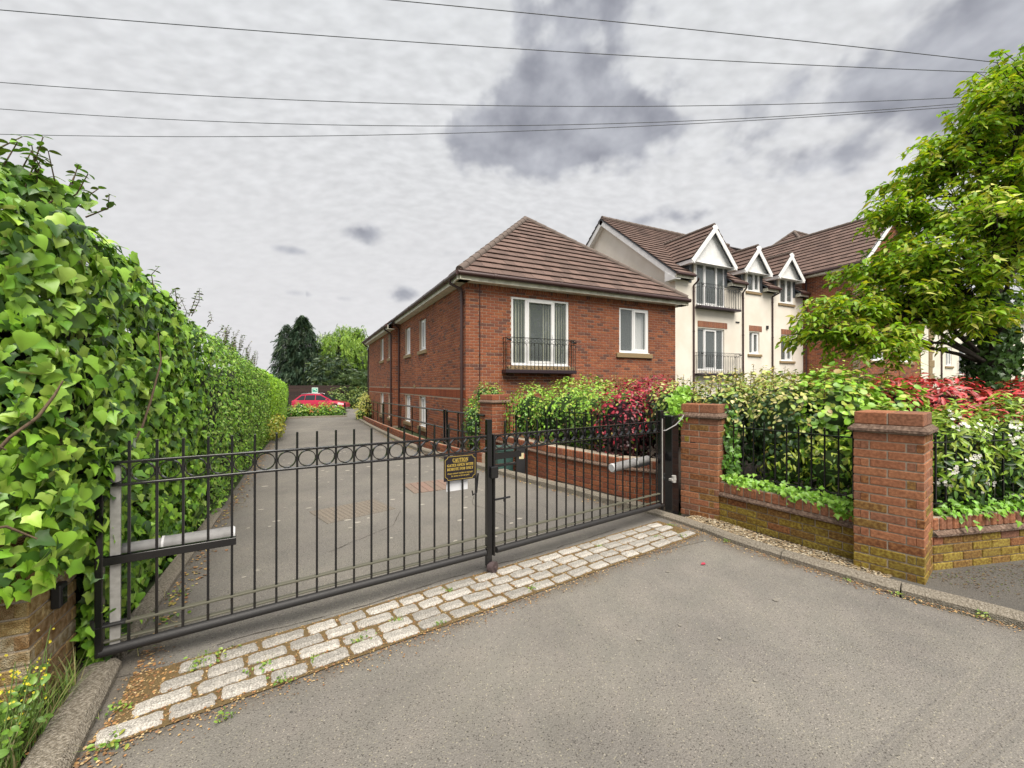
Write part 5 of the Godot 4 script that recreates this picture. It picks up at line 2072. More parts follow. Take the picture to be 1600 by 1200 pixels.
	roof_face(c, V(28.9, 6.25, cd + 8.2), U, V(0, 0.8, -1.0).normalized(), PackedVector2Array([Vector2(0, 0), Vector2(17.0, 0), Vector2(17.0, 5.3), Vector2(0, 5.3)]), [], 0)
	eaves_run(c, V(28.9, 6.2, cd - 0.35), V(45.9, 6.2, cd - 0.35), Vector3.FORWARD, 0.28)
	downpipe(c, V(32.6, 6.16, cd - 0.34), V(32.6, 0, cd - 0.045), 0.2)


const TREE_LOBES := [[7.28, 2.77, 3.46, 0.55], [6.82, 2.42, 3.57, 0.42], [8.05, 2.98, 3.19, 0.70], [7.30, 2.16, 3.11, 0.50], [8.75, 2.72, 3.07, 0.70], [8.47, 3.22, 2.76, 0.75], [8.69, 3.68, 3.32, 0.50], [8.30, 4.32, 3.29, 0.42], [8.96, 4.87, 3.30, 0.45], [9.06, 4.18, 2.81, 0.75], [8.88, 5.13, 3.01, 0.45], [9.85, 5.34, 2.76, 0.65], [9.74, 6.13, 2.59, 0.50], [10.52, 6.83, 2.65, 0.40], [9.00, 5.46, 2.72, 0.38], [11.12, 3.87, 2.80, 0.85], [8.52, 2.62, 2.51, 0.50], [11.01, 4.90, 2.63, 0.85], [11.28, 5.87, 2.28, 0.95], [11.85, 4.28, 2.00, 1.10], [10.91, 3.55, 2.02, 0.80], [8.95, 3.75, 1.95, 0.65], [8.26, 3.91, 2.20, 0.55], [8.20, 3.40, 3.67, 0.40], [9.60, 2.97, 3.54, 0.70], [9.34, 5.90, 2.11, 0.70], [8.0, 3.5, 2.9, 0.5], [9.3, 4.7, 2.3, 0.6], [10.2, 5.9, 3.2, 0.6]]


# ---------------------------------------------------------------- leaves
var LEAF := {}


func leaf_mesh(half: Array, fold: float, curl: float, cup := 0.10) -> ArrayMesh:
	# half outline [x, y] from base to tip on one side; folded along the midrib, cupped between the veins and curled at the tip;
	# the vein is paler than the blade
	var m := MB.new()
	m.colored = true
	var zed := func(x: float, y: float) -> float:
		var ax := absf(x)
		return ax * fold - ax * ax * (fold * 0.9) - curl * y * y + cup * sin(clampf(y, 0, 1) * 9.0) * ax * (0.5 - ax)
	var nrm := func(x: float, y: float) -> Vector3:
		var e := 0.02
		var dx: float = (zed.call(x + e, y) - zed.call(x - e, y)) / (2.0 * e)
		var dy: float = (zed.call(x, y + e) - zed.call(x, y - e)) / (2.0 * e)
		return Vector3(-dx, -dy, 1.0).normalized()
	var put := func(p: Vector2, t: float) -> void:
		m.v.append(Vector3(p.x, p.y, zed.call(p.x, p.y)))
		m.n.append(nrm.call(p.x, p.y))
		m.c.append(Color(1.28, 1.22, 1.5).lerp(Color(0.94, 0.94, 0.9), clampf(t * 2.2, 0, 1)))
	for s in [-1.0, 1.0]:
		var pa := Vector2(0, 0)
		var pe := Vector2(0, 0)
		for q in half:
			var e := Vector2(q[0] * s, q[1])
			var a := Vector2(0, clampf(q[1] * 0.92, 0, 1)) if q[0] > 0.0 else Vector2(0, 1)
			for g in [[0.0, 0.5], [0.5, 1.0]]:
				var p := [pa.lerp(pe, g[0]), pa.lerp(pe, g[1]), a.lerp(e, g[1]), a.lerp(e, g[0])]
				var tt := [g[0], g[1], g[1], g[0]]
				for k in ([0, 1, 2, 0, 2, 3] if s > 0 else [0, 2, 1, 0, 3, 2]):
					put.call(p[k], tt[k])
			pa = a
			pe = e
	# keep the winding in step with the normals
	for i in range(0, m.v.size(), 3):
		var g := (m.v[i + 2] - m.v[i]).cross(m.v[i + 1] - m.v[i])
		if g.dot(m.n[i]) < 0.0:
			var t0 := m.v[i + 1]
			m.v[i + 1] = m.v[i + 2]
			m.v[i + 2] = t0
			var t1 := m.n[i + 1]
			m.n[i + 1] = m.n[i + 2]
			m.n[i + 2] = t1
			var t2 := m.c[i + 1]
			m.c[i + 1] = m.c[i + 2]
			m.c[i + 2] = t2
	return m.mesh()


func leaves_init() -> void:
	LEAF.ivy = leaf_mesh([[0.16, -0.12], [0.36, -0.10], [0.42, 0.05], [0.60, 0.22], [0.40, 0.33], [0.29, 0.45], [0.25, 0.60], [0.12, 0.82], [0.0, 1.0]], 0.34, 0.24)
	LEAF.ivy_wide = leaf_mesh([[0.22, -0.08], [0.42, 0.0], [0.53, 0.18], [0.48, 0.38], [0.36, 0.56], [0.18, 0.78], [0.0, 1.0]], 0.30, 0.32)
	LEAF.oval = leaf_mesh([[0.18, 0.10], [0.30, 0.34], [0.29, 0.58], [0.17, 0.82], [0.0, 1.0]], 0.30, 0.25)
	LEAF.round = leaf_mesh([[0.26, 0.05], [0.44, 0.30], [0.44, 0.58], [0.26, 0.86], [0.0, 1.0]], 0.20, 0.20)
	LEAF.lance = leaf_mesh([[0.11, 0.15], [0.17, 0.40], [0.12, 0.72], [0.0, 1.0]], 0.35, 0.35)
	LEAF.tree = leaf_mesh([[0.15, 0.12], [0.23, 0.34], [0.19, 0.62], [0.09, 0.84], [0.0, 1.0]], 0.25, 0.35)
	var g := MB.new()
	var pp := Vector3.ZERO
	for i in 4:
		var y0 := i / 4.0
		var y1 := (i + 1) / 4.0
		var w0 := 0.02 * (1.0 - y0)
		var w1 := 0.02 * (1.0 - y1)
		g.face([Vector3(-w0, y0, y0 * y0 * 0.35), Vector3(w0, y0, y0 * y0 * 0.35), Vector3(w1, y1, y1 * y1 * 0.35), Vector3(-w1, y1, y1 * y1 * 0.35)], Vector3(0, -0.5, 1))
	LEAF.blade = g.mesh()
	var fl := MB.new()
	for k in 5:
		var b := Basis(Vector3.FORWARD, TAU * k / 5)
		fl.face([b * Vector3(0, 0.05, 0), b * Vector3(0.22, 0.35, 0.05), b * Vector3(0.0, 0.55, 0.1), b * Vector3(-0.22, 0.35, 0.05)], Vector3.BACK)
	LEAF.flower = fl.mesh()
	var sp := MB.new()
	# a short hanging spray: several narrow leaflets on a stalk, for far crowns
	for k in 7:
		var y := 0.1 + 0.13 * k
		for s in [-1.0, 1.0]:
			var a := Vector3(0, y, 0)
			var t := Vector3(s * (0.34 - 0.02 * k), y + 0.20, 0.05 * (k % 3))
			var w := Vector3(0, 0.05, 0.06)
			sp.face([a, a + (t - a) * 0.5 + w, t, a + (t - a) * 0.5 - w], Vector3(0, 0.3, 1))
	LEAF.spray = sp.mesh()


func facing(n: Vector3, tip: Vector3, size: float) -> Basis:
	# leaf basis: z along n, y towards tip
	var y := (tip - n * tip.dot(n))
	if y.length() < 0.01:
		y = n.cross(Vector3(0.3, 0.5, 0.8))
	y = y.normalized()
	var x := y.cross(n).normalized()
	return Basis(x, y, x.cross(y)).scaled_local(Vector3.ONE * size)


func rnd3() -> Vector3:
	return Vector3(rng.randfn(), rng.randfn(), rng.randfn())


func pick(cols: Array) -> Color:
	return cols[rng.randi() % cols.size()]


func foliage(node: Node3D, called: String, me: Mesh, tr: Array, co: Array, n_parts: int, gloss := false) -> void:
	# the leaves that show largest are parts of their own; the rest is one part
	var m: StandardMaterial3D = M.leaf_gloss if gloss else (M.leaf_tree if node.name.begins_with("street") else M.leaf_many)
	if n_parts <= 0:
		many(called, me, m, tr, co, node)
		return
	var idx := range(tr.size())
	var score := func(i: int) -> float:
		var p: Vector3 = node.transform * tr[i].origin
		var f := Vector3(0.438, 0, -0.899)
		var z := (p - EYE).dot(f)
		if z < 0.5 or absf((p - EYE).dot(Vector3(0.899, 0, 0.438))) > z * 1.2 or absf(p.y - 1.6) > z * 0.9:
			return -1.0
		return tr[i].basis.y.length() / z
	var sc := PackedFloat32Array()
	for i in tr.size():
		sc.append(score.call(i))
	idx.sort_custom(func(a, b) -> bool: return sc[a] > sc[b])
	var pal := {}
	var t2 := []
	var c2 := []
	for k in idx.size():
		var i: int = idx[k]
		if k < n_parts and sc[i] > 0.0:
			var c: Color = co[i]
			var key := "%d_%d_%d" % [int(c.r * 40), int(c.g * 25), int(c.b * 60)]
			if not pal.has(key):
				var lm: StandardMaterial3D = leafy(L(c.r, c.g, c.b), m.roughness, m.backlight.r)
				pal[key] = lm
			part("leaf", me, pal[key], node).transform = tr[i]
		else:
			t2.append(tr[i])
			c2.append(co[i])
	many(called, me, m, t2, c2, node)


const IVY := [Color(0.20, 0.41, 0.03), Color(0.15, 0.33, 0.026), Color(0.24, 0.46, 0.036), Color(0.11, 0.26, 0.022), Color(0.055, 0.14, 0.018), Color(0.27, 0.48, 0.055), Color(0.30, 0.46, 0.06), Color(0.04, 0.105, 0.018)]


func hedge_top(d: float) -> float:
	return lerp_line([[2.42, 2.2], [2.56, 2.5], [2.66, 2.9], [2.66, 3.6], [2.52, 4.8], [2.38, 6.3], [2.26, 9.0], [2.20, 10.8], [2.08, 16.0], [1.95, 22.0], [1.78, 29.0]], d)


func hedge_leaves(d_a: float, d_b: float, count: int, size0: float, size1: float, cols: Array, xf: float, tr: Array, co: Array, yb := 0.05, hang := 0.7) -> void:
	# leaves over the drive side and the top of the hedge; xf is the face towards the drive
	for i in count:
		var d := rng.randf_range(d_a, d_b)
		var top := hedge_top(d) - gh(d) * 0.0
		var lump := 0.10 * nz.get_noise_2d(d * 26.0, 10.0) + 0.07 * nz.get_noise_2d(d * 70.0, 90.0)
		var depth := absf(rng.randfn(0, 0.06))
		var side := top - 0.35
		var t := rng.randf() * (side + 1.0)
		var p: Vector3
		var n: Vector3
		if t < side:
			var y := lerpf(yb + gh(d), side, t / side)
			if yb < 0.03 and size1 > 0.09 and d < 3.22 and y < 0.74 + 0.12 * nz.get_noise_2d(d * 60.0, 3.0):
				continue
			var l2 := 0.11 * nz.get_noise_3d(d * 30.0, y * 30.0, 5.0)
			var bulge := 0.07 * sin(clampf(y / top, 0, 1) * PI)
			p = V(xf + bulge + l2 + lump * 0.4 - depth, y, d)
			n = Vector3(1, 0.35, 0.25)
		else:
			var a := clampf((t - side) / 0.6, 0, 1) * PI * 0.5
			var over := maxf(0.0, t - side - 0.6)
			var l2 := 0.10 * nz.get_noise_3d(d * 30.0, a * 14.0, 25.0)
			p = V(xf - 0.35 + (0.35 + l2 + lump * 0.4 - depth) * cos(a) - over * 1.6, side + (0.35 + l2 + lump - depth) * sin(a), d)
			n = Vector3(cos(a), sin(a) + 0.2, 0.2)
		n = (n.normalized() + rnd3() * 0.38).normalized()
		var tip := Vector3(0.25, -hang, 0.1) + rnd3() * 0.5
		var s := rng.randf_range(size0, size1)
		tr.append(Transform3D(facing(n, tip, s), p))
		co.append(pick(cols) * rng.randf_range(0.75, 1.2))


func shoots(node: Node3D, spots: Array, cols: Array, leaf: float) -> void:
	# upright young shoots standing above a hedge: [base, top] pairs
	var st := MB.new()
	var tr := []
	var co := []
	for s in spots:
		var a: Vector3 = s[0]
		var b: Vector3 = s[1]
		var m := (a + b) * 0.5 + rnd3() * 0.02
		st.path([a, m, b], [0.0045, 0.0035, 0.002], 5)
		var cnt := int((b - a).length() / (leaf * 0.55))
		for k in range(1, cnt + 1):
			var p := a.lerp(m, minf(1, 2.0 * k / cnt)) if k * 2 < cnt else m.lerp(b, 2.0 * k / cnt - 1.0)
			for q in [1.0, -1.0]:
				var out := Basis(Vector3.UP, k * 1.57 + a.x * 9.0) * Vector3(q, 0.55, 0)
				tr.append(Transform3D(facing((Vector3.UP + rnd3() * 0.3).normalized(), out, leaf * rng.randf_range(0.6, 1.0) * (1.0 - 0.35 * k / cnt)), p))
				co.append(pick(cols) * rng.randf_range(0.8, 1.15))
	part("shoot_stems", st, M.stem, node).set_meta("kind", "stuff")
	many("shoot_leaves", LEAF.oval, M.leaf_many, tr, co, node)


func hedges() -> void:
	nz.seed = 33
	nz.frequency = 0.05
	rng.seed = 1001
	# near end: ivy over a wall and pillar
	var iv := thing("ivy_hedge", "big-leaved glossy ivy smothering the wall left of the gate", "ivy")
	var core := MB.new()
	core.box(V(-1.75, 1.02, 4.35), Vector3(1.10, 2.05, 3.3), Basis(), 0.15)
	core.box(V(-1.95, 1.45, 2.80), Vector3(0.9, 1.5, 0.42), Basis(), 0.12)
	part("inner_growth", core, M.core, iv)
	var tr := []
	var co := []
	hedge_leaves(2.55, 6.0, 9500, 0.036, 0.0901, IVY, -1.08, tr, co, 0.02, 0.9)
	# the rounded end that faces the street, and the growth over the pillar
	for i in 5600:
		var x := -1.02 - pow(rng.randf(), 0.8) * 1.5
		var y := rng.randf_range(0.70, 2.62)
		var r := maxf(0.0, y - 2.2)
		var rx := maxf(0.0, x + 1.35)
		var l2 := 0.12 * nz.get_noise_3d(x * 30.0, y * 30.0, 55.0)
		var d := 2.50 + r * r * 1.3 + rx * rx * 2.0 - l2 + absf(rng.randfn(0, 0.06))
		if y > hedge_top(d) + 0.04:
			continue
		var n := (Vector3(0.35 + rx * 2.0, 0.35 + r, 1.0).normalized() + rnd3() * 0.35).normalized()
		tr.append(Transform3D(facing(n, Vector3(0.1, -1.0, 0.2) + rnd3() * 0.5, rng.randf_range(0.034, 0.086)), V(x, y, d)))
		co.append(pick(IVY) * rng.randf_range(0.75, 1.2))
	# trailing down between pillar and gate
	for i in 900:
		var y := rng.randf_range(0.05, 1.35)
		var d := rng.randf_range(3.08, 3.5)
		var x := -1.06 + 0.10 * nz.get_noise_2d(y * 50.0, d * 50.0) + absf(rng.randfn(0, 0.04)) - (0.05 if y < 0.3 else 0.0)
		var n := (Vector3(0.9, 0.4, 0.6).normalized() + rnd3() * 0.4).normalized()
		tr.append(Transform3D(facing(n, Vector3(0.1, -1.0, 0.2) + rnd3() * 0.5, rng.randf_range(0.035, 0.075)), V(x, y, d)))
		co.append(pick(IVY) * rng.randf_range(0.75, 1.2))
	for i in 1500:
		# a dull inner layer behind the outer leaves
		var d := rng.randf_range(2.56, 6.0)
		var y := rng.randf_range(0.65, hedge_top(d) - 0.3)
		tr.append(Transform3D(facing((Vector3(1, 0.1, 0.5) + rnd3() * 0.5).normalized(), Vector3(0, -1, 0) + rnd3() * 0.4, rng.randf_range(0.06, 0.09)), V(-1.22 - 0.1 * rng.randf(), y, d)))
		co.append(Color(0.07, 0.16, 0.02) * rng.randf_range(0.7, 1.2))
	var ta := []
	var ca := []
	var tb := []
	var cb := []
	for i in tr.size():
		if i % 3 == 0:
			tb.append(tr[i])
			cb.append(co[i])
		else:
			ta.append(tr[i])
			ca.append(co[i])
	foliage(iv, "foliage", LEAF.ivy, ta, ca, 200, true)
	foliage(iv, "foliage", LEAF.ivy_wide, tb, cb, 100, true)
	# old woody stems that show through the gaps
	for q in [[[-1.28, 0.5, 2.52], [-1.2, 1.2, 2.47], [-1.33, 1.9, 2.52]], [[-1.5, 1.25, 2.46], [-1.25, 1.38, 2.43], [-1.12, 1.33, 2.50]], [[-1.62, 1.62, 2.48], [-1.38, 1.72, 2.44], [-1.2, 1.95, 2.47]], [[-1.17, 1.3, 2.52], [-1.05, 1.46, 2.56], [-1.0, 1.62, 2.64]], [[-1.0, 1.15, 3.4], [-0.97, 1.5, 3.75], [-1.02, 2.0, 4.1]], [[-1.42, 0.95, 2.46], [-1.2, 1.02, 2.44], [-1.05, 0.93, 2.56]]]:
		var sm := MB.new()
		var pts := []
		for p in q:
			pts.append(V(p[0], p[1], p[2]))
		var mid1: Vector3 = pts[0].lerp(pts[1], 0.5) + rnd3() * 0.02
		var mid2: Vector3 = pts[1].lerp(pts[2], 0.5) + rnd3() * 0.02
		sm.path([pts[0], mid1, pts[1], mid2, pts[2]], [0.008, 0.007, 0.007, 0.006, 0.003], 7)
		part("stem", sm, M.stem, iv)
	var sh := []
	for q in [[-1.22, 2.46, 2.70, 0.36], [-1.20, 2.46, 2.76, 0.30], [-1.17, 2.46, 2.72, 0.40], [-1.15, 2.5, 2.82, 0.28], [-1.18, 2.5, 2.88, 0.34], [-1.12, 2.5, 2.9, 0.24], [-1.10, 2.5, 2.98, 0.20], [-1.14, 2.48, 2.78, 0.34], [-1.22, 2.48, 2.82, 0.26], [-1.19, 2.5, 2.95, 0.30], [-1.40, 2.5, 2.55, 0.42], [-1.30, 2.5, 2.6, 0.36], [-1.55, 2.5, 2.5, 0.46], [-1.22, 2.52, 2.75, 0.28], [-1.35, 2.55, 2.8, 0.34], [-1.12, 2.55, 3.2, 0.16], [-1.15, 2.42, 4.5, 0.24], [-1.1, 2.36, 5.0, 0.2], [-1.2, 2.38, 5.3, 0.26]]:
		var b := V(q[0], q[1], q[2])
		sh.append([b, b + Vector3(rng.randf_range(-0.02, 0.14), q[3] * 0.72, rng.randf_range(-0.1, 0.1))])
	shoots(iv, sh, [Color(0.13, 0.28, 0.03), Color(0.17, 0.34, 0.035), Color(0.14, 0.20, 0.04)], 0.075)
	# middle: mixed small-leaved hedge
	var hm := thing("mixed_hedge", "loose mixed green hedge with young shoots, middle of the drive's left side", "hedge")
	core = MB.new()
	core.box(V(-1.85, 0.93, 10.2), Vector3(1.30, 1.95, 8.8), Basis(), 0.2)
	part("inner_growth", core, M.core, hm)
	tr = []
	co = []
	var mixc := [Color(0.21, 0.42, 0.035), Color(0.15, 0.33, 0.03), Color(0.27, 0.48, 0.055), Color(0.11, 0.25, 0.028), Color(0.34, 0.48, 0.11), Color(0.08, 0.17, 0.03)]
	hedge_leaves(5.7, 14.6, 15000, 0.03, 0.065, mixc, -1.02, tr, co, 0.02, 0.2)
	foliage(hm, "foliage", LEAF.oval, tr, co, 60)
	sh = []
	for i in 46:
		var d := rng.randf_range(5.6, 12.5)
		var b := V(rng.randf_range(-1.35, -1.02), hedge_top(d) - 0.08, d)
		sh.append([b, b + Vector3(rng.randf_range(-0.04, 0.10), rng.randf_range(0.12, 0.36), rng.randf_range(-0.08, 0.08))])
	shoots(hm, sh, [Color(0.09, 0.15, 0.03), Color(0.12, 0.2, 0.03), Color(0.13, 0.11, 0.04)], 0.06)
	var yl := thing("gold_shrub", "small golden variegated shrub at foot of the hedge along the drive", "shrub", V(-0.92, gh(15.0), 15.2))
	tr = []
	co = []
	for i in 900:
		var dr := rnd3().normalized()
		var p := dr * Vector3(0.34, 0.42, 1.5) * rng.randf_range(0.7, 1.05) + Vector3.UP * 0.40
		if p.y < 0.0:
			continue
		tr.append(Transform3D(facing((dr + rnd3() * 0.4).normalized(), Vector3(0.3, -0.4, 0) + rnd3() * 0.6, rng.randf_range(0.05, 0.09)), p))
		co.append(pick([Color(0.42, 0.40, 0.05), Color(0.36, 0.36, 0.05), Color(0.22, 0.30, 0.05)]) * rng.randf_range(0.8, 1.15))
	many("foliage", LEAF.oval, M.leaf_many, tr, co, yl)
	# far: clipped bright privet
	var hf := thing("clipped_hedge", "neatly clipped bright lime hedge at far end of the drive", "hedge")
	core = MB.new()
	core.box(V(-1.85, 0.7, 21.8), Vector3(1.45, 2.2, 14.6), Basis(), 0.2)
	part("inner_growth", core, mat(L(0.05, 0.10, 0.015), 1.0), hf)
	tr = []
	co = []
	var priv := [Color(0.28, 0.52, 0.03), Color(0.23, 0.46, 0.03), Color(0.34, 0.58, 0.04), Color(0.17, 0.36, 0.025)]
	hedge_leaves(14.4, 29.0, 12000, 0.05, 0.09, priv, -1.04, tr, co, 0.02, 0.1)
	for i in 700:
		var y := rng.randf_range(-0.3, 1.75)
		var x := rng.randf_range(-2.2, -1.0)
		tr.append(Transform3D(facing((Vector3(0.2, 0.4, -1) + rnd3() * 0.4).normalized(), rnd3(), 0.07), V(x, y, 29.1)))
		co.append(pick(priv))
	many("foliage", LEAF.oval, M.leaf_many, tr, co, hf)


func blob_shrub(called: String, label: String, cat: String, lobes: Array, count: int, leaf: String, s0: float, s1: float, inner: Array, outer: Array, n_parts := 0, gloss := false, tipup := 0.4, share := 0.5, core := Color(0.03, 0.06, 0.012)) -> Node3D:
	# lobes: [x, y, d, rx, ry, rz]; outer colours sit towards the top and outside of each lobe
	var t := thing(called, label, cat, V(lobes[0][0], 0, lobes[0][2]))
	var at := t.position
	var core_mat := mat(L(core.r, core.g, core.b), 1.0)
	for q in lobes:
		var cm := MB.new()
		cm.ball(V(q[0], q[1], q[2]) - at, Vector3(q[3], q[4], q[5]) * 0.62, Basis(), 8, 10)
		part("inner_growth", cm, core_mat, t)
	var tr := []
	var co := []
	var tot := 0.0
	for q in lobes:
		tot += q[3] * q[4] + q[4] * q[5] + q[3] * q[5]
	for q in lobes:
		var k := int(count * (q[3] * q[4] + q[4] * q[5] + q[3] * q[5]) / tot)
		for i in k:
			var dr := rnd3().normalized()
			if dr.dot(EYE - V(q[0], q[1], q[2])) < -1.2:
				continue
			var lump := 1.0 + 0.30 * nz.get_noise_3d((q[0] + dr.x) * 34.0, (q[1] + dr.y) * 34.0, dr.z * 34.0)
			var f := lump * (1.0 - absf(rng.randfn(0, 0.13)))
			var p: Vector3 = V(q[0], q[1], q[2]) - at + dr * Vector3(q[3], q[4], q[5]) * f
			if p.y < gh(q[2]) + 0.04:
				continue
			var n := (dr + Vector3.UP * 0.35 + rnd3() * 0.40).normalized()
			var tip := dr * 0.7 + Vector3.UP * (tipup * (1.0 if dr.y > 0.0 else 0.2)) - Vector3.UP * 0.35 + rnd3() * 0.5
			tr.append(Transform3D(facing(n, tip, rng.randf_range(s0, s1)), p))
			var outer_top := dr.y * 0.55 + (f - 0.85) * 1.2 + rng.randf_range(-0.3, 0.3) > 1.0 - share - 0.35
			var cc: Color = (pick(outer) if outer_top else pick(inner)) * rng.randf_range(0.72, 1.25)
			if rng.randf() < 0.07:
				cc = pick([Color(0.20, 0.30, 0.04), Color(0.30, 0.22, 0.06), Color(0.06, 0.13, 0.02), Color(0.34, 0.40, 0.08)])
			co.append(cc)
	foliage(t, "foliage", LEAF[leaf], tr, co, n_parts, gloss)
	return t


func ivy_patch(label: String, pts: Array, count: int, s0: float, s1: float, spread: Vector3, nrm: Vector3, cols: Array, n_parts: int) -> void:
	# ivy trailing along points [x, y, d]
	var t := thing("ivy", label, "ivy", V(pts[0][0], pts[0][1], pts[0][2]))
	var tr := []
	var co := []
	for i in count:
		var k := rng.randf() * (pts.size() - 1)
		var j := int(k)
		var a := V(pts[j][0], pts[j][1], pts[j][2])
		var b := V(pts[mini(j + 1, pts.size() - 1)][0], pts[mini(j + 1, pts.size() - 1)][1], pts[mini(j + 1, pts.size() - 1)][2])
		var p := a.lerp(b, k - j) + rnd3() * spread - t.position
		tr.append(Transform3D(facing((nrm + rnd3() * 0.4).normalized(), Vector3(-0.2, -0.8, 0.3) + rnd3() * 0.6, rng.randf_range(s0, s1)), p))
		co.append(pick(cols) * rng.randf_range(0.8, 1.2))
	var st := MB.new()
	var pp := []
	var rr := []
	for q in pts:
		pp.append(V(q[0], q[1], q[2]) - t.position)
		rr.append(0.006)
	if pp.size() > 1:
		st.path(pp, rr, 6)
		part("stem", st, M.stem, t)
	foliage(t, "foliage", LEAF.ivy, tr, co, n_parts)


func shrubs() -> void:
	rng.seed = 2002
	nz.seed = 44
	var lime := [Color(0.20, 0.40, 0.025), Color(0.26, 0.46, 0.04), Color(0.16, 0.34, 0.025), Color(0.34, 0.42, 0.06)]
	var green := [Color(0.085, 0.20, 0.02), Color(0.11, 0.25, 0.025), Color(0.06, 0.15, 0.02), Color(0.14, 0.29, 0.03)]
	var dark := [Color(0.03, 0.075, 0.02), Color(0.045, 0.10, 0.025), Color(0.06, 0.12, 0.05), Color(0.025, 0.06, 0.02)]
	blob_shrub("green_shrub", "fresh green small-leaved shrub beside the small pillar below the balcony window", "shrub", [[3.98, 0.98, 7.25, 0.52, 0.66, 0.7], [4.15, 1.0, 6.3, 0.55, 0.68, 0.75], [4.35, 0.98, 5.6, 0.5, 0.66, 0.6], [4.9, 1.05, 6.9, 0.8, 0.72, 0.9]], 10500, "oval", 0.035, 0.07, green, lime, 40, false, 0.5, 0.5)
	blob_shrub("crimson_shrub", "crimson and purple-leaved shrub rising behind the right gate leaf", "shrub", [[4.25, 0.92, 4.95, 0.42, 0.72, 0.5], [4.75, 1.05, 5.0, 0.5, 0.66, 0.6], [5.4, 1.15, 5.3, 0.55, 0.60, 0.6]], 7000, "oval", 0.035, 0.07, [Color(0.05, 0.012, 0.018), Color(0.075, 0.014, 0.02), Color(0.035, 0.012, 0.016)], [Color(0.30, 0.010, 0.030), Color(0.36, 0.016, 0.038), Color(0.22, 0.010, 0.03)], 40, false, 0.5, 0.46, Color(0.02, 0.008, 0.01))
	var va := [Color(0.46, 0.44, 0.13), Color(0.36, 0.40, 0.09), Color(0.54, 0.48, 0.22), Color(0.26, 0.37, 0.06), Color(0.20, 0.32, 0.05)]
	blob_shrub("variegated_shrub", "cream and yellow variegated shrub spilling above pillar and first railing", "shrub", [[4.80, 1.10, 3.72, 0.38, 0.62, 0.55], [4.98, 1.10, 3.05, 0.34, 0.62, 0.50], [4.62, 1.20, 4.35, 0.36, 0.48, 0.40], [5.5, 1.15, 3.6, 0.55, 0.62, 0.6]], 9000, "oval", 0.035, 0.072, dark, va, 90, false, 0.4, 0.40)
	blob_shrub("leafy_shrub", "broad bright green round-leaved shrub behind the corner pillar", "shrub", [[5.30, 1.08, 2.70, 0.50, 0.66, 0.50], [5.75, 1.14, 2.85, 0.55, 0.66, 0.55], [6.1, 1.00, 2.5, 0.5, 0.62, 0.5], [5.2, 0.9, 2.2, 0.40, 0.52, 0.3]], 6500, "round", 0.045, 0.085, green, lime, 160, false, 0.3, 0.6)
	blob_shrub("photinia", "vivid red-leaved shrub at far right above the white flowers", "shrub", [[7.0, 1.12, 2.35, 0.72, 0.60, 0.5], [8.0, 1.06, 1.9, 0.7, 0.58, 0.55], [6.45, 1.24, 2.62, 0.45, 0.46, 0.4]], 6600, "lance", 0.07, 0.125, [Color(0.10, 0.03, 0.025), Color(0.07, 0.05, 0.02), Color(0.13, 0.02, 0.02)], [Color(0.46, 0.028, 0.04), Color(0.36, 0.018, 0.028), Color(0.52, 0.08, 0.07), Color(0.26, 0.03, 0.025), Color(0.50, 0.04, 0.045)], 140, false, 0.9, 0.62, Color(0.02, 0.01, 0.008))
	var ch := blob_shrub("white_flower_shrub", "green shrub dotted with white flower clusters right of the corner pillar", "shrub", [[5.55, 0.85, 1.78, 0.46, 0.58, 0.26], [6.3, 0.86, 1.62, 0.52, 0.60, 0.30], [7.1, 0.85, 1.45, 0.52, 0.58, 0.32]], 8500, "lance", 0.055, 0.095, green + dark, [Color(0.24, 0.38, 0.03), Color(0.19, 0.34, 0.03), Color(0.30, 0.40, 0.05)], 100, false, 0.4, 0.5)
	var tr := []
	var co := []
	rng.seed = 88
	for k in 34:
		var q: Array = [[5.55, 0.85, 1.78, 0.46, 0.58, 0.26], [6.3, 0.86, 1.62, 0.52, 0.60, 0.30], [7.1, 0.85, 1.45, 0.52, 0.58, 0.32]][rng.randi() % 3]
		var dr := Vector3(rng.randfn(), rng.randfn() * 0.8 + 0.5, absf(rng.randfn()) * 0.9 + 0.2).normalized()
		var p: Vector3 = V(q[0], q[1], q[2]) + dr * Vector3(q[3], q[4], q[5]) * 1.0 - ch.position
		for j in 10:
			tr.append(Transform3D(facing((dr + rnd3() * 0.4).normalized(), rnd3(), rng.randf_range(0.022, 0.034)), p + rnd3() * 0.026 + dr * 0.02))
			co.append(Color(0.78, 0.77, 0.72) * rng.randf_range(0.92, 1.04))
	many("blossom", LEAF.flower, M.leaf_many, tr, co, ch)
	blob_shrub("gold_green_shrub", "yellow-green palmate shrub low behind railing beside the corner pillar", "shrub", [[4.86, 0.72, 2.45, 0.2, 0.34, 0.28], [4.82, 0.68, 2.9, 0.18, 0.3, 0.26]], 900, "lance", 0.05, 0.085, green, [Color(0.30, 0.42, 0.03), Color(0.36, 0.44, 0.05)], 40, false, 0.3, 0.5)
	blob_shrub("wall_shrub", "clipped evergreen bush at the house corner behind the handrail", "shrub", [[3.24, 0.66, 8.50, 0.20, 0.66, 0.36], [3.40, 0.70, 8.95, 0.24, 0.66, 0.4]], 2600, "oval", 0.035, 0.06, green + dark, green + lime, 0, false, 0.3, 0.25)
	blob_shrub("wispy_shrub", "wispy reddish-green young shrub against brick front behind small pillar", "shrub", [[3.62, 1.34, 8.95, 0.20, 0.32, 0.25], [3.90, 1.36, 9.0, 0.24, 0.30, 0.25]], 1300, "oval", 0.035, 0.065, green, [Color(0.20, 0.26, 0.06), Color(0.26, 0.16, 0.05), Color(0.22, 0.36, 0.04)], 0, false, 0.6, 0.4)
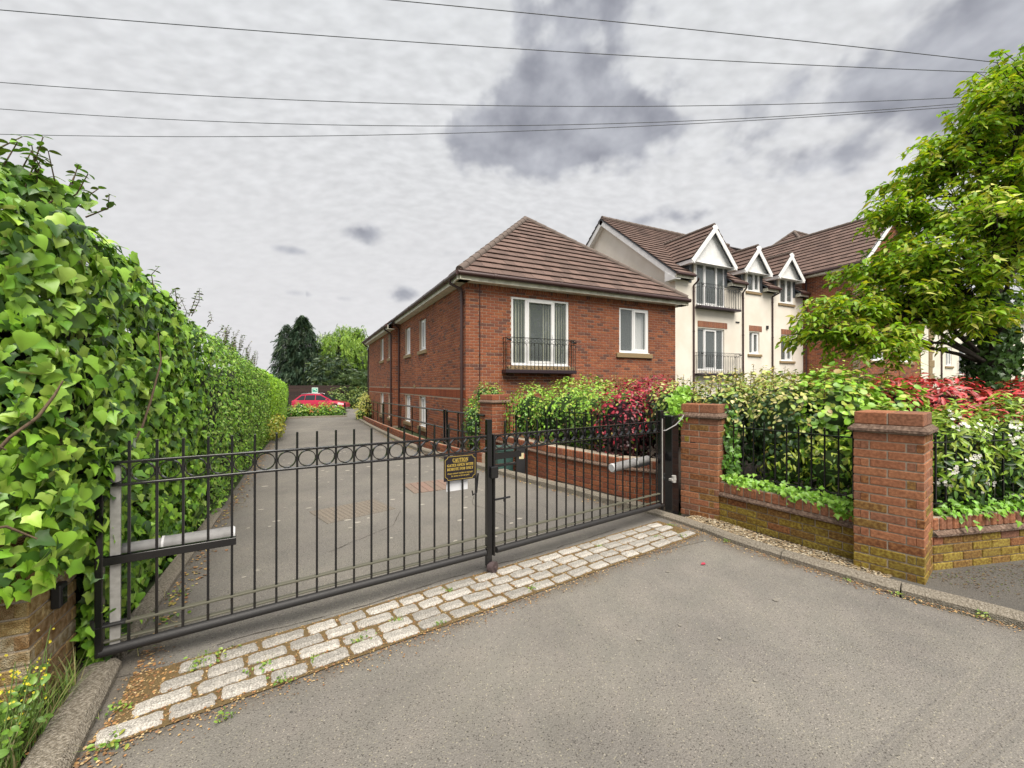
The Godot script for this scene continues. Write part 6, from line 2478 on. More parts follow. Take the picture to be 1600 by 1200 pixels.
	blob_shrub("rear_shrub", "yellowish young shrub growing between the red brick front and crimson shrub", "shrub", [[6.6, 1.12, 7.6, 0.9, 0.66, 0.7], [7.8, 1.1, 7.0, 0.9, 0.64, 0.7], [9.2, 1.2, 6.6, 1.1, 0.7, 0.8]], 3600, "oval", 0.05, 0.085, green, [Color(0.32, 0.34, 0.07), Color(0.38, 0.30, 0.08), Color(0.25, 0.40, 0.05)], 0, false, 0.7, 0.5)
	blob_shrub("backing_shrub", "light green shrubbery beneath the cream house windows behind the round-leaved shrub", "shrub", [[7.6, 1.1, 4.2, 0.9, 0.72, 0.8], [9.2, 1.1, 4.0, 1.0, 0.72, 0.8], [6.5, 1.12, 4.0, 0.7, 0.70, 0.6], [11.0, 1.1, 3.6, 1.1, 0.7, 0.8]], 5200, "round", 0.05, 0.085, green, [Color(0.32, 0.38, 0.05), Color(0.36, 0.30, 0.07), Color(0.24, 0.42, 0.04)], 0, false, 0.7, 0.6)
	blob_shrub("yellow_shrub", "pale yellow variegated shrub at the far end of the handrail", "shrub", [[3.05, 0.28, 25.2, 0.55, 0.75, 0.8], [3.4, 0.5, 26.2, 0.7, 0.8, 0.8], [2.75, 0.0, 24.4, 0.35, 0.5, 0.5]], 2600, "oval", 0.07, 0.12, [Color(0.16, 0.26, 0.05), Color(0.22, 0.34, 0.05)], [Color(0.50, 0.48, 0.12), Color(0.42, 0.44, 0.08)], 0, false, 0.3, 0.6)
	for q in [["green_shrub", [[3.95, 1.45, 7.3], [4.1, 1.5, 6.3], [4.35, 1.45, 5.6], [4.9, 1.6, 6.9], [4.2, 1.5, 6.7]], [Color(0.30, 0.46, 0.06), Color(0.36, 0.30, 0.08)]], ["variegated_shrub", [[4.8, 1.6, 3.7], [5.0, 1.6, 3.1], [4.7, 1.55, 4.3], [5.5, 1.65, 3.6], [5.2, 1.62, 3.4]], [Color(0.46, 0.44, 0.14), Color(0.50, 0.36, 0.16)]], ["leafy_shrub", [[5.4, 1.6, 2.8], [5.8, 1.7, 2.9], [6.2, 1.62, 2.6], [5.1, 1.5, 2.5]], [Color(0.36, 0.48, 0.05), Color(0.44, 0.40, 0.09)]], ["rear_shrub", [[6.6, 1.65, 7.6], [7.8, 1.6, 7.0], [7.2, 1.62, 7.3], [8.8, 1.7, 6.8], [9.4, 1.7, 6.5]], [Color(0.40, 0.40, 0.10), Color(0.42, 0.30, 0.12)]], ["backing_shrub", [[7.6, 1.65, 4.2], [9.2, 1.6, 4.0], [6.5, 1.66, 4.0], [8.4, 1.66, 4.1], [10.4, 1.6, 3.8]], [Color(0.40, 0.44, 0.07), Color(0.44, 0.30, 0.10)]]]:
		var owner_: Node3D = get_node(NodePath(q[0]))
		var sp := []
		for b in q[1]:
			for k in 5:
				var base := V(b[0], b[1], b[2]) - owner_.position + rnd3() * Vector3(0.16, 0.03, 0.16)
				sp.append([base - Vector3.UP * 0.1, base + Vector3(rng.randf_range(-0.06, 0.06), rng.randf_range(0.08, 0.24), rng.randf_range(-0.05, 0.05))])
		shoots(owner_, sp, q[2], 0.055)
	ivy_patch("light green ivy trailing along top of mossy wall between pillars", [[4.44, 0.50, 3.35], [4.50, 0.50, 2.75], [4.53, 0.49, 2.25], [4.50, 0.44, 2.1]], 1000, 0.028, 0.055, Vector3(0.05, 0.035, 0.05), Vector3(-0.7, 0.7, 0.4), [Color(0.20, 0.42, 0.03), Color(0.16, 0.36, 0.03), Color(0.25, 0.46, 0.05)], 120)
	ivy_patch("light green ivy tufts on mossy wall right of the corner pillar", [[4.95, 0.48, 1.70], [5.6, 0.49, 1.53], [6.4, 0.49, 1.33], [7.6, 0.49, 1.05]], 900, 0.03, 0.06, Vector3(0.05, 0.045, 0.05), Vector3(-0.1, 0.7, 0.7), [Color(0.20, 0.42, 0.03), Color(0.16, 0.36, 0.03), Color(0.13, 0.28, 0.03)], 80)
	ivy_patch("ivy clump hanging over left edge of the pillar cap by the gate post", [[4.42, 1.50, 3.95], [4.30, 1.44, 3.92], [4.20, 1.32, 3.88], [4.17, 1.16, 3.84]], 420, 0.035, 0.065, Vector3(0.045, 0.05, 0.05), Vector3(-0.8, 0.4, 0.4), [Color(0.22, 0.44, 0.03), Color(0.18, 0.38, 0.03), Color(0.27, 0.50, 0.06)], 60)
	ivy_patch("dark ivy climbing the right edge of the gate-side brick pillar", [[4.60, 1.32, 3.42], [4.56, 1.0, 3.36], [4.52, 0.75, 3.34], [4.52, 0.52, 3.32]], 420, 0.03, 0.06, Vector3(0.035, 0.05, 0.04), Vector3(-0.5, 0.3, 0.8), [Color(0.10, 0.25, 0.03), Color(0.14, 0.32, 0.03), Color(0.07, 0.17, 0.03)], 50)
	# low plants in the bed at the end of the drive
	rng.seed = 909
	for k in 7:
		var x := -0.9 + k * 0.47
		blob_shrub("bed_plant", "%s plant in the bed before the red car, %s" % [["pale green", "bushy green", "dark green", "orange-tipped", "leafy green", "orange-flowered", "rounded green"][k], ["touching the lime hedge", "second from the lime hedge", "left of the car's rear wheel", "below the car's rear door", "below the car's front door", "left of the bollard", "beside the bollard"][k]], "plant", [[x, gh(29) + 0.25, 29.0 + 0.2 * (k % 3), 0.40, 0.50 + 0.12 * ((k * 5) % 3), 0.45]], 800, "oval", 0.07, 0.12, green, lime if k != 3 and k != 5 else [Color(0.45, 0.16, 0.03), Color(0.22, 0.4, 0.04)], 0, false, 0.5, 0.35, Color(0.05, 0.11, 0.015))


func weeds() -> void:
	rng.seed = 515
	var t := thing("weeds", "tall wild grass and yellow-flowered weeds at the lower left pillar foot", "weeds")
	t.set_meta("kind", "stuff")
	var tr := []
	var co := []
	for i in 2800:
		var x := -1.12 - pow(rng.randf(), 1.3) * 1.3
		var d := rng.randf_range(1.3, 2.70)
		if i > 1500:
			x = rng.randf_range(-1.32, -1.05)
			d = rng.randf_range(2.32, 2.95)
			if d > 2.70 and x < -1.10:
				continue
		var h := rng.randf_range(0.08, 0.25) * (1.0 + 0.9 * clampf(-(x + 1.15), 0, 0.7))
		var b := Basis(Vector3.UP, rng.randf() * TAU) * Basis(Vector3.RIGHT, rng.randf_range(-0.25, 0.5))
		tr.append(Transform3D(b.scaled_local(Vector3(h * rng.randf_range(0.7, 1.4), h, h)), V(x, 0.03, d)))
		co.append(pick([Color(0.12, 0.22, 0.03), Color(0.18, 0.27, 0.05), Color(0.09, 0.17, 0.03), Color(0.30, 0.27, 0.12)]) * rng.randf_range(0.8, 1.2))
	many("grass_blades", LEAF.blade, M.grass, tr, co, t)
	var st := MB.new()
	tr = []
	co = []
	var lt := []
	var lc := []
	for i in 64:
		var x := rng.randf_range(-1.42, -1.08)
		var d := rng.randf_range(2.28, 2.68)
		var h := rng.randf_range(0.15, 0.46)
		var a := V(x, 0.03, d)
		var b := a + Vector3(rng.randf_range(-0.08, 0.10), h, rng.randf_range(-0.08, 0.08))
		var m := a.lerp(b, 0.55) + rnd3() * 0.015
		st.path([a, m, b], [0.003, 0.0025, 0.0015], 4)
		for k in 7:
			lt.append(Transform3D(facing((Vector3(0.2, 0.8, 0.5) + rnd3() * 0.5).normalized(), rnd3(), rng.randf_range(0.02, 0.05)), a.lerp(b, rng.randf_range(0.1, 0.75)) + rnd3() * 0.015))
			lc.append(pick([Color(0.11, 0.22, 0.03), Color(0.16, 0.28, 0.04)]))
		for k in 5:
			tr.append(Transform3D(facing((Vector3(0.3, 0.6, 0.7) + rnd3() * 0.4).normalized(), rnd3(), rng.randf_range(0.007, 0.013)), m.lerp(b, rng.randf_range(0.2, 1.0)) + rnd3() * 0.018))
			co.append(Color(0.62, 0.55, 0.02) * rng.randf_range(0.85, 1.1))
	part("stalks", st, mat(L(0.13, 0.21, 0.05), 0.7), t)
	many("weed_leaves", LEAF.oval, M.leaf_many, lt, lc, t)
	many("yellow_flowers", LEAF.flower, M.leaf_many, tr, co, t)
	# tufts at the gate foot, in the sett joints and along the kerbs
	var t2 := thing("joint_weeds", "small green weeds sprouting in the sett joints and along kerbs", "weeds")
	t2.set_meta("kind", "stuff")
	tr = []
	co = []
	lt = []
	lc = []
	var spots := [[-0.55, 2.92, 0.10], [-0.45, 2.99, 0.09], [-0.8, 2.45, 0.10], [-0.82, 2.7, 0.08], [-0.1, 2.58, 0.07], [0.3, 2.78, 0.06], [0.55, 2.9, 0.06], [-0.2, 2.75, 0.08], [1.6, 2.9, 0.05], [2.6, 3.35, 0.05], [3.3, 3.3, 0.06], [3.55, 3.2, 0.07], [3.7, 3.5, 0.06], [1.0, 3.15, 0.05], [0.8, 2.75, 0.05], [3.85, 2.9, 0.05], [4.0, 1.9, 0.05], [4.2, 1.2, 0.08], [4.05, 1.6, 0.05], [-0.95, 3.3, 0.12], [-0.9, 3.6, 0.14], [-0.88, 4.0, 0.10], [2.75, 7.9, 0.10], [2.6, 8.6, 0.08], [2.5, 9.3, 0.08], [2.45, 11.0, 0.1], [2.42, 13.0, 0.1], [2.9, 7.4, 0.05], [-0.35, 2.42, 0.06], [0.05, 2.7, 0.05]]
	for s in spots:
		for k in 26:
			var p := V(s[0] + rng.randfn(0, s[2] * 0.5), gh(s[1]) + 0.012, s[1] + rng.randfn(0, s[2] * 0.3))
			lt.append(Transform3D(facing((Vector3.UP + rnd3() * 0.5).normalized(), rnd3(), rng.randf_range(0.08, 0.20) * s[2] + 0.008), p + Vector3.UP * rng.randf() * s[2] * 0.3))
			lc.append(pick([Color(0.13, 0.25, 0.03), Color(0.20, 0.32, 0.05), Color(0.10, 0.19, 0.03), Color(0.26, 0.30, 0.05)]))
		for k in 12:
			var h: float = rng.randf_range(0.3, 1.0) * s[2]
			var b := Basis(Vector3.UP, rng.randf() * TAU) * Basis(Vector3.RIGHT, rng.randf_range(0.0, 0.9))
			tr.append(Transform3D(b.scaled_local(Vector3.ONE * h), V(s[0] + rng.randfn(0, s[2] * 0.4), gh(s[1]) + 0.01, s[1] + rng.randfn(0, s[2] * 0.3))))
			co.append(pick([Color(0.18, 0.28, 0.04), Color(0.36, 0.32, 0.13), Color(0.13, 0.22, 0.03)]))
	many("tuft_leaves", LEAF.oval, M.leaf_many, lt, lc, t2)
	many("tuft_blades", LEAF.blade, M.grass, tr, co, t2)


func street_tree() -> void:
	rng.seed = 6006
	nz.seed = 66
	var t := thing("street_tree", "leafy light green tree with ivy-clad trunk at right edge", "tree", V(9.75, 0, 2.65))
	var at := t.position
	var col := [Color(0.30, 0.52, 0.035), Color(0.23, 0.43, 0.03), Color(0.36, 0.56, 0.042), Color(0.44, 0.56, 0.05), Color(0.20, 0.38, 0.03), Color(0.46, 0.46, 0.06)]
	# lobes of the crown in metres: x, y, d, radius
	var lobes := []
	for q in TREE_LOBES:
		lobes.append([V(q[0], q[1], q[2]) - at, q[3]])
	var trunk := MB.new()
	trunk.path([Vector3(0.05, -0.1, 0), Vector3(0.02, 0.5, 0), Vector3(-0.03, 1.4, 0), Vector3(0.0, 2.3, 0.02), Vector3(0.10, 3.1, 0.0)], [0.30, 0.22, 0.19, 0.18, 0.15], 14)
	part("trunk", trunk, M.bark, t)
	var fork := Vector3(0.10, 3.05, 0.0)
	var twigs := MB.new()
	var tr := []
	var co := []
	for lb in lobes:
		var c: Vector3 = lb[0]
		var r: float = lb[1]
		var start := Vector3(0.0, clampf(c.y - 1.1, 1.9, 3.9), 0.0)
		if start.y > 3.1:
			start = fork + Vector3(0.05, start.y - 3.05, 0) * Vector3(1, 1, 1)
		var mid := start.lerp(c, 0.5) + Vector3.UP * 0.22 + rnd3() * 0.08
		var m := MB.new()
		m.path([start, start.lerp(mid, 0.5) + rnd3() * 0.04, mid, mid.lerp(c, 0.5) + rnd3() * 0.04, c], [0.036, 0.028, 0.021, 0.015, 0.008], 8)
		part("limb", m, M.bark, t)
		var n_tw := int(30 + 84 * r * r)
		for k in n_tw:
			var a := mid.lerp(c, rng.randf_range(0.1, 1.0))
			var dr := (rnd3() * Vector3(1, 0.42, 1)).normalized()
			var e := c + dr * r * rng.randf_range(0.45, 1.12) * Vector3(1.15, 0.80, 1.0)
			var b0 := a.lerp(e, 0.4) + Vector3.UP * 0.06
			var droop := e - Vector3.UP * rng.randf_range(0.04, 0.20) + dr * 0.12
			twigs.path([a, b0, e, droop], [0.008, 0.006, 0.004, 0.002], 4)
			var axis := (droop - b0)
			var cnt := rng.randi_range(15, 24)
			for j in cnt:
				var f := float(j) / cnt
				var p: Vector3 = b0.lerp(e, f * 1.6) if f < 0.62 else e.lerp(droop, (f - 0.62) / 0.38)
				var sidev := axis.cross(Vector3.UP).normalized() * (1.0 if j % 2 else -1.0)
				var tip := sidev * 0.8 + axis.normalized() * 0.7 - Vector3.UP * rng.randf_range(0.15, 0.75) + rnd3() * 0.25
				tr.append(Transform3D(facing((Vector3.UP * 0.9 + sidev * 0.25 + rnd3() * 0.35).normalized(), tip, rng.randf_range(0.075, 0.125)), p + rnd3() * 0.025))
				co.append(pick(col) * rng.randf_range(0.8, 1.2))
	part("twigs", twigs, M.bark, t).set_meta("kind", "stuff")
	foliage(t, "foliage", LEAF.tree, tr, co, 200)
	# ivy up the trunk
	var iv := thing("ivy", "dense dark ivy wrapped round the street tree's trunk", "ivy", V(9.75, 0.0, 2.65))
	tr = []
	co = []
	for i in 2600:
		var y := pow(rng.randf(), 0.9) * 2.7 + 0.3
		var a := rng.randf() * TAU
		var r := 0.24 + 0.10 * nz.get_noise_2d(a * 20.0, y * 40.0) + rng.randf_range(0.0, 0.09) + 0.10 * clampf(1.4 - y, 0, 1)
		var o := Vector3(cos(a), 0, sin(a))
		tr.append(Transform3D(facing((o + rnd3() * 0.4).normalized(), Vector3.DOWN + rnd3() * 0.4, rng.randf_range(0.05, 0.09)), o * r + Vector3(-0.02, y, 0)))
		co.append(pick([Color(0.05, 0.12, 0.02), Color(0.035, 0.085, 0.018), Color(0.075, 0.165, 0.025)]))
	many("foliage", LEAF.ivy, M.leaf_many, tr, co, iv)


func far_trees() -> void:
	rng.seed = 7171
	nz.seed = 70
	var defs := [
		["conifer_tree", "tall dark drooping conifer behind the fence, left of the willow", 3, [[-2.9, -0.5, 45.5]]],
		["willow_tree", "pale green weeping willow beside the far house corner", 4, [[4.1, -0.5, 47.0]]],
	]
	# conifer: tiers of hanging sprays round a straight stem, with two leading tops
	var t := thing("conifer_tree", "tall dark drooping conifer behind the fence, left of the willow", "tree", V(-0.4, -0.5, 46.5))
	var tm := MB.new()
	tm.path([Vector3(0, 0, 0), Vector3(0, 5, 0), Vector3(0.1, 8.9, 0)], [0.3, 0.2, 0.04], 8)
	part("trunk", tm, M.bark, t)
	var tr := []
	var co := []
	var dk := [Color(0.055, 0.10, 0.062), Color(0.075, 0.125, 0.075), Color(0.115, 0.16, 0.095), Color(0.04, 0.075, 0.046)]
	for q in [[0.1, 8.9, 3.0, 4200], [-1.3, 8.0, 2.2, 1700], [2.0, 6.0, 2.2, 1500], [3.4, 4.6, 1.9, 1300]]:
		for i in q[3]:
			var f := pow(rng.randf(), 0.75)
			var y: float = q[1] * (1.0 - f) + 0.2
			var rr: float = q[2] * pow(f, 0.62) * (0.82 + 0.35 * nz.get_noise_2d(y * 60.0, i % 13))
			var a := rng.randf() * TAU
			var o := Vector3(cos(a), 0, sin(a))
			var r := rr * sqrt(rng.randf_range(0.3, 1.0)) * (1.0 if rng.randf() < 0.85 else rng.randf_range(1.0, 1.28))
			tr.append(Transform3D(facing((o + Vector3.UP * 0.4 + rnd3() * 0.3).normalized(), o * 0.35 + Vector3.DOWN * 0.9 + rnd3() * 0.25, rng.randf_range(0.35, 0.75)), o * r + Vector3(q[0], y, 0)))
			co.append(pick(dk) * rng.randf_range(0.75, 1.3))
	many("foliage", LEAF.spray, M.leaf_many, tr, co, t)
	# dark bushy evergreen between
	for q in [["dark_tree", "dark bushy evergreen between the tall conifer and willow", 2.2, 44.5, 2.4, 5.0, dk + [Color(0.085, 0.13, 0.035), Color(0.10, 0.15, 0.04)]], ["dark_tree", "low dark evergreen at foot of the willow by the house", 4.2, 44.0, 3.2, 3.6, [Color(0.07, 0.12, 0.04), Color(0.05, 0.09, 0.04), Color(0.10, 0.15, 0.045)]], ["dark_tree", "broad dark evergreen behind the willow close to the house corner", 6.2, 51.0, 3.2, 5.4, dk + [Color(0.085, 0.13, 0.035)]], ["dark_tree", "dark evergreen closing the gap left of the tall conifer", -4.2, 47.0, 1.6, 3.0, dk]]:
		var s := thing(q[0], q[1], "tree", V(q[2], -0.5, q[3]))
		var sm := MB.new()
		sm.path([Vector3.ZERO, Vector3(0, q[5] * 0.8, 0)], [0.16, 0.05], 6)
		part("trunk", sm, M.bark, s)
		tr = []
		co = []
		for i in 3600:
			var dr := rnd3().normalized()
			var f := pow(rng.randf(), 0.4) * (1.0 + 0.22 * nz.get_noise_3d(dr.x * 40.0, dr.y * 40.0, dr.z * 40.0))
			var p: Vector3 = dr * Vector3(q[4], q[5] * 0.52, q[4]) * f + Vector3.UP * q[5] * 0.5
			tr.append(Transform3D(facing((dr + Vector3.UP * 0.4 + rnd3() * 0.4).normalized(), rnd3() + Vector3.DOWN * 0.4, rng.randf_range(0.3, 0.6)), p))
			co.append(pick(q[6]) * rng.randf_range(0.75, 1.25))
		many("foliage", LEAF.spray, M.leaf_many, tr, co, s)
	# willow: hanging curtains from arching limbs
	var w := thing("willow_tree", "pale green weeping willow beside the far house corner", "tree", V(4.0, -0.5, 47.5))
	var wm := MB.new()
	wm.path([Vector3(0, 0, 0), Vector3(0.1, 3, 0), Vector3(0.0, 5, 0.1)], [0.35, 0.26, 0.14], 8)
	part("trunk", wm, M.bark, w)
	tr = []
	co = []
	var wc := [Color(0.18, 0.32, 0.035), Color(0.23, 0.39, 0.04), Color(0.13, 0.25, 0.03), Color(0.30, 0.45, 0.06)]
	var limbs := MB.new()
	for k in 66:
		var a := rng.randf() * TAU
		var o := Vector3(cos(a), 0, sin(a))
		var r := rng.randf_range(0.5, 3.6)
		var hy := 8.6 - r * rng.randf_range(0.55, 1.0) + rng.randf_range(-0.5, 0.4)
		var top := o * r + Vector3.UP * hy
		limbs.path([Vector3(0, 4.5, 0), Vector3(0, 4.5, 0).lerp(top, 0.55) + Vector3.UP * 0.7, top], [0.09, 0.05, 0.02], 5)
		for j in 10:
			var c := top + rnd3() * Vector3(0.35, 0.15, 0.35)
			var len := rng.randf_range(1.2, 4.6) * clampf(r / 2.4, 0.35, 1.0)
			var n := int(len / 0.32)
			for i in n:
				var p: Vector3 = c + Vector3.DOWN * i * 0.32 + o * 0.04 * i + rnd3() * 0.05
				if p.y < 0.9:
					break
				tr.append(Transform3D(facing((o + rnd3() * 0.5).normalized(), Vector3.DOWN + rnd3() * 0.22, rng.randf_range(0.30, 0.5)), p))
				co.append(pick(wc) * rng.randf_range(0.75, 1.25))
	part("limbs", limbs, M.bark, w)
	many("foliage", LEAF.spray, M.leaf_many, tr, co, w)
	# green bank beside the fence
	blob_shrub("green_bank", "low olive-green ivy bank behind the red car's bonnet", "hedge", [[2.6, -0.1, 40.6, 1.5, 1.5, 0.9], [4.6, 0.0, 40.8, 1.5, 1.5, 0.9], [6.4, 0.0, 40.8, 1.6, 1.5, 0.9]], 3600, "oval", 0.12, 0.2, [Color(0.07, 0.12, 0.025), Color(0.09, 0.15, 0.03), Color(0.05, 0.09, 0.02)], [Color(0.11, 0.17, 0.03), Color(0.14, 0.19, 0.04)], 0, false, 0.2, 0.4)


# ---------------------------------------------------------------- car park end: car, fence, bollard; overhead wires
func car() -> void:
	# faces right (+x in its own axes, turned a little); length 4.45
	var t := thing("car", "crimson estate car with silver roof rails parked across drive's far end", "car", V(1.10, gh(36) + 0.01, 36.6), "", -0.35)
	t.scale = Vector3.ONE * 0.92
	var red := mat(L(0.42, 0.006, 0.045), 0.28)
	red.clearcoat_enabled = true
	red.clearcoat = 0.8
	red.clearcoat_roughness = 0.08
	var dark := mat(L(0.015, 0.015, 0.017), 0.5)
	var glassm := mat(L(0.02, 0.026, 0.03), 0.06)
	var chrome := mat(L(0.6, 0.6, 0.62), 0.25)
	chrome.metallic = 0.8
	# body: half sections along the length [x, bottom y, sill half width, belt y, belt half width]
	var secs := [[-2.20, 0.45, 0.66, 0.92, 0.62], [-2.12, 0.34, 0.78, 0.97, 0.76], [-1.75, 0.28, 0.88, 1.00, 0.86], [-0.9, 0.26, 0.91, 0.98, 0.89], [0.4, 0.26, 0.91, 0.96, 0.89], [1.0, 0.26, 0.90, 0.95, 0.87], [1.6, 0.28, 0.88, 0.87, 0.80], [2.05, 0.32, 0.80, 0.77, 0.70], [2.22, 0.40, 0.66, 0.66, 0.58]]
	var b := MB.new()
	var rings := []
	for s in secs:
		var r := []
		for sg in [1.0, -1.0]:
			var pts := [Vector3(s[0], s[1], s[2] * 0.86), Vector3(s[0], s[1] + 0.12, s[2]), Vector3(s[0], lerpf(s[1], s[3], 0.62), s[2] * 1.01), Vector3(s[0], s[3] - 0.05, s[4] * 1.0), Vector3(s[0], s[3], s[4] * 0.90)]
			if sg < 0:
				pts.reverse()
			for p in pts:
				r.append(Vector3(p.x, p.y, p.z * sg))
		rings.append(r)
	for i in rings.size() - 1:
		for k in 10:
			var j := (k + 1) % 10
			var mid: Vector3 = (rings[i][k] + rings[i][j]) * 0.5 - Vector3(rings[i][k].x, 0.6, 0)
			b.face([rings[i][k], rings[i][j], rings[i + 1][j], rings[i + 1][k]], Vector3(0, mid.y, mid.z))
	b.face(rings[0], Vector3.LEFT)
	b.face(rings[-1], Vector3.RIGHT)
	part("body", b, red, t)
	var cab := [Vector3(-2.05, 0.96, 0.74), Vector3(-1.45, 1.46, 0.58), Vector3(-0.6, 1.54, 0.60), Vector3(0.15, 1.50, 0.60), Vector3(1.15, 0.94, 0.76)]
	var c := MB.new()
	for s in [1.0, -1.0]:
		var m := Vector3(1, 1, s)
		c.face([cab[0] * m, cab[1] * m, cab[2] * m, cab[3] * m, cab[4] * m], Vector3(0, 0.3, s))
	for i in 4:
		c.face([cab[i], cab[i + 1], cab[i + 1] * Vector3(1, 1, -1), cab[i] * Vector3(1, 1, -1)], Vector3(-0.5 if i == 0 else (0.5 if i == 3 else 0.0), 1, 0))
	part("cabin", c, red, t)
	var lerp3 := func(x: float, y: float, s: float) -> Vector3: return Vector3(x, y, s * (lerpf(0.76, 0.60, clampf((y - 0.96) / 0.54, 0, 1)) + 0.012))
	for s in [1.0, -1.0]:
		for q in [[[-1.80, 1.02], [-1.38, 1.38], [-1.10, 1.40], [-1.16, 1.02]], [[-1.10, 1.02], [-1.04, 1.41], [-0.30, 1.43], [-0.28, 1.02]], [[-0.20, 1.02], [-0.22, 1.43], [0.14, 1.40], [0.92, 1.00]]]:
			var wm := MB.new()
			var pts := []
			for p in q:
				pts.append(lerp3.call(p[0], p[1], s))
			wm.face(pts, Vector3(0, 0.2, s))
			part("side_window", wm, glassm, t)
		var rr := MB.new()
		rr.path([Vector3(-1.45, 1.50, s * 0.55), Vector3(-1.3, 1.56, s * 0.55), Vector3(-0.1, 1.57, s * 0.55), Vector3(0.1, 1.52, s * 0.55)], [0.016, 0.016, 0.016, 0.016], 8)
		part("roof_rail", rr, chrome, t)
		var sm := MB.new()
		sm.ball(Vector3(0.72, 1.05, s * 0.98), Vector3(0.08, 0.07, 0.10))
		part("wing_mirror", sm, red, t)
		var sk := MB.new()
		sk.box(Vector3(-0.05, 0.30, s * 0.885), Vector3(2.1, 0.12, 0.06), Basis(), 0.01)
		part("sill", sk, dark, t)
		var hl := MB.new()
		hl.ball(Vector3(2.0, 0.70, s * 0.62), Vector3(0.12, 0.04, 0.09))
		part("headlight", hl, glassm, t)
		var tl := MB.new()
		tl.ball(Vector3(-2.08, 0.86, s * 0.66), Vector3(0.12, 0.09, 0.14))
		part("tail_light", tl, mat(L(0.3, 0.01, 0.01), 0.2), t)
		for x in [-1.36, 1.36]:
			var ar := MB.new()
			ar.disc(Vector3(x, 0.36, s * 0.83), Vector3(0, 0, 1), 0.385, 0.20, 24)
			part("wheel_arch", ar, dark, t)
			var ty := MB.new()
			ty.disc(Vector3(x, 0.33, s * 0.84), Vector3(0, 0, 1), 0.33, 0.22, 24)
			var wh := part("wheel", ty, dark, t)
			var rim := MB.new()
			rim.disc(Vector3(x, 0.33, s * 0.955), Vector3(0, 0, 1), 0.07, 0.02, 12)
			for k in 5:
				var a := TAU * k / 5
				rim.bar(Vector3(x, 0.33, s * 0.955), Vector3(x + cos(a) * 0.22, 0.33 + sin(a) * 0.22, s * 0.955), 0.02, 0.05)
			rim.ring(Vector3(x, 0.33, s * 0.955), Vector3(0, 0, 1), 0.225, 0.02, 20, 6)
			part("rim", rim, chrome, wh)
	var ws := MB.new()
	ws.face([Vector3(0.20, 1.485, 0.54), Vector3(1.10, 0.975, 0.68), Vector3(1.10, 0.975, -0.68), Vector3(0.20, 1.485, -0.54)], Vector3(0.5, 1, 0))
	for i in ws.v.size():
		ws.v[i] += Vector3(0.5, 0.85, 0).normalized() * 0.015
	part("windscreen", ws, glassm, t)


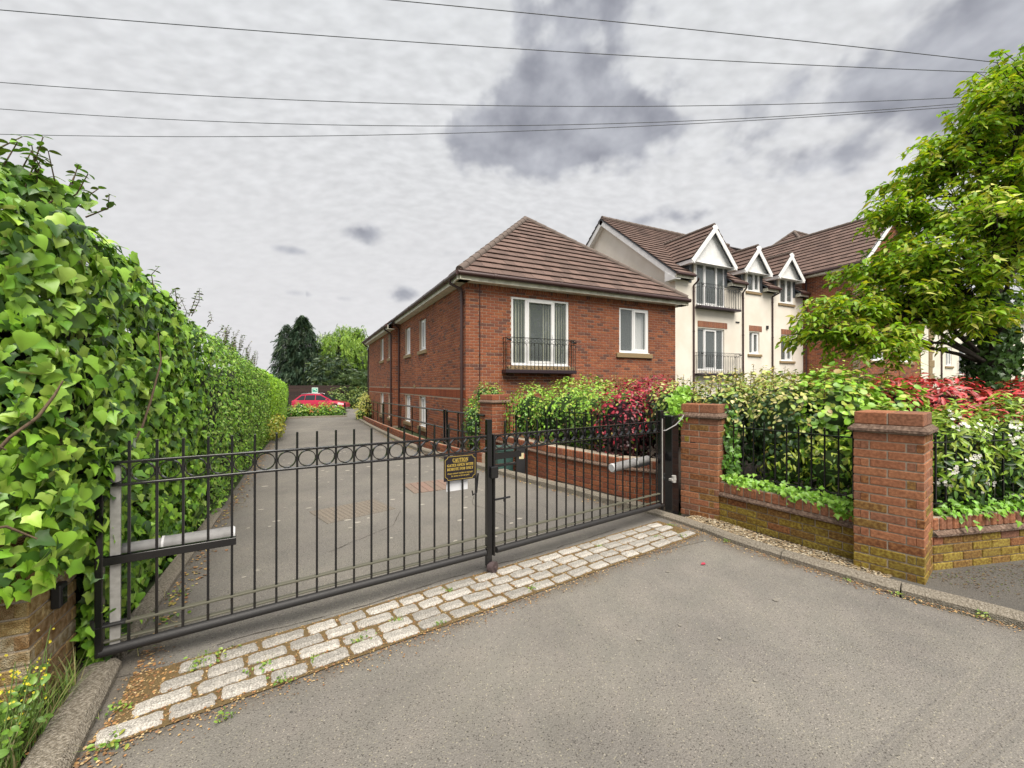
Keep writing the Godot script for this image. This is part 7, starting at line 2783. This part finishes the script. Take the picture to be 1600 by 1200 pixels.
func far_end() -> void:
	car()
	var t := thing("timber_fence", "dark brown boarded fence behind the red car", "fence", V(0.4, -0.5, 41.5))
	var fm := [mat(L(0.055, 0.032, 0.028), 0.9, M.grain, 2.0), mat(L(0.045, 0.027, 0.025), 0.9, M.grain, 2.0), mat(L(0.065, 0.038, 0.032), 0.9, M.grain, 2.0)]
	for i in 7:
		var m := MB.new()
		m.box(Vector3(0.75, 0.22 + i * 0.285, 0), Vector3(5.0, 0.27, 0.03), Basis(), 0.004)
		part("board", m, fm[i % 3], t)
	for i in 4:
		var m := MB.new()
		m.box(Vector3(-1.7 + i * 1.64, 1.05, -0.06), Vector3(0.1, 2.15, 0.1), Basis(), 0.006)
		part("post", m, fm[1], t)
	var s := thing("fence_sign", "small pale green and white sign on the dark fence above the car", "sign", V(0.72, 1.12, 41.42))
	var sm := MB.new()
	sm.box(Vector3.ZERO, Vector3(0.50, 0.52, 0.02), Basis(), 0.004)
	part("panel", sm, mat(L(0.55, 0.66, 0.60), 0.5), s)
	var gm := MB.new()
	gm.box(Vector3(0, 0.02, 0.011), Vector3(0.40, 0.30, 0.006))
	part("green_panel", gm, mat(L(0.05, 0.38, 0.25), 0.5), s)
	var wm := MB.new()
	wm.path([Vector3(-0.12, 0.06, 0.016), Vector3(0.02, 0.08, 0.016), Vector3(0.12, -0.06, 0.016)], [0.03, 0.035, 0.03], 6)
	part("emblem", wm, mat(L(0.7, 0.75, 0.7), 0.5), s)
	var bo := thing("bollard", "slim dark bollard beside the red car's front wheel", "bollard", V(2.28, gh(29.5), 29.5))
	var bm := MB.new()
	bm.path([Vector3(0, -0.05, 0), Vector3(0, 0.82, 0)], [0.055, 0.055], 12)
	part("post", bm, M.iron, bo)
	bm = MB.new()
	bm.ball(Vector3(0, 0.84, 0), Vector3(0.065, 0.045, 0.065))
	part("cap", bm, M.iron, bo)


func wires() -> void:
	for q in WIRES:
		var a := Vector3(q[1], q[2], -q[3])
		var b := Vector3(q[4], q[5], -q[6])
		var t := thing("overhead_wire", q[0], "cable", Vector3.ZERO, "overhead cables across the sky")
		var pts := []
		var rr := []
		for i in 33:
			var f := -0.25 + 1.6 * i / 32.0
			var p := a.lerp(b, f)
			p.y -= q[7] * (1.0 - (2.0 * f - 1.0) * (2.0 * f - 1.0))
			pts.append(p)
			rr.append(0.0085)
		var m := MB.new()
		m.path(pts, rr, 6)
		part("cable", m, M.lead, t)


func _ready() -> void:
	rng.seed = 1
	materials()
	environment()
	brick_meshes()
	leaves_init()
	ground_all()
	house_all()
	cream_all()
	walls_all()
	gates_all()
	handrails()
	far_end()
	wires()
	hedges()
	far_trees()
	street_tree()
	shrubs()
	weeds()
	cracks()
	litter()


const WIRES := [
	["topmost overhead cable, entering from the top edge", 1.66, 9.46, 8.76, 14.70, 9.46, 4.17, -0.031],
	["second overhead cable from the top, crossing the whole sky", -5.87, 9.62, 12.88, 15.49, 9.63, 4.45, 0.144],
	["third overhead cable from the top, nearly level across the sky", -7.17, 9.51, 15.75, 16.16, 9.52, 5.01, 0.414],
	["fourth overhead cable from the top, crossing the lowest one at right", -7.82, 9.47, 17.18, 16.12, 9.46, 5.26, 0.540],
	["lowest and thinnest overhead cable, dipping just above the hedge at left", -7.94, 9.33, 18.35, 15.96, 9.37, 5.34, 0.328],
]
